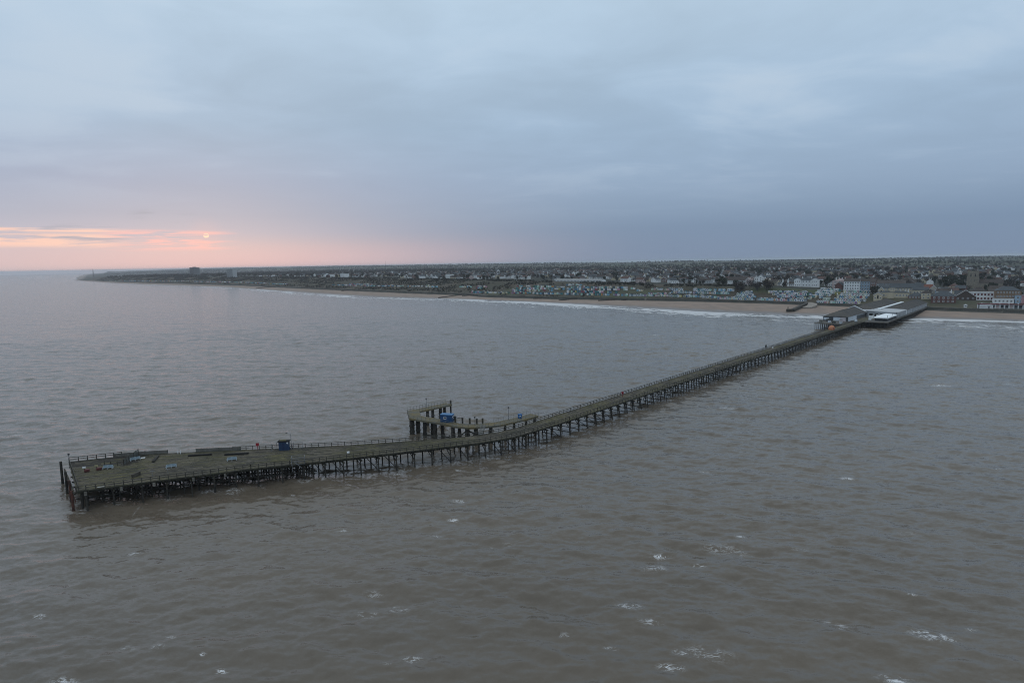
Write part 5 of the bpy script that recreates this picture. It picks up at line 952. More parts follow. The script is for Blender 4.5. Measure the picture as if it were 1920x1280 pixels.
# ---------------------------------------------------------------- landing stage beside the pier
stage = thing('landing_stage', 'hooked concrete landing stage on thick dark tubes behind the pier', 'landing stage', (0, 0, 0))
ZJ = 5.6
jdeck = mat('stage_deck', (0.105, 0.104, 0.086), 0.9, 0.35, 0.35, (0.135, 0.108, 0.052), 0.4, coords='World')
jn = [(-33.8, 198.6), (-23.6, 192.1), (-17.5, 187.2), (-13.8, 185.9), (-9.4, 186.2), (-4.0, 188.0), (4.0, 194.6), (8.2, 199.3)]
ji = [(-30.6, 202.0), (-21.5, 195.6), (-16.6, 190.9), (-13.2, 189.7), (-10.0, 190.0), (-6.2, 191.6), (1.6, 197.6), (5.6, 202.4)]
def slab(name, P, Q, z, th, m, parent):
    mb = MB()
    n = len(P)
    vs = [(p[0], p[1], z) for p in P]+[(p[0], p[1], z) for p in Q]+[(p[0], p[1], z-th) for p in P]+[(p[0], p[1], z-th) for p in Q]
    fs = []
    for i in range(n-1):
        fs += [(i, i+1, n+i+1, n+i), (3*n+i, 3*n+i+1, 2*n+i+1, 2*n+i), (2*n+i, 2*n+i+1, i+1, i), (n+i, n+i+1, 3*n+i+1, 3*n+i)]
    fs += [(0, n, 3*n, 2*n), (n-1, 3*n-1, 4*n-1, 2*n-1)]
    mb.add(vs, fs)
    o = mb.obj(name, m, parent)
    bm = bmesh.new(); bm.from_mesh(o.data); bmesh.ops.recalc_face_normals(bm, faces=bm.faces); bm.to_mesh(o.data); bm.free()
    return o
slab('walkway', jn, ji, ZJ, 0.55, jdeck, stage)
slab('walkway', [(-35.2, 199.9), (-31.4, 208.6)], [(-30.75, 202.1), (-30.6, 202.2)], ZJ-0.004, 0.5, jdeck, stage) if False else slab('walkway', [(-34.0, 198.8), (-36.2, 208.6)], [(-30.7, 202.1), (-31.9, 208.2)], ZJ-0.006, 0.5, jdeck, stage)
slab('walkway', [(-31.9, 207.9), (-21.7, 217.9)], [(-36.2, 208.8), (-24.2, 220.6)], ZJ-0.012, 0.5, jdeck, stage)
stage_rail = mat('grey_stage_rail', (0.15, 0.15, 0.14), 0.6, 0.3, 1.0)
railing(stage, jn[:4], ZJ, 1.1, 1.7, 0.07, (1.0, 0.5), stage_rail)
railing(stage, jn[3:], ZJ, 1.1, 1.7, 0.07, (1.0, 0.5), stage_rail)
railing(stage, ji[:3], ZJ, 1.1, 1.7, 0.07, (1.0, 0.5), stage_rail)
railing(stage, ji[5:], ZJ, 1.15, 1.9, 0.07, (1.0, 0.5), stage_rail)
railing(stage, [(-34.0, 198.8), (-36.1, 208.6)], ZJ, 1.1, 1.7, 0.07, (1.0, 0.5), stage_rail)
railing(stage, [(-36.1, 208.7), (-24.2, 220.5)], ZJ, 1.2, 1.3, 0.07, (1.0, 0.5), stage_rail)
railing(stage, [(-31.8, 208.0), (-21.8, 217.9)], ZJ, 1.2, 1.3, 0.07, (1.0, 0.5), stage_rail)
tm = MB(); tm.tube((0, 0, -8.5), (0, 0, 0), 0.62, 0.6, 10)
for z in (-2.2, -4.1): tm.tube((0, 0, z-0.25), (0, 0, z+0.25), 0.72, None, 10)
tube_me = tm.mesh('pile', pile_m)
for (x, y, s) in ((-33.2, 199.6, 1.25), (-31.4, 201.0, 1.15), (-28.6, 196.7, 1.0), (-26.3, 198.0, .9), (-24.9, 194.0, 1.0), (-22.7, 195.3, .95), (-18.8, 189.3, 1.0), (-16.9, 190.3, .9), (-14.2, 187.4, 1.2), (-11.6, 187.5, 1.1), (-7.0, 188.0, .95), (-2.6, 190.6, .7), (0.2, 194.5, .7), (4.1, 197.5, .7), (7.0, 200.6, .8), (-34.2, 207.3, 1.0), (-29.6, 211.4, .85), (-28.0, 212.9, .85), (-25.6, 215.4, .95), (-24.3, 216.8, .85)):
    o = link('pile', tube_me, stage, (x, y, ZJ-0.5)); o.scale = (s, s, 1)
mb = MB(); mb.tube((-22.3, 218.9, -3), (-22.3, 218.9, ZJ+1.3), 0.3, None, 10); mb.obj('mooring_pile', pile_m, stage)
for (x, y, h) in ((-18.3, 192.3, 1.9), (-15.9, 190.9, 1.7), (-13.6, 190.3, 1.7), (-11.4, 189.9, 1.6), (-9.6, 190.4, 1.5)):
    mb = MB(); mb.box((x, y, ZJ+h/2-0.2), (0.42, 0.42, h+0.4), 0.6); mb.box((x, y, ZJ+h+0.06), (0.52, 0.52, 0.12), 0.6); mb.obj('fender_post', beam_m, stage)
mb = MB(); mb.beam((-20.8, 194.6, ZJ+1.6), (-15.9, 190.9, ZJ+1.5), 0.16); mb.obj('fender_rail', beam_m, stage)
for a, b in (((-18.8, 189.4, 0.6), (-14.2, 187.5, 4.2)), ((-14.2, 187.5, 4.2), (-8.5, 188, 1.6)), ((-22.5, 194.9, 0.5), (-18.4, 190.2, 1.0)), ((-28.6, 196.9, 0.6), (-24.9, 194.2, 0.6))):
    mb = MB(); mb.beam(a, b, 0.35, 0.4); mb.obj('brace', pile_m, stage)
# light gangway between pier and stage
mb = MB()
for s_ in (0.0, 1.0):
    mb.beam((-10.2+s_, 180.2, ZD+0.2), (-9.6+s_, 186.0, ZJ), 0.12)
    mb.beam((-10.2+s_, 180.2, ZD+1.2), (-9.6+s_, 186.0, ZJ+1.0), 0.08)
    for k in range(5):
        t = k/4; mb.box((-10.2+s_+0.6*t, 180.2+5.8*t, ZD+0.7+0.6*t), (0.07, 0.07, 1.0))
for k in range(9):
    t = k/8; mb.box((-9.7+0.6*t, 180.3+5.6*t, ZD+0.22+0.75*t), (1.0, 0.5, 0.06))
g = mb.obj('gangway', stage_rail); tag(g, 'short grey railed gangway linking pier to landing stage', 'gangway')

# ---------------------------------------------------------------- things standing on the pier head
HA = math.atan2(0.35, 0.94)
def bench(loc, rz, label, flip=False):
    t = thing('double_bench', label, 'bench', loc, rz, 'pale benches on the pier head')
    pale = mat('pale_blue_white_paint', (0.25, 0.34, 0.40), 0.6, 0.35, 1.5)
    for sgn in (-1, 1):
        for k in range(3):
            mb = MB(); mb.box((0, sgn*(0.2+0.17*k), 0.46), (2.9, 0.13, 0.05)); mb.obj('seat_slat', pale, t)
    for k in range(3):
        mb = MB(); mb.box((0.05, 0.0, 0.66+0.18*k), (2.7, 0.07, 0.14)); mb.obj('back_slat', pale, t)
    for x in (-1.25, 0.0, 1.25):
        mb = MB()
        mb.box((x, 0, 0.22), (0.12, 1.0, 0.44)); mb.box((x, 0, 0.7), (0.1, 0.14, 0.6))
        mb.box((x, -0.5, 0.05), (0.2, 0.22, 0.1)); mb.box((x, 0.5, 0.05), (0.2, 0.22, 0.1))
        mb.obj('leg', mat('chalky_white_paint', (0.46, 0.48, 0.49), 0.7, 0.2, 1.0), t)
    t.scale = (0.86, 0.86, 0.86)
    return t
bench((-87.4, 154.5, ZD+0.03), HA+0.05, 'pale blue and white double bench nearest the front railing of the pier head')
bench((-74.2, 159.6, ZD+0.03), HA, 'pale blue and white double bench in front of the right black timber')
bench((-100.6, 161.2, ZD+0.03), HA+0.35, 'pale blue and white double bench against the dividing fence')
bench((-103.6, 154.6, ZD+0.03), HA-0.2, 'long pale blue bench beside the red bins in the dark corner')
# dividing fence
t = thing('dividing_fence', 'dark mesh fence dividing the dark end of the pier head from the rest', 'fence', (0, 0, 0))
a, b = Vector((-100.8, 156.6)), Vector((-102.3, 165.6))
for k in range(7):
    p = a.lerp(b, k/6); mb = MB(); mb.box((p.x, p.y, ZD+0.9), (0.12, 0.12, 1.8)); mb.obj('post', beam_m, t)
mb = MB()
for z in (0.3, 1.0, 1.7): mb.beam((a.x, a.y, ZD+z), (b.x, b.y, ZD+z), 0.08)
mb.obj('rail', beam_m, t)
mb = MB()
for k in range(40):
    p = a.lerp(b, (k+.5)/40); mb.box((p.x, p.y, ZD+1.0), (0.035, 0.035, 1.5))
tag(mb.obj('wire_mesh', mat('dull_fence_wire', (0.10, 0.12, 0.13), 0.5, 0.2, 2.0), t), kind='stuff')
c = Vector((-106.2, 157.2))
for k in range(4):
    p = a.lerp(c, k/3); mb = MB(); mb.box((p.x, p.y, ZD+0.6), (0.14, 0.14, 1.2)); mb.obj('post', beam_m, t)
mb = MB(); mb.beam((a.x, a.y, ZD+1.1), (c.x, c.y, ZD+1.1), 0.1); mb.obj('rail', beam_m, t)
# red bins with pale lids
def bin_(loc, label, lid):
    t = thing('red_bin', label, 'bin', loc, HA); t.scale = (0.8, 0.8, 0.8)
    mb = MB(); mb.prism([(-.7, -.45), (.7, -.45), (.62, .45), (-.62, .45)], 0.1, 0.8); mb.obj('body', mat('faded_red_paint', (0.11, 0.035, 0.034), 0.7, 0.4, 1.5), t)
    for x in (-.5, .5):
        mb = MB(); mb.box((x, 0, 0.05), (0.16, 0.8, 0.1)); mb.obj('foot', black_m, t)
    mb = MB(); mb.box((-0.75, 0.2, 0.9), (0.12, 0.12, 1.5)); mb.obj('post', black_m, t)
    mb = MB(); mb.box((-0.75, 0.1, 1.5), (0.9, 0.06, 0.5)); mb.obj('notice', lid, t)
bin_((-107.4, 152.3, ZD+0.03), 'faded red bin with a white notice near the left end railing', white_m)
bin_((-105.2, 153.6, ZD+0.03), 'darker red bin with yellowish notice beside the long pale bench', mat('yellowed_board', (0.34, 0.31, 0.18), 0.7, 0.2, 1.0))
def baulk(p, q, label, m, h=0.42, w_=0.6):
    mb = MB(); mb.beam((p[0], p[1], ZD+0.04+h/2), (q[0], q[1], ZD+0.04+h/2), w_, h)
    return tag(mb.obj('timber_baulk', m), label, 'timber', 'loose timbers on the pier head')
baulk((-94.6, 158.9), (-96.2, 164.2), 'brown timber baulk lying across the deck by dividing fence', wood[3])
baulk((-92.8, 146.9), (-92.4, 149.4), 'short upright-ended grey baulk near the front rail', wood[2], 0.9, 0.5)
baulk((-88.0, 164.0), (-82.0, 164.9), 'black timber baulk, left one along the back screens', black_m, 0.35)
baulk((-78.3, 164.4), (-72.2, 165.3), 'black timber baulk, right one behind the second bench', black_m, 0.35)
mb = MB(); mb.box((-99.6, 163.0, ZD+0.1), (1.0, 0.6, 0.14), 0.3); tag(mb.obj('white_board', white_m), 'small white board lying on deck right of dividing fence', 'board')
mb = MB(); mb.box((-96.5, 140.9, ZD+0.1), (1.5, 0.3, 0.08), HA); tag(mb.obj('white_board', mat('dull_white_paint', (0.5, 0.5, 0.48), 0.7, 0.2, 1.0)), 'long white board lying by the front edge near left corner', 'board')
mb = MB(); mb.box((-44.8, 164.2, ZD+0.22), (0.6, 0.45, 0.4), HA); mb.box((-44.8, 164.2, ZD+0.44), (0.66, 0.5, 0.05), HA); tag(mb.obj('white_box', white_m), 'small white box on deck between shed and landing stage', 'box')
for dx, lab in ((0, 'white marker post, left of the pair by the back screens'), (0.7, 'white marker post, right of the pair by the back screens')):
    mb = MB(); mb.tube((-92.0+dx, 166.4, ZD), (-92.0+dx, 166.4, ZD+0.85), 0.09, None, 8); mb.tube((-92.0+dx, 166.4, ZD+0.85), (-92.0+dx, 166.4, ZD+0.95), 0.13, None, 8)
    tag(mb.obj('marker_post', white_m), lab, 'post', 'pair of white marker posts')
for (x, y), lab in (((-88.3, 147.6), 'thin grey pole with a cross bar behind front rail, left of two'), ((-85.2, 148.9), 'thin grey pole with a cross bar behind front rail, right of two')):
    mb = MB(); mb.tube((x, y, ZD), (x, y, ZD+1.5), 0.06, None, 6); mb.beam((x-0.5, y, ZD+1.45), (x+0.5, y+0.15, ZD+1.45), 0.1); tag(mb.obj('cross_bar_pole', steel_m), lab, 'pole', 'grey cross bar poles')
# wire cages at the front edge steps
t = thing('wire_cage', 'galvanised wire cage gate over steps at the front edge', 'gate', (-55.2, 155.0, ZD), math.atan2(0.3, 0.95))
for x in (-1.6, 1.6):
    for y in (0.0, 1.9):
        mb = MB(); mb.box((x, y, 1.0), (0.09, 0.09, 2.0)); mb.obj('post', steel_m, t)
mb = MB()
for z in (0.15, 1.0, 1.95):
    for y in (0.0, 1.9): mb.beam((-1.6, y, z), (1.6, y, z), 0.06)
    for x in (-1.6, 1.6): mb.beam((x, 0, z), (x, 1.9, z), 0.06)
mb.obj('frame', steel_m, t)
mb = MB()
for k in range(12): mb.box((-1.5+k*0.27, 0.0, 1.0), (0.025, 0.025, 1.8)); mb.box((-1.5+k*0.27, 1.9, 1.0), (0.025, 0.025, 1.8))
tag(mb.obj('wire_mesh', steel_m, t), kind='stuff')
mb = MB(); mb.beam((-1.7, 0.1, 2.0), (-1.4, -0.2, -1.6), 0.1); mb.beam((-1.1, 0.1, 1.0), (0.9, -0.2, -0.9), 0.1); mb.obj('ladder_rail', steel_m, t)
# lifebuoys
def torus(mb, c, R, r, nrm, n=14, k=6):
    nrm = Vector(nrm).normalized(); x = nrm.cross(Vector((0, 0, 1))).normalized(); y = nrm.cross(x)
    vs = []; fs = []
    for i in range(n):
        a = 2*math.pi*i/n; d = x*math.cos(a)+y*math.sin(a)
        for j in range(k):
            b = 2*math.pi*j/k
            vs.append(tuple(Vector(c)+d*(R+r*math.cos(b))+nrm*(r*math.sin(b))))
    for i in range(n):
        for j in range(k):
            fs.append((i*k+j, ((i+1) % n)*k+j, ((i+1) % n)*k+(j+1) % k, i*k+(j+1) % k))
    mb.add(vs, fs)
def lifebuoy(x, y, label, rz):
    t = thing('lifebuoy_station', label, 'lifebuoy', (x, y, ZD), rz, 'red lifebuoys on pier railings')
    mb = MB(); mb.box((0, 0.08, 0.9), (0.14, 0.14, 1.8)); mb.obj('post', mat('dull_red_paint', (0.20, 0.02, 0.03), 0.6, 0.2, 1.0), t)
    mb = MB(); mb.box((0.0, -0.02, 1.5), (0.85, 0.08, 0.85)); mb.obj('backboard', mat('dull_red_paint', (0.20, 0.02, 0.03)), t)
    mb = MB(); torus(mb, (0, -0.12, 1.45), 0.32, 0.1, (0, 1, 0)); mb.obj('ring', red_m, t, True)
lifebuoy(-71.2, 169.0, 'red lifebuoy on back railing left of the blue shed', 0.1)
lifebuoy(40.9, 229.2, 'red lifebuoy on railing halfway along the narrow pier', DANG-0.8)
# blue shed
t = thing('blue_shed', 'dark blue boarded shed with flat overhanging roof on back of pier head', 'shed', (-63.6, 168.6, ZD), 0.06); t.scale = (0.76, 0.55, 0.96)
for k in range(12):
    mb = MB(); mb.box((-1.65+k*0.3, -1.1, 1.28), (0.29, 0.06+0.012*(k % 2), 2.55)); mb.obj('wall_board', blue_m, t)
for k in range(7):
    for x in (-1.78, 1.78):
        mb = MB(); mb.box((x, -0.92+k*0.3, 1.28), (0.06, 0.29, 2.55)); mb.obj('wall_board', blue_m, t)
mb = MB(); mb.box((0, 1.1, 1.28), (3.5, 0.06, 2.55)); mb.obj('back_wall', blue_m, t)
mb = MB(); mb.box((0, 0, 2.66), (4.15, 2.9, 0.2)); mb.box((0, -1.43, 2.62), (4.2, 0.05, 0.34)); mb.obj('roof', black_m, t)
mb = MB(); mb.box((-0.4, 0.1, 2.775), (2.2, 1.8, 0.02)); mb.obj('roof_moss', mat('yellow_moss', (0.12, 0.11, 0.045), 0.95, 0.4, 1.2), t)
d = MB(); d.box((-0.15, -1.165, 1.15), (0.8, 0.05, 1.9)); d = d.obj('door', mat('dark_blue_door', (0.018, 0.035, 0.085), 0.6, 0.2, 1.0), t)
mb = MB(); mb.box((0.12, -1.2, 1.15), (0.06, 0.03, 0.14)); mb.obj('handle', steel_m, d)
mb = MB(); mb.tube((1.35, -1.16, 2.15), (1.35, -1.21, 2.15), 0.27, None, 14); mb.obj('round_sign', white_m, t)
mb = MB(); mb.box((1.84, -0.4, 1.7), (0.05, 0.5, 1.5)); mb.obj('side_notice', mat('grey_notice', (0.35, 0.35, 0.35), 0.6, 0.2, 1.0), t)
# side gates of the shed
def side_gate(p, q, h, label):
    t = thing('side_gate', label, 'gate', (0, 0, 0), 0, 'metal guards beside the blue shed')
    p, q = Vector(p), Vector(q)
    for e in (p, q):
        mb = MB(); mb.box((e.x, e.y, ZD+h/2), (0.1, 0.1, h)); mb.obj('post', steel_m, t)
    for k in range(3):
        mb = MB(); mb.beam((p.x, p.y, ZD+0.2+(h-0.25)*k/2), (q.x, q.y, ZD+0.2+(h-0.25)*k/2), 0.06); mb.obj('bar', steel_m, t)
side_gate((-66.7, 167.3), (-66.0, 169.4), 2.0, 'curved metal guard on the left side of the blue shed')
side_gate((-61.2, 169.0), (-58.9, 169.4), 2.0, 'thin metal guard on the right side of the blue shed')

# lamp posts
def lamp(x, y, z, h, label, kind='arm', rz=0.0):
    t = thing('lamp_post', label, 'lamp post', (x, y, z), rz, 'lamp posts on the pier and stage')
    mb = MB(); mb.tube((0, 0, 0), (0, 0, h), 0.09, 0.06, 8); mb.tube((0, 0, 0), (0, 0, 0.5), 0.14, None, 8); mb.obj('column', steel_m, t)
    if kind == 'arm':
        mb = MB(); mb.tube((0, 0, h), (-0.6, 0, h+0.12), 0.05, None, 6); mb.tube((-0.6, 0, h+0.12), (-1.0, 0, h+0.3), 0.05, None, 6); mb.obj('arm', steel_m, t)
        mb = MB(); mb.box((-1.15, 0, h+0.32), (0.5, 0.2, 0.12)); mb.obj('lantern', black_m, t)
    else:
        mb = MB(); mb.tube((0, 0, h), (0, 0, h+0.35), 0.2, 0.28, 8); mb.obj('lantern', steel_m, t)
        mb = MB(); mb.tube((0, 0, h+0.35), (0, 0, h+0.5), 0.32, 0.08, 8); mb.obj('lantern_cap', black_m, t)
lamp(-61.8, 169.0, ZD, 4.3, 'lamp post with bent arm behind the blue shed')
lamp(-117.4, 160.2, ZD, 2.0, 'short light post on far left corner of the pier head', 'top')
lamp(-30.2, 213.4, ZJ-.1, 3.0, 'light post on the far arm of the landing stage', 'top')
lamp(-11.9, 188.6, ZJ-.1, 2.3, 'short lamp post in the bend of the landing stage', 'top')
lamp(-1.5, 194.0, ZJ-.1, 3.9, 'tallest lamp post on the stage near small blue box', 'top')
# blue cabin on the stage
t = thing('blue_cabin', 'bright blue steel cabin on the landing stage walkway', 'cabin', (-20.9, 193.3, ZJ+0.02), math.atan2(-6.5, 9.5)+0.35)
mb = MB(); mb.box((0, 0, 1.25), (3.9, 2.2, 2.3)); mb.obj('wall', mat('cabin_blue', (0.016, 0.062, 0.155), 0.5, 0.2, 0.8), t)
mb = MB(); mb.box((0, 0, 2.46), (4.1, 2.4, 0.12)); mb.obj('roof', mat('cabin_roof_blue', (0.045, 0.15, 0.31), 0.5, 0.15, 0.8), t)
mb = MB(); mb.box((0, 0, 0.05), (3.7, 2.0, 0.1)); mb.obj('base', black_m, t)
wf = MB(); wf.box((-0.35, -1.12, 1.45), (0.9, 0.05, 0.75)); wf = wf.obj('window_frame', white_m, t)
mb = MB(); mb.box((-0.3, -1.16, 1.5), (0.62, 0.03, 0.5)); mb.obj('pane', black_m, wf)
for (y, z, s_) in ((-0.55, 1.75, 0.42), (0.1, 1.3, 0.42), (0.45, 1.9, 0.36)):
    mb = MB(); mb.box((1.97, y, z), (0.04, s_, s_)); mb.obj('notice', white_m, t)
mb = MB(); mb.box((1.97, 0.85, 1.15), (0.04, 0.34, 1.9)); mb.obj('door', black_m, t)
t = thing('blue_locker', 'small bright blue locker near right end of landing stage', 'locker', (2.1, 196.2, ZJ), 0.6)
mb = MB(); mb.box((0, 0, 0.75), (1.0, 0.9, 1.2)); mb.obj('body', bblue_m, t)
mb = MB(); mb.box((0, 0, 1.38), (1.12, 1.0, 0.08)); mb.obj('lid', bblue_m, t)
mb = MB(); mb.box((-0.25, -0.47, 0.85), (0.35, 0.04, 0.35)); mb.obj('notice', white_m, t)
for x in (-.4, .4):
    mb = MB(); mb.box((x, 0, 0.08), (0.12, 0.8, 0.16)); mb.obj('foot', black_m, t)
# small things on the narrow pier
mb = MB(); mb.box((147.2, 350.0, ZD+0.3), (0.7, 0.6, 0.55), DANG); mb.box((147.2, 350.0, ZD+0.6), (0.76, 0.66, 0.06), DANG); tag(mb.obj('white_box', white_m), 'small white box beside dark cabinet far along narrow pier', 'box')
t = thing('cabinet', 'dark post cabinet by back railing far along narrow pier', 'cabinet', (144.2, 352.0, ZD), DANG)
mb = MB(); mb.box((0, 0, 0.75), (0.7, 0.6, 1.5)); mb.obj('body', black_m, t)
mb = MB(); mb.box((0, 0, 1.55), (0.85, 0.75, 0.1)); mb.obj('lid', beam_m, t)
# ---------------------------------------------------------------- pavilion at the landward end (local x along the pier, y to the left)
roof_dark = mat('dark_corrugated_roof', (0.060, 0.058, 0.056), 0.85, 0.25, 0.08, (0.082, 0.076, 0.068), 0.4)
roof_pale = mat('pale_sheet_roof', (0.40, 0.42, 0.44), 0.7, 0.15, 0.1, (0.34, 0.35, 0.36), 0.2)
clad_pale = mat('pale_grey_cladding', (0.36, 0.38, 0.40), 0.7, 0.2, 0.15, None, 0.2)
clad_dark = mat('dark_grey_cladding', (0.05, 0.058, 0.066), 0.8, 0.25, 0.4)
canvas = mat('bright_white_sheet', (0.78, 0.82, 0.84), 0.55, 0.08, 0.4)
panel_w = mat('pale_blue_white_panel', (0.58, 0.64, 0.70), 0.6, 0.15, 0.3)
def pav(name, label, cat):
    return thing(name, label, cat, (P0.x, P0.y, ZD), DANG)
def L(a, b, z): return (a, -b, z-ZD)
def hexa(mb, p, mi=0):
    """8 corners: 4 below, 4 above"""
    mb.add(p, [(3, 2, 1, 0), (4, 5, 6, 7), (0, 1, 5, 4), (1, 2, 6, 5), (2, 3, 7, 6), (3, 0, 4, 7)], mi)
def fix(o):
    bm = bmesh.new(); bm.from_mesh(o.data); bmesh.ops.recalc_face_normals(bm, faces=bm.faces); bm.to_mesh(o.data); bm.free(); return o
def blk(a0, a1, b0, b1, z0, z1, name, m, parent):
    mb = MB(); c = L((a0+a1)/2, (b0+b1)/2, (z0+z1)/2); mb.box(c, (a1-a0, b1-b0, z1-z0)); return mb.obj(name, m, parent)
def hall_roof(a0, a1, b0, b1, ze, zr, hip0, hip1, name, m, parent, over=0.4, seams=True):
    bm_ = (b0+b1)/2
    mb = MB()
    A0, A1, B0, B1 = a0-over, a1+over, b0-over, b1+over
    v = [L(A0, B0, ze), L(A0, B1, ze), L(A1, B1, ze), L(A1, B0, ze), L(A0+hip0, bm_, zr), L(A1-hip1, bm_, zr)]
    mb.add(v, [(0, 1, 4), (1, 2, 5, 4), (2, 3, 5), (3, 0, 4, 5), (3, 2, 1, 0)])
    o = fix(mb.obj(name, m, parent))
    if seams:
        s_ = MB()
        n = int((a1-a0)/1.9)
        for k in range(n+1):
            a = a0+(a1-a0)*k/n
            for sg, be in ((1, B1), (-1, B0)):
                # run of the seam limited by the hips
                f = 1.0
                if hip0 and a < A0+hip0: f = (a-A0)/hip0
                if hip1 and a > A1-hip1: f = min(f, (A1-a)/hip1)
                if f < 0.06: continue
                p = L(a, be, ze+0.03); q = L(a, be+(bm_-be)*f, ze+(zr-ze)*f+0.03)
                s_.beam(p, q, 0.09, 0.07)
        s_.beam(L(A0+hip0, bm_, zr+0.05), L(A1-hip1, bm_, zr+0.05), 0.5, 0.12)
        tag(s_.obj('roof_seam', m, parent), kind='stuff')
    return o
# left arcade
t = pav('arcade_hall', 'long dark roofed arcade hall with white panels, standing alone left on the pier', 'hall')
blk(390, 447, -27.8, -9.6, 4.82, 8.5, 'wall', clad_dark, t)
hall_roof(390, 447, -27.9, -9.4, 8.5, 12.5, 9.0, 0.0, 'roof', roof_dark, t)
blk(389.86, 390.0, -27.4, -23.6, 5.6, 7.6, 'sign_panel', panel_w, t)
blk(389.84, 390.0, -20.2, -15.2, 5.2, 8.0, 'sign_panel', panel_w, t)
blk(389.82, 390.0, -15.1, -11.3, 5.0, 7.9, 'sign_panel', mat('pinkish_panel', (0.50, 0.46, 0.48), 0.6, 0.15, 0.5), t)
blk(390.2, 416, -9.58, -9.40, 4.85, 8.42, 'side_panel', panel_w, t)
blk(416.05, 446.8, -9.58, -9.35, 7.5, 8.42, 'fascia', clad_pale, t)
for a in np.arange(418, 446, 4.0):
    blk(a, a+0.3, -9.58, -9.38, 4.85, 7.48, 'column', clad_pale, t)
mb = MB(); mb.beam(L(390, -27.9, 8.75), L(447, -27.9, 8.75), 0.4, 0.5); mb.obj('eaves_board', panel_w, t)
mb = MB()
hexa(mb, [L(447.5, -28.4, 8.2), L(447.5, -9.0, 8.2), L(448.1, -9.0, 8.2), L(448.1, -28.4, 8.2), L(447.5, -18.8, 13.4), L(447.5, -18.6, 13.4), L(448.1, -18.6, 13.4), L(448.1, -18.8, 13.4)])
fix(mb.obj('gable_wall', clad_pale, t))
for s0, s1 in ((-28.6, -18.7), (-8.8, -18.7)):
    mb = MB(); mb.beam(L(447.8, s0, 8.5), L(447.8, s1, 13.6), 1.1, 0.3); mb.obj('bargeboard', canvas, t)
# link building
t = pav('link_building', 'pale flat roofed link between the arcade and the big halls', 'building')
blk(448.4, 458, -13, -7.2, 4.82, 9.6, 'wall', clad_pale, t)
blk(448.2, 458.2, -13.4, -6.8, 9.6, 9.9, 'roof', roof_pale, t)
blk(450, 453, -7.24, -7.1, 4.85, 7.6, 'opening', black_m, t)
# left hall
t = pav('rear_hall', 'broad dark roofed hall behind the arcade, left of the white strip', 'hall')
blk(459, 569, -26.5, -4.6, 4.82, 9.2, 'wall', clad_dark, t)
hall_roof(459, 569, -26.5, -4.5, 9.2, 13.7, 9.0, 9.0, 'roof', roof_dark, t)
# right hall
t = pav('main_hall', 'largest dark roofed hall with long pale side wall over the water', 'hall')
blk(479.3, 588, -1.4, 14.6, 4.82, 8.9, 'wall', clad_pale, t)
hall_roof(479.3, 588, -1.5, 14.9, 8.9, 12.9, 8.0, 8.0, 'roof', roof_dark, t)
for a in np.arange(485, 586, 8.0):
    blk(a, a+0.25, 14.62, 14.74, 4.85, 8.4, 'wall_rib', clad_pale, t)
blk(479.3, 588, 14.62, 14.9, 8.3, 8.7, 'gutter', roof_pale, t)
# white strip between the halls
t = pav('valley_roof', 'bright white narrow flat roof strip in the valley between two dark halls', 'roof')
blk(461, 566, -4.2, -1.7, 4.85, 10.3, 'wall', clad_pale, t)
blk(460.5, 566.5, -4.35, -1.62, 10.3, 10.55, 'roof', canvas, t)
for a in np.arange(466, 566, 6.0):
    blk(a, a+0.12, -4.3, -1.66, 10.55, 10.62, 'roof_seam', panel_w, t)
# flat front building
t = pav('front_building', 'pale grey flat roofed building in front of main hall', 'building')
blk(443, 479, -7.2, 15.0, 4.82, 9.3, 'wall', clad_pale, t)
mb = MB(); hexa(mb, [L(442.6, -7.6, 9.32), L(442.6, 15.3, 9.0), L(479.1, 15.3, 9.0), L(479.1, -7.6, 9.32), L(442.6, -7.6, 10.2), L(442.6, 15.3, 9.4), L(479.1, 15.3, 9.4), L(479.1, -7.6, 10.2)]); fix(mb.obj('roof', roof_pale, t))
blk(477, 478.6, 15.05, 15.2, 4.85, 9.0, 'corner_pier', canvas, t)
blk(446, 448.2, 15.02, 15.1, 4.85, 7.2, 'door', mat('grey_door', (0.16, 0.18, 0.2), 0.6, 0.2, 1.0), t)
for a in np.arange(450, 476, 3.2):
    blk(a, a+0.12, 15.02, 15.1, 4.85, 8.9, 'wall_rib', clad_pale, t)
for b in np.arange(-6, 14, 4.0):
    blk(442.9, 443.0, b, b+2.6, 5.2, 7.8, 'opening', black_m, t)
# white canopy ride
t = pav('ride_canopy', 'low white pyramid canopy over dark-painted void at seaward corner of platform', 'ride')
blk(408, 440, 5.2, 14.0, 4.85, 6.9, 'base', mat('painted_void_shade', (0.02, 0.022, 0.026), 0.6, 0.2, 0.5), t)  # black block fills the open space under the canopy, painting its shade
mb = MB(); hexa(mb, [L(406.6, 4.2, 6.9), L(406.6, 14.6, 6.9), L(441.6, 14.6, 6.9), L(441.6, 4.2, 6.9), L(406.6, 4.2, 7.7), L(406.6, 14.6, 7.7), L(441.6, 14.6, 7.7), L(441.6, 4.2, 7.7)]); fix(mb.obj('fascia', canvas, t))
mb = MB(); v = [L(406.6, 4.2, 7.71), L(406.6, 14.6, 7.71), L(441.6, 14.6, 7.71), L(441.6, 4.2, 7.71), L(420, 9.4, 9.3), L(430, 9.4, 9.3)]
mb.add(v, [(0, 1, 4), (1, 2, 5, 4), (2, 3, 5), (3, 0, 4, 5), (3, 2, 1, 0)]); fix(mb.obj('canopy', canvas, t))
for a, b in ((407, 14.2), (424, 14.2), (441, 14.2), (407, 4.6)):
    blk(a-.12, a+.12, b-.12, b+.12, 7.7, 9.6 if b > 10 else 7.9, 'pole', black_m, t)
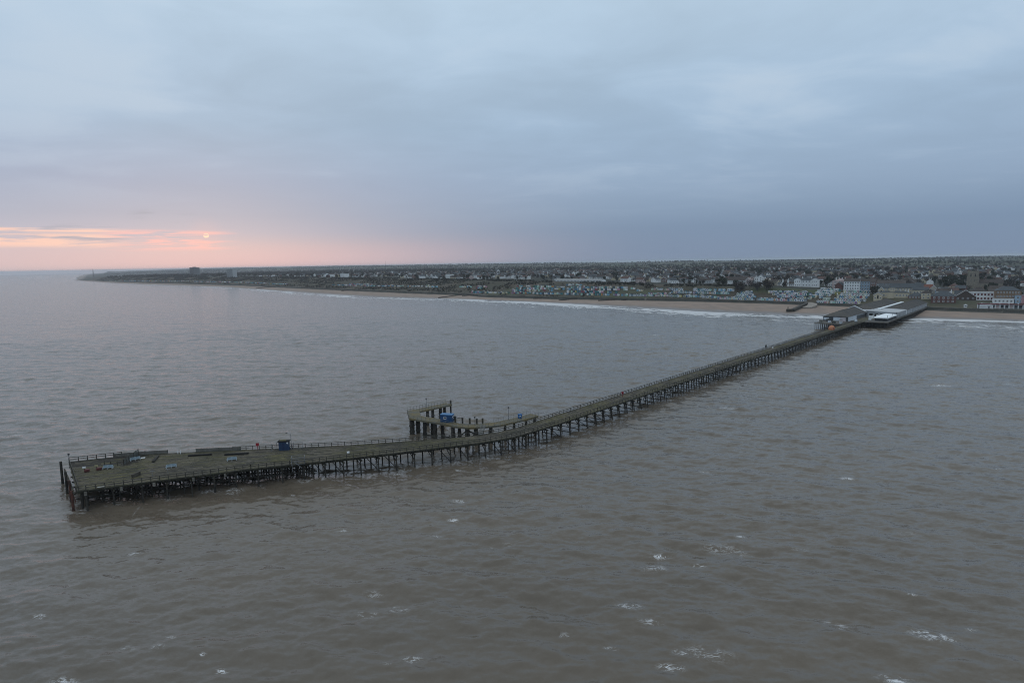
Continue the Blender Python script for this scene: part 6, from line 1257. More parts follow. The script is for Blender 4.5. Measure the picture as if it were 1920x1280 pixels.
# small white rides left of the canopy
for k, (a, b, hh, lab) in enumerate([(412, 1.2, 1.5, 'white ride car nearest the sea left of canopy'), (418, 0.2, 1.8, 'white ride car second from sea left of canopy'), (425, -1.0, 1.9, 'white ride car third from sea left of canopy'), (432, -2.2, 2.1, 'white ride car in front of the flat pale building'), (437, 2.2, 2.4, 'tall white ride car tucked behind the canopy')]):
    x, y, _ = AB(a, b)
    t = thing('ride_car', lab, 'ride', (x, y, ZD), DANG+0.4*k, 'white ride cars by the canopy')
    mb = MB(); mb.prism([(-1.6, -.8), (-1.0, -1.0), (1.4, -1.0), (1.8, 0), (1.4, 1.0), (-1.0, 1.0), (-1.6, .8)], 0.25, hh); fix(mb.obj('body', canvas, t))
    mb = MB(); mb.box((-0.2, 0, hh+0.02), (1.5, 1.2, 0.1)); mb.obj('seat', black_m, t)
    mb = MB(); mb.box((0, 0, 0.13), (2.6, 1.6, 0.24)); mb.obj('base', black_m, t)
# clutter in front of the arcade
for k, (a, b, w_, h_, c, lab) in enumerate([(372, -24.5, 2.6, 2.0, conc_m, 'grey crate at left front corner of the arcade platform'), (376, -19.5, 2.2, 1.6, panel_w, 'pale crate in front of the left sign panel'), (373, -15.5, 3.2, 1.5, beam_m, 'dark crate stack before the arcade sign panels'), (379, -12.0, 2.4, 2.2, mat('pinkish_panel', (0.5, 0.46, 0.48)), 'pinkish booth before the right sign panel'), (371, -10.2, 2.0, 1.4, panel_w, 'pale crate at right front edge of arcade platform'), (383, -22.0, 2.6, 2.1, clad_dark, 'dark booth against the arcade front')]):
    x, y, _ = AB(a, b)
    t = thing('crate', lab, 'crate', (x, y, ZD), DANG+0.15*k, 'clutter in front of the arcade')
    mb = MB(); mb.box((0, 0, h_/2+0.1), (w_, w_*0.8, h_)); mb.obj('body', c, t)
    mb = MB(); mb.box((0, 0, h_+0.13), (w_+.15, w_*0.8+.15, 0.08)); mb.obj('lid', beam_m, t)
    mb = MB(); mb.box((0, 0, 0.05), (w_*.8, w_*.7, 0.1)); mb.obj('pallet', wood[2], t)
x, y, _ = AB(392, -4.6)
t = thing('white_kiosk', 'small white folded stall on deck beside the arcade corner', 'stall', (x, y, ZD), DANG+0.5)
mb = MB(); mb.prism([(-1.5, -.7), (1.5, -.7), (1.0, .7), (-1.2, .7)], 0.3, 1.7); fix(mb.obj('body', panel_w, t))
mb = MB(); mb.box((0, 0, 0.15), (2.4, 1.0, 0.3)); mb.obj('base', black_m, t)
x, y, _ = AB(323.5, -4.3)
t = thing('orange_dome', 'orange faceted dome tent on the narrow pier before the arcade', 'tent', (x, y, ZD), 0.3)
mb = MB()
rings = [(2.0, 0.0), (2.05, 1.2), (1.75, 2.2), (1.0, 2.95), (0.15, 3.25)]
vs = [(r_*math.cos(2*math.pi*i/8), r_*math.sin(2*math.pi*i/8), z) for r_, z in rings for i in range(8)]
fs = [(j*8+i, j*8+(i+1) % 8, (j+1)*8+(i+1) % 8, (j+1)*8+i) for j in range(4) for i in range(8)]+[tuple(range(32, 40))]
mb.add(vs, fs); mb.obj('shell', mat('orange_canvas', (0.52, 0.22, 0.12), 0.7, 0.2, 0.8), t)
mb = MB(); mb.box((0.0, -2.0, 0.9), (1.0, 0.15, 1.8)); mb.obj('door', mat('dull_orange_flap', (0.32, 0.11, 0.07), 0.7, 0.2, 0.8), t)

# ---------------------------------------------------------------- beach huts
HUTC = {'navy': (0.03, 0.05, 0.09), 'teal': (0.035, 0.18, 0.20), 'sky': (0.16, 0.36, 0.50), 'white': (0.74, 0.76, 0.78), 'grey': (0.26, 0.29, 0.31), 'yellow': (0.48, 0.42, 0.14), 'red': (0.26, 0.05, 0.07), 'green': (0.04, 0.13, 0.09), 'pink': (0.52, 0.27, 0.34), 'blue': (0.07, 0.16, 0.27), 'cream': (0.60, 0.54, 0.38), 'mauve': (0.30, 0.19, 0.33), 'mint': (0.34, 0.55, 0.47), 'black': (0.022, 0.02, 0.022), 'purple': (0.26, 0.15, 0.30), 'orange': (0.52, 0.25, 0.09)}
PAL = list(HUTC)
PAL = ['navy', 'teal', 'sky', 'white', 'grey', 'yellow', 'red', 'green', 'pink', 'blue', 'cream', 'mauve', 'mint', 'black', 'purple', 'orange']
hut_mats = [mat('hut_paint_'+c, tuple(min(.8, x*1.18) for x in HUTC[c]), 0.6, 0.12, 1.0, rnd=0.12) for c in PAL]
felt = [mat('hut_roof_felt', (0.085, 0.09, 0.095), 0.9, 0.25, 1.0, rnd=0.3), mat('hut_roof_pale', (0.55, 0.57, 0.59), 0.8, 0.2, 1.0, rnd=0.3), mat('hut_roof_teal', (0.03, 0.09, 0.10), 0.8, 0.25, 1.0, rnd=0.3)]
trim = mat('hut_white_trim', (0.74, 0.76, 0.77), 0.6, 0.1, 1.0)
HW, HD, HH, HR = 2.25, 3.0, 2.1, 0.8
mb = MB(); y0 = -HD/2
mb.add([(-HW/2, -HD/2, -0.6), (HW/2, -HD/2, -0.6), (HW/2, HD/2, -0.6), (-HW/2, HD/2, -0.6), (-HW/2, -HD/2, HH), (HW/2, -HD/2, HH), (HW/2, HD/2, HH), (-HW/2, HD/2, HH), (0, -HD/2, HH+HR), (0, HD/2, HH+HR)],
       [(0, 1, 5, 8, 4), (2, 3, 7, 9, 6), (1, 2, 6, 5), (3, 0, 4, 7)], 0)
for s_ in (-1, 1): mb.beam((s_*HW*0.5, -HD/2-0.05, -0.3), (s_*HW*0.5, -HD/2-0.05, HH), 0.1, 0.1, 1)
mb.box((0, -HD/2-0.03, 0.05), (HW, 0.06, 0.12), 0, 1)
hut_body = mb.mesh('beach_hut', [hut_mats[0], trim])
mb = MB()
for s_ in (-1, 1):
    x1 = s_*(HW/2+0.22)
    zz = HH-0.22*HR/(HW/2)
    p = [(0, -HD/2-0.35, HH+HR+0.02), (0, HD/2+0.1, HH+HR+0.02), (x1, HD/2+0.1, zz+0.02), (x1, -HD/2-0.35, zz+0.02)]
    mb.add(p+[(a, b, c+0.1) for a, b, c in p], [(0, 1, 2, 3), (7, 6, 5, 4), (0, 3, 7, 4), (3, 2, 6, 7), (2, 1, 5, 6), (1, 0, 4, 5)], 0)
hut_roof = mb.mesh('roof', [felt[0]])
mb = MB()
for s_ in (-1, 1): mb.beam((0, -HD/2-0.38, HH+HR+0.0), (s_*(HW/2+0.22), -HD/2-0.38, HH-0.16), 0.1, 0.5)
hut_barge = mb.mesh('bargeboard', [trim])
mb = MB(); mb.box((0, -HD/2-0.04, 0.85), (1.05, 0.08, 1.7)); hut_door = mb.mesh('door', [hut_mats[0]])
ORD = ['first', 'second', 'third', 'fourth', 'fifth', 'sixth', 'seventh', 'eighth', 'ninth', 'tenth', 'eleventh', 'twelfth', 'thirteenth', 'fourteenth', 'fifteenth']
DOORS = {'white': 9, 'cream': 1, 'yellow': 3, 'navy': 2, 'black': 4}
ROTN = math.atan2(-0.7332, 0.68)
n_h = 0
far_list = list(FAR_HUTS)
hr = random.Random(21)
for phrase, lst in HUT_ROWS:
    cnt = {}
    for h in lst: cnt[h[3]] = cnt.get(h[3], 0)+1
    seen = {}
    right = ('beside the pier' in phrase) or ('blue terrace' in phrase)
    slip = 'slipway' in phrase and 'row above' in phrase
    for (x, y, z, ci) in sorted(lst, key=lambda e: e[0]/e[1]):
        if n_h >= 300:
            far_list.append((x, y, z, ci)); continue
        seen[ci] = seen.get(ci, 0)+1
        c = PAL[ci]
        lab = ('the only %s beach hut in %s' % (c, phrase)) if cnt[ci] == 1 else ('%s beach hut, %s %s one from left in %s' % (c, ORD[seen[ci]-1], c, phrase))
        rz = -rad(31) if right else (-rad(62) if slip else ROTN)
        o = link('beach_hut', hut_body, None, (x, y, z+0.15), rz+hr.uniform(-.04, .04))
        k = hr.uniform(0.95, 1.08); o.scale = (k*1.12, k, k*hr.uniform(.92, 1.08))
        tag(o, lab, 'beach hut', 'beach huts in rows on the slope')
        o.material_slots[0].link = 'OBJECT'; o.material_slots[0].material = hut_mats[ci]
        r = link('roof', hut_roof, o)
        r.material_slots[0].link = 'OBJECT'; r.material_slots[0].material = felt[1] if hr.random() < (0.5 if (right or slip) else 0.12) else felt[hr.choice((0, 2))]
        if right or slip or hr.random() < 0.35:
            link('bargeboard', hut_barge, o)
        d = link('door', hut_door, o)
        d.material_slots[0].link = 'OBJECT'; d.material_slots[0].material = hut_mats[DOORS.get(c, hr.choice((3, 3, 10, ci)))]
        n_h += 1
mb = MB()
for (x, y, z, ci) in far_list:
    ca, sa = math.cos(ROTN), math.sin(ROTN)
    def tr(px, py, pz): return (x+px*ca-py*sa, y+px*sa+py*ca, z+0.1+pz)
    v = [tr(*p) for p in ((-1.15, -1.5, -.5), (1.15, -1.5, -.5), (1.15, 1.5, -.5), (-1.15, 1.5, -.5), (-1.15, -1.5, 2.1), (1.15, -1.5, 2.1), (1.15, 1.5, 2.1), (-1.15, 1.5, 2.1), (0, -1.5, 2.9), (0, 1.5, 2.9))]
    mb.add(v, [(0, 1, 5, 8, 4), (2, 3, 7, 9, 6), (1, 2, 6, 5), (3, 0, 4, 7)], ci)
    o_ = len(mb.v)
    vr = [tr(*p) for p in ((0, -1.7, 3.0), (0, 1.6, 3.0), (1.4, 1.6, 2.03), (1.4, -1.7, 2.03), (-1.4, 1.6, 2.03), (-1.4, -1.7, 2.03))]
    mb.add(vr, [(0, 3, 2, 1), (0, 1, 4, 5)], 16+hr.choice((0, 0, 0, 1, 2)))
tag(mb.obj('beach_hut_rows', hut_mats+felt), 'far rows of small painted beach huts along the distant promenade', 'beach huts', kind='stuff')
# larger sheds among the huts
def shed(p, w_, d_, h_, rz, col, rc, label):
    t = thing('beach_chalet', label, 'chalet', p, rz)
    mb = MB(); mb.box((0, 0, h_/2-0.3), (w_, d_, h_+0.6)); mb.obj('wall', col, t)
    mb = MB(); v = [(-w_/2-.2, -d_/2-.3, h_), (w_/2+.2, -d_/2-.3, h_), (w_/2+.2, d_/2+.3, h_), (-w_/2-.2, d_/2+.3, h_), (-w_/2-.2, 0, h_+.8), (w_/2+.2, 0, h_+.8)]
    mb.add(v, [(0, 1, 5, 4), (2, 3, 4, 5), (1, 2, 5), (3, 0, 4), (3, 2, 1, 0)]); mb.obj('roof', rc, t)
    mb = MB(); mb.box((0, -d_/2-.03, 0.9), (1.0, 0.06, 1.8)); mb.obj('door', trim, t)
shed(POINTS['greenshed'], 5.5, 3.5, 2.0, -0.5, mat('olive_yellow_boards', (0.24, 0.23, 0.08), 0.7, 0.2, 1.0), mat('olive_yellow_roof', (0.20, 0.19, 0.07), 0.7, 0.2, 1.0), 'wide olive yellow chalet among the rows of huts')
shed(POINTS['paleshed'], 7.5, 3.5, 2.2, -0.6, mat('pale_green_boards', (0.36, 0.44, 0.38), 0.7, 0.2, 1.0), mat('pale_green_roof', (0.28, 0.32, 0.29), 0.7, 0.2, 1.0), 'wide pale green chalet above the concrete slipway')

# ---------------------------------------------------------------- town buildings
WALLS = {'white': (0.76, 0.78, 0.78), 'cream': (0.52, 0.46, 0.34), 'palegrey': (0.40, 0.42, 0.43), 'concrete': (0.16, 0.17, 0.18), 'brick': (0.17, 0.10, 0.08), 'redbrick': (0.13, 0.058, 0.05), 'brownbrick': (0.20, 0.135, 0.085), 'brown': (0.085, 0.062, 0.052), 'pinkish': (0.50, 0.41, 0.39), 'pink': (0.46, 0.26, 0.27), 'paleblue': (0.33, 0.45, 0.56), 'tudor': (0.48, 0.44, 0.38)}
ROOFS = {'slate': (0.075, 0.088, 0.098), 'brown': (0.072, 0.060, 0.054), 'redtile': (0.105, 0.060, 0.050), 'orange': (0.22, 0.08, 0.05), 'palegrey': (0.36, 0.37, 0.37), 'pinkish': (0.36, 0.29, 0.28)}
wm = {k: mat('wall_'+k, c, 0.85, 0.14, 0.5, None, 0.15, rnd=0.08) for k, c in WALLS.items()}
rm = {k: mat('roof_'+k, c, 0.85, 0.25, 0.7, None, 0.35, rnd=0.25) for k, c in ROOFS.items()}
glass_m = mat('dark_window_glass', (0.022, 0.026, 0.032), 0.15, 0.3, 1.0, spec=0.5)
pot_m = mat('chimney_brick', (0.24, 0.19, 0.16), 0.9, 0.3, 1.0)
redframe = mat('red_window_frame', (0.32, 0.05, 0.05), 0.6, 0.2, 1.0)
def win_mesh(fm):
    mb = MB(); mb.box((0, -0.04, 0), (1.0, 0.10, 1.0), 0, 0); mb.box((-0.21, -0.10, 0), (0.33, 0.04, 0.80), 0, 1); mb.box((0.21, -0.10, 0), (0.33, 0.04, 0.80), 0, 1)
    return mb.mesh('window', [fm, glass_m])
WIN, WINR = win_mesh(trim), win_mesh(redframe)
def gable_geo(mb, w_, d_, h_, rh, over=0.35, axis='x', mi=0):
    if axis == 'x':
        v = [(-w_/2-over, -d_/2-over, h_), (w_/2+over, -d_/2-over, h_), (w_/2+over, d_/2+over, h_), (-w_/2-over, d_/2+over, h_), (-w_/2-over, 0, h_+rh), (w_/2+over, 0, h_+rh)]
    else:
        v = [(w_/2+over, -d_/2-over, h_), (w_/2+over, d_/2+over, h_), (-w_/2-over, d_/2+over, h_), (-w_/2-over, -d_/2-over, h_), (0, -d_/2-over, h_+rh), (0, d_/2+over, h_+rh)]
    mb.add(v, [(0, 1, 5, 4), (2, 3, 4, 5), (1, 2, 5), (3, 0, 4), (3, 2, 1, 0)], mi)
def hip_geo(mb, w_, d_, h_, rh, over=0.35, mi=0):
    k = min(d_, w_)/2*0.9
    if w_ >= d_:
        r_ = [(-w_/2+k, 0, h_+rh), (w_/2-k, 0, h_+rh)]
    else:
        r_ = [(0, -d_/2+k, h_+rh), (0, d_/2-k, h_+rh)]
    v = [(-w_/2-over, -d_/2-over, h_), (w_/2+over, -d_/2-over, h_), (w_/2+over, d_/2+over, h_), (-w_/2-over, d_/2+over, h_)]+r_
    if w_ >= d_: mb.add(v, [(0, 1, 5, 4), (1, 2, 5), (2, 3, 4, 5), (3, 0, 4), (3, 2, 1, 0)], mi)
    else: mb.add(v, [(0, 1, 4), (1, 2, 5, 4), (2, 3, 5), (3, 0, 4, 5), (3, 2, 1, 0)], mi)
def windows(t, cols, rows, w_, d_, h_, me=None, y=None, x0=0.0, z0=0.0, fill=0.55):
    fh = h_/rows
    for r_ in range(rows):
        for c in range(cols):
            o = link('window', me or WIN, t, (x0-w_/2+w_*(c+0.5)/cols, (-d_/2 if y is None else y)-0.01, z0+fh*(r_+0.52)))
            o.scale = (min(1.7, w_/cols*fill), 1, min(1.9, fh*0.58))
def chimney(t, x, y, z, h=1.6, m=None):
    mb = MB(); mb.box((x, y, z+h/2-0.6), (0.9, 0.6, h+1.2)); mb.box((x, y, z+h+0.06), (1.0, 0.7, 0.12))
    for s_ in (-.22, .22): mb.tube((x+s_, y, z+h+.1), (x+s_, y, z+h+.5), .13, None, 6)
    mb.obj('chimney', m or pot_m, t)
def building(name, label, cat, x, y, z, w_, h_, rh, d_, roof, wc, rc, win, nch, rotdeg):
    rz = rad(rotdeg)
    # the mapped point is the middle of the front: move back half the depth
    cx, cy = x-math.sin(rz)*d_/2, y+math.cos(rz)*d_/2
    t = thing(name, label, cat, (cx, cy, z), rz)
    h_ = max(h_, 2.3)
    mb = MB(); mb.box((0, 0, h_/2-1.0), (w_, d_, h_+2.0))
    if roof in ('gable_front', 'twin', 'turret') or roof == 'gable':
        ov = 0.0
        if roof == 'gable_front': mb.add([(w_/2, -d_/2, h_), (0, -d_/2, h_+rh), (-w_/2, -d_/2, h_), (w_/2, d_/2, h_), (0, d_/2, h_+rh), (-w_/2, d_/2, h_)], [(0, 1, 2), (5, 4, 3)])
        elif roof == 'gable': mb.add([(-w_/2, -d_/2, h_), (-w_/2, 0, h_+rh), (-w_/2, d_/2, h_), (w_/2, -d_/2, h_), (w_/2, 0, h_+rh), (w_/2, d_/2, h_)], [(0, 1, 2), (5, 4, 3)])
    mb.obj('wall', wm[wc], t)
    mb = MB(); topz = h_+rh
    if roof == 'gable':
        v = []
        for sg in (-1, 1):
            p = [(-w_/2-.25, 0, h_+rh+.04), (w_/2+.25, 0, h_+rh+.04), (w_/2+.25, sg*(d_/2+.5), h_-.1), (-w_/2-.25, sg*(d_/2+.5), h_-.1)]
            mb.add(p+[(a, b, c+.18) for a, b, c in p], [(0, 1, 2, 3), (7, 6, 5, 4), (0, 3, 7, 4), (3, 2, 6, 7), (2, 1, 5, 6), (1, 0, 4, 5)])
        fix(mb.obj('roof', rm[rc], t))
    elif roof == 'gable_front':
        for sg in (-1, 1):
            p = [(0, -d_/2-.4, h_+rh+.04), (0, d_/2+.4, h_+rh+.04), (sg*(w_/2+.45), d_/2+.4, h_-.15), (sg*(w_/2+.45), -d_/2-.4, h_-.15)]
            mb.add(p+[(a, b, c+.18) for a, b, c in p], [(0, 1, 2, 3), (7, 6, 5, 4), (0, 3, 7, 4), (3, 2, 6, 7), (2, 1, 5, 6), (1, 0, 4, 5)])
        fix(mb.obj('roof', rm[rc], t))
        mb = MB()
        for sg in (-1, 1): mb.beam((0, -d_/2-.43, h_+rh+.1), (sg*(w_/2+.45), -d_/2-.43, h_-.1), .1, .35)
        mb.obj('bargeboard', trim, t)
    elif roof == 'hip':
        hip_geo(mb, w_, d_, h_, rh); fix(mb.obj('roof', rm[rc], t))
    elif roof in ('flat', 'flat2', 'tower'):
        mb.box((0, 0, h_+.15), (w_+.5, d_+.5, .3)); mb.obj('roof', rm['palegrey'] if roof != 'tower' else rm[rc], t)
        if roof == 'flat':
            mb = MB(); mb.box((0, -d_/2-.27, h_+.1), (w_+.6, .08, .7)); mb.obj('parapet', wm[wc], t)
        if roof == 'flat2':
            mb = MB(); mb.box((-w_*.12, 0, h_+1.3), (w_*.42, d_*.6, 2.1)); mb.obj('upper_storey', wm[wc], t)
            mb = MB(); mb.box((-w_*.12, -.2, h_+2.45), (w_*.48, d_*.72, .25)); mb.obj('upper_roof', rm['palegrey'], t)
        if roof == 'tower':
            mb = MB(); mb.box((0, 0, h_+1.5), (w_*.36, d_*.4, 3.0)); mb.obj('plant_room', wm[wc], t)
    elif roof == 'twin':
        hip_geo(mb, w_, d_, h_, rh*0.7); fix(mb.obj('roof', rm[rc], t))
        for sg in (-1, 1):
            g_ = MB(); bw = w_*.42
            g_.add([(sg*w_*.25-bw/2, -d_/2-.8, -1), (sg*w_*.25+bw/2, -d_/2-.8, -1), (sg*w_*.25+bw/2, -d_/2+.1, -1), (sg*w_*.25-bw/2, -d_/2+.1, -1), (sg*w_*.25-bw/2, -d_/2-.8, h_), (sg*w_*.25+bw/2, -d_/2-.8, h_), (sg*w_*.25+bw/2, -d_/2+.1, h_), (sg*w_*.25-bw/2, -d_/2+.1, h_), (sg*w_*.25, -d_/2-.8, h_+rh), (sg*w_*.25, 0, h_+rh)], [(0, 1, 5, 8, 4), (1, 2, 6, 5), (3, 0, 4, 7), (4, 8, 9, 7), (5, 6, 9, 8)])
            g_.obj('gable_bay', wm[wc], t)
            for k in (-1, 1):
                b_ = MB(); b_.beam((sg*w_*.25, -d_/2-.86, h_+rh+.1), (sg*w_*.25+k*bw*.55, -d_/2-.86, h_-.1), .1, .35); b_.obj('bargeboard', trim, t)
            windows(t, 1, win[1], bw, d_, h_, y=-d_/2-.81, x0=sg*w_*.25, fill=0.45)
    elif roof == 'turret':
        hip_geo(mb, w_, d_, h_, rh); fix(mb.obj('roof', rm[rc], t))
        for sg in (-1, 1):
            g_ = MB(); g_.tube((sg*w_*.42, -d_/2-.2, -1), (sg*w_*.42, -d_/2-.2, h_+1.0), 1.15, None, 8); g_.obj('turret', wm['white'], t)
            g_ = MB(); g_.tube((sg*w_*.42, -d_/2-.2, h_+1.0), (sg*w_*.42, -d_/2-.2, h_+4.4), 1.35, .05, 8); g_.obj('turret_roof', wm['palegrey'], t)
        b_ = MB(); b_.box((0, -d_/2-.05, h_*.55), (w_*.6, .1, h_*.12)); b_.obj('balcony', trim, t)
    elif roof == 'entrance':
        hip_geo(mb, w_, d_, h_, rh); fix(mb.obj('roof', rm[rc], t))
        g_ = MB(); g_.box((-w_*.06, -d_*.1, h_+rh+1.1), (4.6, 4.0, 4.4)); tw = g_.obj('tower', wm[wc], t)
        g_ = MB(); hip_geo(g_, 4.6, 4.0, h_+rh+3.3, 1.2, .4); fix(g_.obj('tower_roof', rm['slate'], tw)).location = (-w_*.06, -d_*.1, 0)
        for k in (-1, 1): o = link('window', WIN, tw, (-w_*.06+k*1.0, -d_*.1-2.02, h_+rh+1.6)); o.scale = (1.0, 1, 1.5)
        g_ = MB(); g_.box((-w_*.1, -d_/2-.6, h_*.45), (6.5, 1.2, h_*1.0+.6)); g_.obj('porch', wm[wc], t)
        for k in (0.22, 0.36, 0.46): chimney(t, w_*k, 0, h_+rh*.5, 1.5, wm['white'])
    cols, rows = win
    if roof not in ('twin',):
        if roof == 'tower':
            # bands of flats: recessed window strips and balcony fins
            fh = h_/rows
            for r_ in range(rows):
                b_ = MB(); b_.box((0, -d_/2-.02, fh*(r_+.55)), (w_*.92, .06, fh*.42)); b_.obj('window_band', glass_m, t)
            for c in range(cols+1):
                b_ = MB(); b_.box((-w_*.46+w_*.92*c/cols, -d_/2-.3, h_/2), (.7, .6, h_)); b_.obj('balcony_fin', wm[wc], t)
        else:
            windows(t, cols, rows, w_*.94, d_, h_, me=WINR if name == 'corner_inn' else None)
            if name in ('gabled_hall', 'chapel'):
                b_ = MB(); b_.box((0, -d_/2-.06, h_*.5+rh*.25), (1.4, .1, h_*.5)); b_.tube((0, -d_/2-.01, h_*.75+rh*.25), (0, -d_/2-.11, h_*.75+rh*.25), .7, None, 10); b_.obj('arched_window', glass_m, t)
            if wc == 'tudor':
                for k in range(5):
                    b_ = MB(); b_.box((-w_*.4+w_*.2*k, -d_/2-.03, h_*.5), (.18, .08, h_)); b_.obj('timber_stud', wm['brown'], t)
            if roof in ('gable', 'hip') and rows >= 1 and w_ < 30:
                # side windows
                for k in range(max(1, int(d_/4))):
                    o = link('window', WIN, t, (w_/2+.01, -d_/2+d_*(k+.5)/max(1, int(d_/4)), h_*.55)); o.rotation_euler = (0, 0, math.pi/2); o.scale = (1.0, 1, 1.3)
    for k in range(nch):
        xx = -w_*.4+w_*.8*(k+.5)/nch
        chimney(t, xx if roof != 'gable_front' else w_*.25, 0 if roof != 'gable_front' else d_*.2, h_+(rh*.8 if roof in ('gable', 'hip') else rh*.5), 1.5, wm['white'] if name == 'pink_block' else None)
    return t
for b in BUILDINGS:
    building(*b)
# the symmetrical white hotel
hx, hy, hz, hw, hh, hrh = SPEC['hotel']
rz = rad(-33); d_ = 13.0
t = thing('white_hotel', 'big symmetrical white hotel with two pedimented wings above the lawn', 'hotel', (hx-math.sin(rz)*d_/2, hy+math.cos(rz)*d_/2, hz), rz)
mb = MB(); mb.box((0, 1, hh/2-.8), (hw*.5, d_-2, hh+1.4)); mb.obj('wall', wm['white'], t)
mb = MB(); hip_geo(mb, hw*.55, d_-2, hh-.2, hrh+.6); fix(mb.obj('roof', rm['slate'], t))
windows(t, 3, 2, hw*.36, d_, hh*.96, y=-d_/2+1.98, fill=.36)
for sg in (-1, 1):
    ww = hw*.29; xc = sg*hw*.355
    mb = MB(); mb.box((xc, 0, hh/2-.8), (ww, d_, hh+1.6))
    mb.add([(xc-ww/2, -d_/2, hh), (xc+ww/2, -d_/2, hh), (xc, -d_/2, hh+hrh), (xc-ww/2, d_/2, hh), (xc+ww/2, d_/2, hh), (xc, d_/2, hh+hrh)], [(0, 1, 2), (5, 4, 3)])
    mb.obj('wing', wm['white'], t)
    mb = MB()
    for k in (-1, 1):
        p = [(xc, -d_/2-.3, hh+hrh+.03), (xc, d_/2+.3, hh+hrh+.03), (xc+k*(ww/2+.35), d_/2+.3, hh-.1), (xc+k*(ww/2+.35), -d_/2-.3, hh-.1)]
        mb.add(p+[(a, b, c+.16) for a, b, c in p], [(0, 1, 2, 3), (7, 6, 5, 4), (0, 3, 7, 4), (3, 2, 6, 7), (2, 1, 5, 6), (1, 0, 4, 5)])
    fix(mb.obj('wing_roof', rm['slate'], t))
    windows(t, 3, 2, ww*.8, d_, hh*.96, x0=xc, fill=.42)
    chimney(t, sg*hw*.19, 0, hh+1.4, 2.2, wm['white'])
    mb = MB(); mb.box((xc, -d_/2-.06, hh-.1), (ww+.3, .12, .3)); mb.obj('cornice', wm['white'], t)
# church
cx, cy, cz, cw, ch, _ = SPEC['church']
stone = mat('church_flint', (0.27, 0.24, 0.19), 0.9, 0.35, 0.6, (0.19, 0.17, 0.14), 0.5)
rz = rad(-36)
t = thing('church', 'stone church with square tower and long brown nave roof among trees', 'church', (cx-math.sin(rz)*5, cy+math.cos(rz)*5, cz), rz)
tw_, th_ = cw*.78, ch*.96
mb = MB(); mb.box((0, 0, th_/2-1), (tw_, tw_*.9, th_+2)); mb.obj('tower', stone, t)
for sx_ in (-1, 1):
    for sy_ in (-1, 1):
        mb = MB(); mb.box((sx_*tw_*.5, sy_*tw_*.45, th_*.36-1), (1.7, 1.7, th_*.72+2)); mb.box((sx_*tw_*.48, sy_*tw_*.43, th_*.8), (1.1, 1.1, th_*.45)); mb.obj('buttress', stone, t)
        mb = MB(); mb.box((sx_*tw_*.44, sy_*tw_*.4, th_+.8), (1.2, 1.2, 1.6)); mb.obj('pinnacle', stone, t)
mb = MB()
for k in range(5):
    for sy_ in (-1, 1): mb.box((-tw_*.36+tw_*.18*k, sy_*tw_*.43, th_+.4), (tw_*.1, .4, .8))
mb.obj('battlement', stone, t)
for x in (-.2, .2):
    mb = MB(); mb.box((x*tw_, -tw_*.45-.05, th_*.78), (1.1, .12, 3.6)); mb.obj('belfry_opening', glass_m, t)
    mb = MB(); mb.box((x*tw_*.8, -tw_*.45-.05, th_*.45), (.9, .12, 3.0)); mb.obj('tower_window', conc_m, t)
nl = SPEC['nave'][3]*1.1
mb = MB(); mb.box((tw_*.5+nl/2, 1, 3.2), (nl, 11, 8.4)); mb.obj('nave_wall', stone, t)
mb = MB(); w_ = nl
v = [(tw_*.5, -5.2, 7.2), (tw_*.5+nl+.5, -5.2, 7.2), (tw_*.5+nl+.5, 7.2, 7.2), (tw_*.5, 7.2, 7.2), (tw_*.5, 1, 12.0), (tw_*.5+nl+.5, 1, 12.0)]
mb.add(v, [(0, 1, 5, 4), (2, 3, 4, 5), (1, 2, 5), (3, 0, 4), (3, 2, 1, 0)]); fix(mb.obj('nave_roof', rm['brown'], t))
# promenade chalets on the right
cx, cy, cz, cw, ch, _ = SPEC['chalets']
t = thing('chalet_row', 'long row of white promenade chalets with dark red roof edge', 'chalets', (cx, cy, cz), rad(-33))
nb = 15; bw = cw/nb
mb = MB(); mb.box((0, 2.5, ch*.4), (cw, 4.6, ch*.8)); mb.obj('wall', wm['white'], t)
mb = MB(); mb.box((0, 2.0, ch*.83), (cw+.6, 6.6, .3)); mb.box((0, -1.3, ch*.86), (cw+.6, .25, .75)); mb.obj('roof', mat('dark_red_fascia', (0.20, 0.045, 0.055), 0.7, 0.2, 0.6), t)
for k in range(nb+1):
    mb = MB(); mb.box((-cw/2+bw*k, -.6, ch*.4), (.35, 1.5, ch*.8)); mb.obj('divider', wm['white'], t)
for k in range(nb):
    mb = MB(); mb.box((-cw/2+bw*(k+.5), .12, ch*.36), (bw*.62, .1, ch*.6)); mb.obj('shutter', [glass_m, wm['pinkish'], clad_dark][k % 3], t)
    mb = MB(); mb.box((-cw/2+bw*(k+.5), -1.0, .55), (bw*.9, .06, .08)); mb.box((-cw/2+bw*(k+.5), -1.0, .95), (bw*.9, .06, .08)); mb.obj('balustrade', trim, t)
for k in range(0, nb, 2):
    mb = MB(); mb.box((-cw/2+bw*(k+.9), -1.0, ch*.9+.4), (.9, .5, .5)); mb.obj('roof_light', wm['white'], t)
cx, cy, cz, cw, ch, _ = SPEC['chaletend']
t = thing('end_pavilion', 'white blank-sided promenade building at left end of chalet row', 'building', (cx, cy, cz), rad(-33))
mb = MB(); mb.prism([(-cw/2, 0), (cw/2, 0), (cw/2, 5), (-cw/2, 5)], -.2, ch*.85); fix(mb.obj('wall', wm['white'], t))
mb = MB(); mb.beam((-cw/2, -.06, 1.2), (cw*.1, -.06, 2.2), .1, .5); mb.beam((cw*.1, -.06, 2.2), (cw/2, -.06, ch*.7), .1, .5); mb.obj('wave_stripe', wm['palegrey'], t)
mb = MB(); mb.box((0, 2.5, ch*.85+.12), (cw+.5, 5.6, .24)); mb.obj('roof', rm['palegrey'], t)
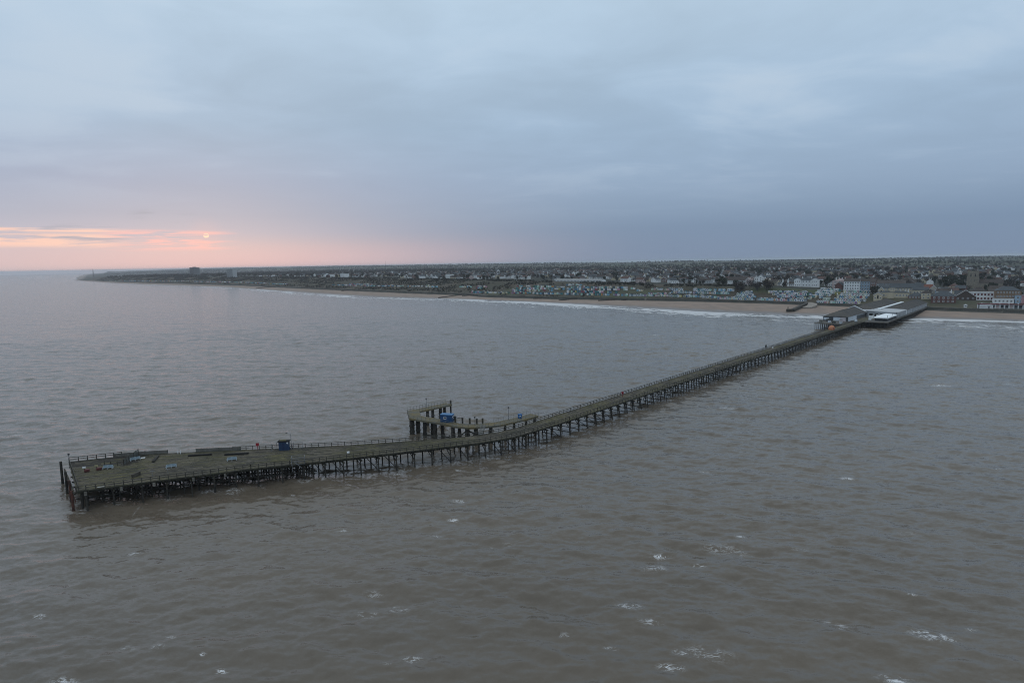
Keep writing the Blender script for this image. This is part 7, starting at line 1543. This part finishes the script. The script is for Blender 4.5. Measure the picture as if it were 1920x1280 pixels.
mb = MB(); mb.box((cw*.2, -.05, 1.0), (1.2, .1, 2.0)); mb.obj('door', glass_m, t)
cx, cy, cz, cw, ch, _ = SPEC['kiosk']
t = thing('kiosk', 'small white kiosk standing alone on the right promenade', 'kiosk', (cx, cy, cz), rad(-33))
mb = MB(); mb.box((0, 0, 1.2), (2.6, 2.2, 2.4)); mb.obj('wall', wm['white'], t)
mb = MB(); hip_geo(mb, 2.6, 2.2, 2.4, .9, .3); fix(mb.obj('roof', wm['palegrey'], t))
mb = MB(); mb.box((0, -1.12, 1.5), (1.6, .06, .9)); mb.obj('hatch', glass_m, t)
# red and white mast lamp above the cream block
q = AB(600, 30)
# far masts
def lattice(x, y, z, h, w0, label, n=6):
    t = thing('radio_mast', label, 'mast', (x, y, z), 0.3, 'radio masts on the skyline')
    for sx_, sy_ in ((-1, -1), (1, -1), (1, 1), (-1, 1)):
        mb = MB(); mb.beam((sx_*w0, sy_*w0, -5), (sx_*w0*.18, sy_*w0*.18, h), w0*.16); mb.obj('leg', steel_dark, t)
    mb = MB()
    for k in range(n):
        a, b = k/n, (k+1)/n; wa, wb = w0*(1-.82*a), w0*(1-.82*b)
        for sg in (-1, 1):
            mb.beam((-wa, sg*wa, h*a), (wb, sg*wb, h*b), w0*.09); mb.beam((wa, sg*wa, h*a), (-wb, sg*wb, h*b), w0*.09)
    mb.obj('bracing', steel_dark, t)
    mb = MB(); mb.tube((0, 0, h), (0, 0, h*1.08), w0*.1, None, 6); mb.obj('aerial', steel_dark, t)
steel_dark = mat('dull_mast_steel', (0.10, 0.10, 0.11), 0.6, 0.2, 0.2, metallic=0.3)
x, y, z = POINTS['mast1']; lattice(x*.5, y*.5, 6, 56, 3.6, 'thin lattice mast at tip of the far left headland')
x, y, z = POINTS['mast2']; lattice(x*.29, y*.29, 21, 44, .6, 'tallest thin radio mast on the skyline left of centre', 10)
x, y, z = POINTS['mast3']; lattice(x*.29, y*.29, 21, 38, .5, 'shorter thin radio mast right of the tallest one', 10)

# ---------------------------------------------------------------- groynes, slipway, steps
groyne_m = mat('black_wet_groyne', (0.030, 0.028, 0.024), 0.85, 0.5, 0.3, (0.06, 0.052, 0.04), 0.5, coords='World')
for k, (a, b) in enumerate(GROYNES):
    sa_ = a[0]/a[1]
    place = 'right of the long spur' if a[0]/a[1] > -0.05 else 'on the far left beach'
    a, b = Vector(a), Vector(b)
    mb = MB()
    n = 8
    for i in range(n):
        p, q = a.lerp(b, i/n), a.lerp(b, (i+1)/n)
        mb.beam((p.x, p.y, p.z+0.35), (q.x, q.y, q.z+0.35), 0.35, 1.5)
        mb.box((p.x, p.y, p.z+0.5), (0.45, 0.45, 2.4))
    o = mb.obj('groyne', groyne_m)
    nth = sorted([g_[0][0]/g_[0][1] for g_ in GROYNES]).index(sa_)
    tag(o, 'low black timber groyne, %s counted from the left along the beach' % (ORD+['sixteenth', 'seventeenth', 'eighteenth', 'nineteenth'])[nth], 'groyne', 'timber groynes across the beach')
def wallrun(name, pts, w_, h_, m, label, cat, z=0.0):
    mb = MB()
    for a, b in zip(pts[:-1], pts[1:]): mb.beam((a[0], a[1], a[2]+h_/2-0.5+z), (b[0], b[1], b[2]+h_/2-0.5+z), w_, h_+1.0)
    return tag(mb.obj(name, m), label, cat)
wallrun('long_spur', SPURS['spur'], 3.0, 2.2, groyne_m, 'long straight dark spur wall jutting left along the far beach', 'breakwater')
wallrun('slanting_groyne', SPURS['slant'], 1.2, 1.6, groyne_m, 'long slanting groyne below the dark spur wall', 'groyne')
wallrun('slipway_wall', SPURS['slipwall'], 3.2, 3.0, groyne_m, 'dark curved breakwater wall beside the concrete slipway', 'breakwater')
o = wallrun('slipway', SPURS['ramp'], 9.0, 0.9, mat('slipway_concrete', (0.27, 0.24, 0.21), 0.9, 0.25, 0.2, coords='World'), 'pale concrete slipway ramp down to beach left of pier', 'slipway')
for k in range(3):
    p = SPURS['slipwall'][0]; q = SPURS['slipwall'][1]; p = Vector(p).lerp(Vector(q), 0.12+0.1*k)
    mb = MB(); mb.tube((p.x, p.y, p.z), (p.x, p.y, p.z+5.0), 0.14, .1, 6); mb.box((p.x, p.y, p.z+4.9), (0.5, 0.12, 0.4))
    tag(mb.obj('marker_pole', beam_m), '%s of three thin marker poles on the breakwater end' % ('left', 'middle', 'right')[k], 'pole', 'poles on the breakwater')
for key, lab in (('steps', 'concrete steps down the sea wall right of pier'), ('steps2', 'concrete double steps below the white promenade huts'), ('steps3', 'concrete ramp below the middle promenade huts')):
    p = SPURS[key]
    t = thing('sea_steps', lab, 'steps', p[:3], ROTN if key != 'steps' else rad(-33))
    stc = mat('slipway_concrete', (0.27, 0.24, 0.21))
    for k in range(8):
        mb = MB(); mb.box((0.6*k-2.4, -1.2, 0.3+0.19*k), (0.62, 2.6, 0.6+0.36*k)); mb.obj('step', stc, t)
    mb = MB(); mb.box((3.6, -1.2, 1.4), (2.4, 3.0, 3.8)); mb.obj('landing', stc, t)
# ---------------------------------------------------------------- trees
leaf_m = [mat('evergreen_foliage', (0.028, 0.036, 0.022), 0.95, 0.4, 0.35, (0.046, 0.050, 0.030), 0.3, rnd=0.35, spec=0.1),
          mat('bare_twigs', (0.060, 0.050, 0.042), 0.95, 0.35, 0.4, (0.044, 0.038, 0.034), 0.3, rnd=0.35, spec=0.1),
          mat('olive_foliage', (0.046, 0.046, 0.030), 0.95, 0.35, 0.4, (0.034, 0.036, 0.026), 0.3, rnd=0.35, spec=0.1)]
bark_m = mat('bark', (0.05, 0.042, 0.035), 0.95, 0.3, 1.0)
def crown_mesh(seed, n, h0, h1, rad_, size, lobes):
    R_ = random.Random(seed)
    L_ = [(R_.uniform(-.45, .45)*rad_, R_.uniform(-.45, .45)*rad_, h0+(h1-h0)*R_.uniform(.25, .75), rad_*R_.uniform(.45, .75), (h1-h0)*R_.uniform(.22, .4)) for _ in range(lobes)]
    mb = MB()
    for k in range(n):
        lx, ly, lz, lr, lh = L_[k % lobes]
        while True:
            u = Vector((R_.uniform(-1, 1), R_.uniform(-1, 1), R_.uniform(-1, 1)))
            if 0.25 < u.length < 1: break
        u = u.normalized()*(u.length**0.4)
        c = Vector((lx+u.x*lr, ly+u.y*lr, lz+u.z*lh))
        a = Vector((R_.gauss(0, 1), R_.gauss(0, 1), R_.gauss(0, .6))).normalized()
        b = a.cross(Vector((R_.gauss(0, 1), R_.gauss(0, 1), R_.gauss(0, 1)))).normalized()
        s_ = size*R_.uniform(.6, 1.3)
        mb.add([tuple(c-a*s_), tuple(c+b*s_*.7), tuple(c+a*s_), tuple(c-b*s_*.6)], [(0, 1, 2, 3)])
    return mb
def trunk_mesh(seed, h0, h1, rad_):
    R_ = random.Random(seed); mb = MB()
    mb.tube((0, 0, -.6), (0, 0, h0+1), .28, .2, 7); mb.tube((0, 0, h0+1), (.2, .1, (h0+h1)*.55), .2, .07, 6)
    for k in range(6):
        a = R_.uniform(0, 6.28); z = h0+R_.uniform(0, (h1-h0)*.4)
        mb.tube((0, 0, z), (math.cos(a)*rad_*.6, math.sin(a)*rad_*.6, z+(h1-h0)*R_.uniform(.25, .45)), .1, .03, 5)
    return mb
KINDS = [('evergreen_tree', 'dark evergreen tree with dense rounded crown among the town houses', 1, 260, 1.2, 9, 3.6, .75, 5, 0), ('evergreen_tree', 'dark evergreen tree with dense rounded crown among the town houses', 2, 240, 1.5, 11, 3.2, .75, 5, 0), ('bare_tree', 'leafless brownish winter tree among the town houses', 3, 230, 2.2, 11, 4.6, .55, 6, 1), ('bare_tree', 'leafless brownish winter tree among the town houses', 4, 210, 2.0, 9.5, 4.0, .55, 6, 1), ('olive_tree', 'olive brown bushy tree among the town houses', 5, 240, 1.0, 7.5, 3.8, .7, 5, 2)]
protos = []
def spot(px_s, q):
    x, y = xy(px_s, q); z = float(ground(px_s, q))-(x*x+y*y)/(2*RE)
    return float(x), float(y), float(z)
HOLD = {}
def occupied(x, y, r):
    return (int(x//8), int(y//8)) in HOLD
def claim(x, y, r):
    k = int(r//8)+1
    for i in range(-k, k+1):
        for j in range(-k, k+1): HOLD[(int(x//8)+i, int(y//8)+j)] = 1
for b in BUILDINGS: claim(b[3]+.45*b[9], b[4]+.8*b[9], b[6]*.45)
for k in ('hotel', 'church', 'nave'): claim(SPEC[k][0]+4, SPEC[k][1]+8, SPEC[k][3]*.55)
for nm, lst in HUT_ROWS:
    for h in lst: claim(h[0], h[1], 1)
for h in FAR_HUTS: claim(h[0], h[1], 1)

LANDMARKS = [(-1406, 2779, 'dark grey tower block'), (-1000, 2240, 'pale tower block'), (-450, 1912, 'far white terrace'), (-294, 1821, 'flat roofed far villa'), (-88, 1450, 'balconied white block'), (11, 1330, 'dark hipped white house'), (114, 1075, 'long holiday block'), (211, 1067, 'raised white villa'), (268, 986, 'clifftop bungalows'), (310, 861, 'two storey white terrace'), (353, 808, 'turreted villa'), (374, 796, 'big white hotel'), (401, 765, 'pale pink block'), (421, 748, 'pale blue terrace'), (452, 718, 'long cream block'), (494, 745, 'orange roofed house'), (437, 632, 'red brick block'), (481, 639, 'white corner inn'), (611, 831, 'stone church'), (484, 609, 'brown brick block')]
_o1 = ['', 'first', 'second', 'third', 'fourth', 'fifth', 'sixth', 'seventh', 'eighth', 'ninth', 'tenth', 'eleventh', 'twelfth', 'thirteenth', 'fourteenth', 'fifteenth', 'sixteenth', 'seventeenth', 'eighteenth', 'nineteenth', 'twentieth']
_t1 = {20: 'twenty', 30: 'thirty', 40: 'forty', 50: 'fifty', 60: 'sixty', 70: 'seventy'}
def ordinal(n):
    if n <= 20: return _o1[n]
    if n % 10 == 0: return _t1[n][:-1]+'ieth'
    return _t1[n//10*10]+'-'+_o1[n % 10]
def place_labels(items):
    """items: (x, y, kind) -> unique labels by landmark, counted left to right"""
    keyed = {}
    for i, (x, y, kind) in enumerate(items):
        lm = min(LANDMARKS, key=lambda l: abs(math.atan2(l[0], l[1])-math.atan2(x, y)))
        keyed.setdefault((kind, lm[2]), []).append((math.atan2(x, y), i))
    out = [None]*len(items)
    for (kind, lm), lst in keyed.items():
        lst.sort()
        for n_, (_, i) in enumerate(lst):
            out[i] = ('the only %s around the %s' % (kind, lm)) if len(lst) == 1 else '%s, %s from left around the %s' % (kind, ordinal(n_+1), lm)
    return out
# ---------------------------------------------------------------- ordinary houses of the town
tr_ = random.Random(77)
cands = []
for bs in range(-3, 22):
    for bq in range(0, 13):
        s0, q0 = bs*190+tr_.uniform(-20, 20), 30+bq*175
        dens = 0.9 if bq < 5 else (0.7 if bq < 8 else 0.35)
        if bs > 8: dens = 0.85 if bq < 3 else 0.4
        if bs > 14: dens = 0.55 if bq < 2 else 0.2
        if tr_.random() > dens: continue
        ang = tr_.choice((0, 0, .3, -.35, 1.2, .8))
        for r_ in range(5):
            for c in range(12):
                if tr_.random() < 0.36+0.03*bq: continue
                u_ = (c-5.5)*15+tr_.uniform(-2.5, 2.5); v_ = (r_-2)*34+tr_.choice((-7, 7))
                s_ = s0+u_*math.cos(ang)-v_*math.sin(ang); q_ = float(q_top(s0))+q0+70+u_*math.sin(ang)+v_*math.cos(ang)
                if q_ < float(q_top(s_))+34: continue
                x, y, z = spot(s_, q_)
                az = math.degrees(math.atan2(x, y)); d_ = math.hypot(x, y)
                if abs(az) > 41 or occupied(x, y, 6): continue
                if d_ > 2300+tr_.uniform(-300, 300): continue
                claim(x, y, 5)
                cands.append((d_, x, y, z, ROTN+ang+tr_.choice((0, math.pi/2, 0))+tr_.uniform(-.06, .06), tr_.random(), tr_.random(), tr_.uniform(.85, 1.2)))
cands.sort()
HV = []
WK = ['white', 'cream', 'brick', 'redbrick', 'palegrey', 'pinkish']
RK = ['brown', 'slate', 'redtile', 'brown']
def house_parts(w_, d_, h_, rh, hip, dorm):
    m1 = MB(); m1.box((0, 0, h_/2-.8), (w_, d_, h_+1.6))
    if not hip: m1.add([(-w_/2, -d_/2, h_), (-w_/2, 0, h_+rh), (-w_/2, d_/2, h_), (w_/2, -d_/2, h_), (w_/2, 0, h_+rh), (w_/2, d_/2, h_)], [(0, 1, 2), (5, 4, 3)])
    for sg in (-1, 1):
        for k in (-.3, .1, .34):
            m1.box((w_*k, sg*(d_/2+.02), h_*.45), (1.2, .08, 1.1), 0, 1)
    m2 = MB()
    if hip:
        hip_geo(m2, w_, d_, h_, rh)
    else:
        for sg in (-1, 1):
            p = [(-w_/2-.25, 0, h_+rh+.04), (w_/2+.25, 0, h_+rh+.04), (w_/2+.25, sg*(d_/2+.4), h_-.1), (-w_/2-.25, sg*(d_/2+.4), h_-.1)]
            m2.add(p+[(a, b, c+.16) for a, b, c in p], [(0, 1, 2, 3), (7, 6, 5, 4), (0, 3, 7, 4), (3, 2, 6, 7), (2, 1, 5, 6), (1, 0, 4, 5)])
    m3 = MB(); m3.box((w_*.28, 0, h_+rh*.8), (.8, .6, 2.2))
    return m1, m2, m3
SHAPES = [(9, 7.5, 4.6, 3.0, False, 0), (11, 8, 4.4, 3.2, True, 0), (10, 7.5, 2.8, 3.2, False, 0), (13, 7.5, 4.8, 2.8, False, 0)]
shape_me = []
for sh in SHAPES:
    a, b, c = house_parts(*sh)
    bm_r = b.mesh('roof', [rm['brown']])
    bm = bmesh.new(); bm.from_mesh(bm_r); bmesh.ops.recalc_face_normals(bm, faces=bm.faces); bm.to_mesh(bm_r); bm.free()
    shape_me.append((a.mesh('wall', [wm['white'], glass_m]), bm_r, c.mesh('chimney', [pot_m])))
def pick(u, opts):
    for k, p in opts:
        u -= p
        if u <= 0: return k
    return opts[-1][0]
WP = [('white', .40), ('cream', .16), ('brick', .18), ('redbrick', .08), ('palegrey', .12), ('pinkish', .06)]
RP = [('brown', .42), ('slate', .44), ('redtile', .14)]
WN = {'white': 'white', 'cream': 'cream', 'brick': 'brown brick', 'redbrick': 'red brick', 'palegrey': 'grey', 'pinkish': 'pinkish'}
RN = {'brown': 'brown', 'slate': 'slate', 'redtile': 'red'}
SN = ['gabled house', 'hipped house', 'bungalow', 'double house']
HL = place_labels([(c_[1], c_[2], '%s %s with %s roof' % (WN[pick(c_[5], WP)], SN[i % 4], RN[pick(c_[6], RP)])) for i, c_ in enumerate(cands[:240])])
for i, (d_, x, y, z, rz, u1, u2, sc) in enumerate(cands[:240]):
    si = i % 4; wk, rk = pick(u1, WP), pick(u2, RP)
    t = thing('town_house', HL[i], 'house', (x, y, z), rz, 'houses of the town behind the seafront')
    t.scale = (sc, sc, sc)
    for me, nm, mm in zip(shape_me[si], ('wall', 'roof', 'chimney'), (wm[wk], rm[rk], None)):
        o = link(nm, me, t)
        if mm: o.material_slots[0].link = 'OBJECT'; o.material_slots[0].material = mm
# the rest, out to where streets blur together
mb = MB(); wl = [wm[k] for k in WK]; rl = [rm[k] for k in ('brown', 'slate', 'redtile')]
for (d_, x, y, z, rz, u1, u2, sc) in cands[240:]:
    w_, dd, h_, rh, hip, _ = SHAPES[int(u1*1000) % 4]
    ca, sa = math.cos(rz)*sc, math.sin(rz)*sc
    def tr(p): return (x+p[0]*ca-p[1]*sa, y+p[0]*sa+p[1]*ca, z+p[2]*sc)
    wi = WK.index(pick(u1, WP)); ri = 6+['brown', 'slate', 'redtile'].index(pick(u2, RP))
    b8 = [(-w_/2, -dd/2, -2), (w_/2, -dd/2, -2), (w_/2, dd/2, -2), (-w_/2, dd/2, -2), (-w_/2, -dd/2, h_), (w_/2, -dd/2, h_), (w_/2, dd/2, h_), (-w_/2, dd/2, h_), (-w_/2, 0, h_+rh), (w_/2, 0, h_+rh)]
    mb.add([tr(p) for p in b8], [(0, 1, 5, 4), (1, 2, 6, 9, 5), (2, 3, 7, 6), (3, 0, 4, 8, 7)], wi)
    o = .4
    r6 = [(-w_/2-.2, -dd/2-o, h_-.1), (w_/2+.2, -dd/2-o, h_-.1), (w_/2+.2, dd/2+o, h_-.1), (-w_/2-.2, dd/2+o, h_-.1), (-w_/2-.2, 0, h_+rh+.1), (w_/2+.2, 0, h_+rh+.1)]
    mb.add([tr(p) for p in r6], [(0, 1, 5, 4), (2, 3, 4, 5)], ri)
tag(mb.obj('distant_houses', wl+rl), 'small pale and brown houses crowding the town streets far inland', 'houses', kind='stuff')

# ---------------------------------------------------------------- trees one by one
for kd in KINDS:
    nm, lab, seed, n, h0, h1, rr, sz, lo, mi = kd
    t = thing(nm, lab, 'tree', (0, 0, 0), 0, nm.replace('_', ' ')+'s among the town houses')
    link('trunk', trunk_mesh(seed, h0, h1, rr).mesh('trunk', [bark_m]), t)
    link('crown', crown_mesh(seed, n, h0, h1, rr, sz, lo).mesh('crown', [leaf_m[mi]]), t)
    protos.append(t)
USED = set(); TREES = []
def put_tree(k, x, y, z, sc):
    t = protos[k]
    if k not in USED:
        USED.add(k); t.location = (x, y, z); t.rotation_euler = (0, 0, tr_.uniform(0, 6.28)); t.scale = (sc, sc, sc); TREES.append((t, k)); return
    TREES.append((copy_thing(t, (x, y, z), tr_.uniform(0, 6.28), None, (sc*tr_.uniform(.9, 1.15), sc*tr_.uniform(.9, 1.15), sc)), k))
spots = [(p[0], p[1], p[2], p[3]) for p in TREE_SPOTS]
for (x, y, z, k) in spots:
    put_tree({0: tr_.choice((0, 1)), 1: tr_.choice((2, 3)), 2: 4}[k], x, y, z-.2, tr_.uniform(.8, 1.25))
cand_t = []
tries = 0
while len(cand_t) < 5200 and tries < 60000:
    tries += 1
    s_ = tr_.uniform(-500, 3900); q_ = float(q_top(s_))+14+abs(tr_.gauss(0, 1))*850
    x, y, z = spot(s_, q_)
    if abs(math.degrees(math.atan2(x, y))) > 41.5 or occupied(x, y, 3): continue
    dn = float(vnoise(np.array([x/130.0]), np.array([y/130.0]), 55)[0])
    if tr_.random() > 0.25+1.1*max(0, dn-.35): continue
    cand_t.append((math.hypot(x, y), x, y, z))
cand_t.sort()
for (d_, x, y, z) in cand_t[:max(0, 290-len(spots))]:
    put_tree(tr_.choice((0, 1, 2, 3, 4, 2)), x, y, z-.2, tr_.uniform(.6, 1.05))
rest = cand_t[max(0, 290-len(spots)):]
KN = ['rounded evergreen tree', 'rounded evergreen tree', 'leafless brown tree', 'leafless brown tree', 'olive bushy tree']
for (t, k), lb in zip(TREES, place_labels([(t.location.x, t.location.y, KN[k]) for t, k in TREES])):
    t['label'] = lb

def scatter(name, pts, scl, srcs, label):
    me = bpy.data.meshes.new(name)
    me.from_pydata([tuple(p) for p in pts], [], [])
    at = me.attributes.new('sc', 'FLOAT', 'POINT'); at.data.foreach_set('value', np.array(scl, np.float32))
    o = link(name, me)
    ng = bpy.data.node_groups.new(name+'_scatter', 'GeometryNodeTree')
    ng.interface.new_socket('Geometry', in_out='INPUT', socket_type='NodeSocketGeometry')
    ng.interface.new_socket('Geometry', in_out='OUTPUT', socket_type='NodeSocketGeometry')
    N = ng.nodes; Lk = ng.links
    gi, go = N.new('NodeGroupInput'), N.new('NodeGroupOutput')
    ip = N.new('GeometryNodeInstanceOnPoints'); ip.inputs['Pick Instance'].default_value = True
    jn_ = N.new('GeometryNodeJoinGeometry')
    for s_ in srcs:
        oi = N.new('GeometryNodeObjectInfo'); oi.inputs['Object'].default_value = s_; oi.inputs['As Instance'].default_value = True
        Lk.new(oi.outputs['Geometry'], jn_.inputs[0])
    Lk.new(jn_.outputs[0], ip.inputs['Instance'])
    ri_ = N.new('FunctionNodeRandomValue'); ri_.data_type = 'INT'
    ri_.inputs[4].default_value = 0; ri_.inputs[5].default_value = len(srcs)-1
    Lk.new(ri_.outputs[2], ip.inputs['Instance Index'])
    rr_ = N.new('FunctionNodeRandomValue'); rr_.data_type = 'FLOAT_VECTOR'
    rr_.inputs[0].default_value = (0, 0, 0); rr_.inputs[1].default_value = (0, 0, 6.283)
    Lk.new(rr_.outputs[0], ip.inputs['Rotation'])
    na = N.new('GeometryNodeInputNamedAttribute'); na.data_type = 'FLOAT'; na.inputs[0].default_value = 'sc'
    Lk.new(na.outputs[0], ip.inputs['Scale'])
    Lk.new(gi.outputs[0], ip.inputs['Points']); Lk.new(ip.outputs[0], go.inputs[0])
    md = o.modifiers.new('scatter', 'NODES'); md.node_group = ng
    return tag(o, label, name.replace('_', ' '), kind='stuff')
crowns = [c for p in protos for c in p.children if c.name.startswith('crown')]
pts = [(x, y, z-1.0) for (_, x, y, z) in rest]; scl = [tr_.uniform(.7, 1.25) for _ in rest]
# countryside: hedges and woods thinning to the skyline
g2 = np.random.default_rng(5)
n = 120000
s_ = g2.uniform(-3000, 15500, n); q_ = q_top(s_)+60+g2.random(n)**1.5*13500
x, y = xy(s_, q_)
azv = np.degrees(np.arctan2(x, y)); dd = np.hypot(x, y)
hedge = np.minimum(np.abs(vnoise(x/310.0, y/310.0, 41)-.5), np.abs(vnoise(x/240.0+9, y/240.0, 42)-.5))
wood = vnoise(x/420.0, y/420.0, 43)*.65+vnoise(x/150.0, y/150.0, 44)*.35
keep = (np.abs(azv) < 42) & (dd > 1000) & (dd < 16500) & (((hedge < .035)) | (wood > .575)) & ((q_-q_top(s_) > 1000) | (wood > .64))
x, y, s_, q_, dd = x[keep], y[keep], s_[keep], q_[keep], dd[keep]
x, y, s_, q_, dd = x[:24000], y[:24000], s_[:24000], q_[:24000], dd[:24000]
zz = ground(s_, q_)-drop(x, y)-1.5
pts += list(zip(x.tolist(), y.tolist(), zz.tolist())); scl += (0.7+.6*g2.random(len(x))+np.clip(dd/9000., 0, 1)*.35).tolist()
scatter('far_woodland', pts, scl, crowns, 'dark hedges and winter woods spreading across the far country')
# scrub on the cliff slope
n = 30000
s_ = g2.uniform(70, 3800, n); uu = g2.random(n)**.75
w0, t0 = q_wall(s_)+14, q_top(s_)
q_ = w0+(t0+8-w0)*uu
x, y = xy(s_, q_)
den = vnoise(s_/28.0, q_/18.0, 61)
keep = (den > .42) & ~((s_ > 118) & (s_ < 225) & (uu > .42)) & ((s_ > 240) | (uu > .3))
ok = np.array([not occupied(a, b, 0) for a, b in zip(x, y)])
keep &= ok
x, y, s_, q_ = x[keep], y[keep], s_[keep], q_[keep]
zz = ground(s_, np.minimum(q_, q_top(s_)-.05))-drop(x, y)-.9
scatter('slope_scrub', list(zip(x.tolist(), y.tolist(), zz.tolist())), (.16+.26*g2.random(len(x))).tolist(), crowns, 'dark scrub bushes covering the slope above the huts')

# ---------------------------------------------------------------- red and white mast light, flagpoles
t = thing('beacon_mast', 'short red and white banded mast behind the cream blocks', 'mast', MASTSPOT, 0)
for k in range(5):
    mb = MB(); mb.tube((0, 0, k*2.6), (0, 0, (k+1)*2.6), .45-.05*k, .42-.05*k, 8); mb.obj('band', red_m if k % 2 else white_m, t)

# ---------------------------------------------------------------- haze
mb = MB(); mb.box((0, 16500, -25.0), (68000, 35000, 194))
hz_m = bpy.data.materials.new('thin_sea_haze'); hz_m.use_nodes = True
hn = hz_m.node_tree.nodes; hn.clear()
ho = hn.new('ShaderNodeOutputMaterial'); hp = hn.new('ShaderNodeVolumePrincipled')
hp.inputs['Color'].default_value = (0.90, 0.95, 1.0, 1)
hp.inputs['Density'].default_value = HAZE_DENSITY
hp.inputs['Anisotropy'].default_value = 0.7
hz_m.node_tree.links.new(hp.outputs[0], ho.inputs['Volume'])
hz = mb.obj('haze', hz_m); tag(hz, kind='stuff')
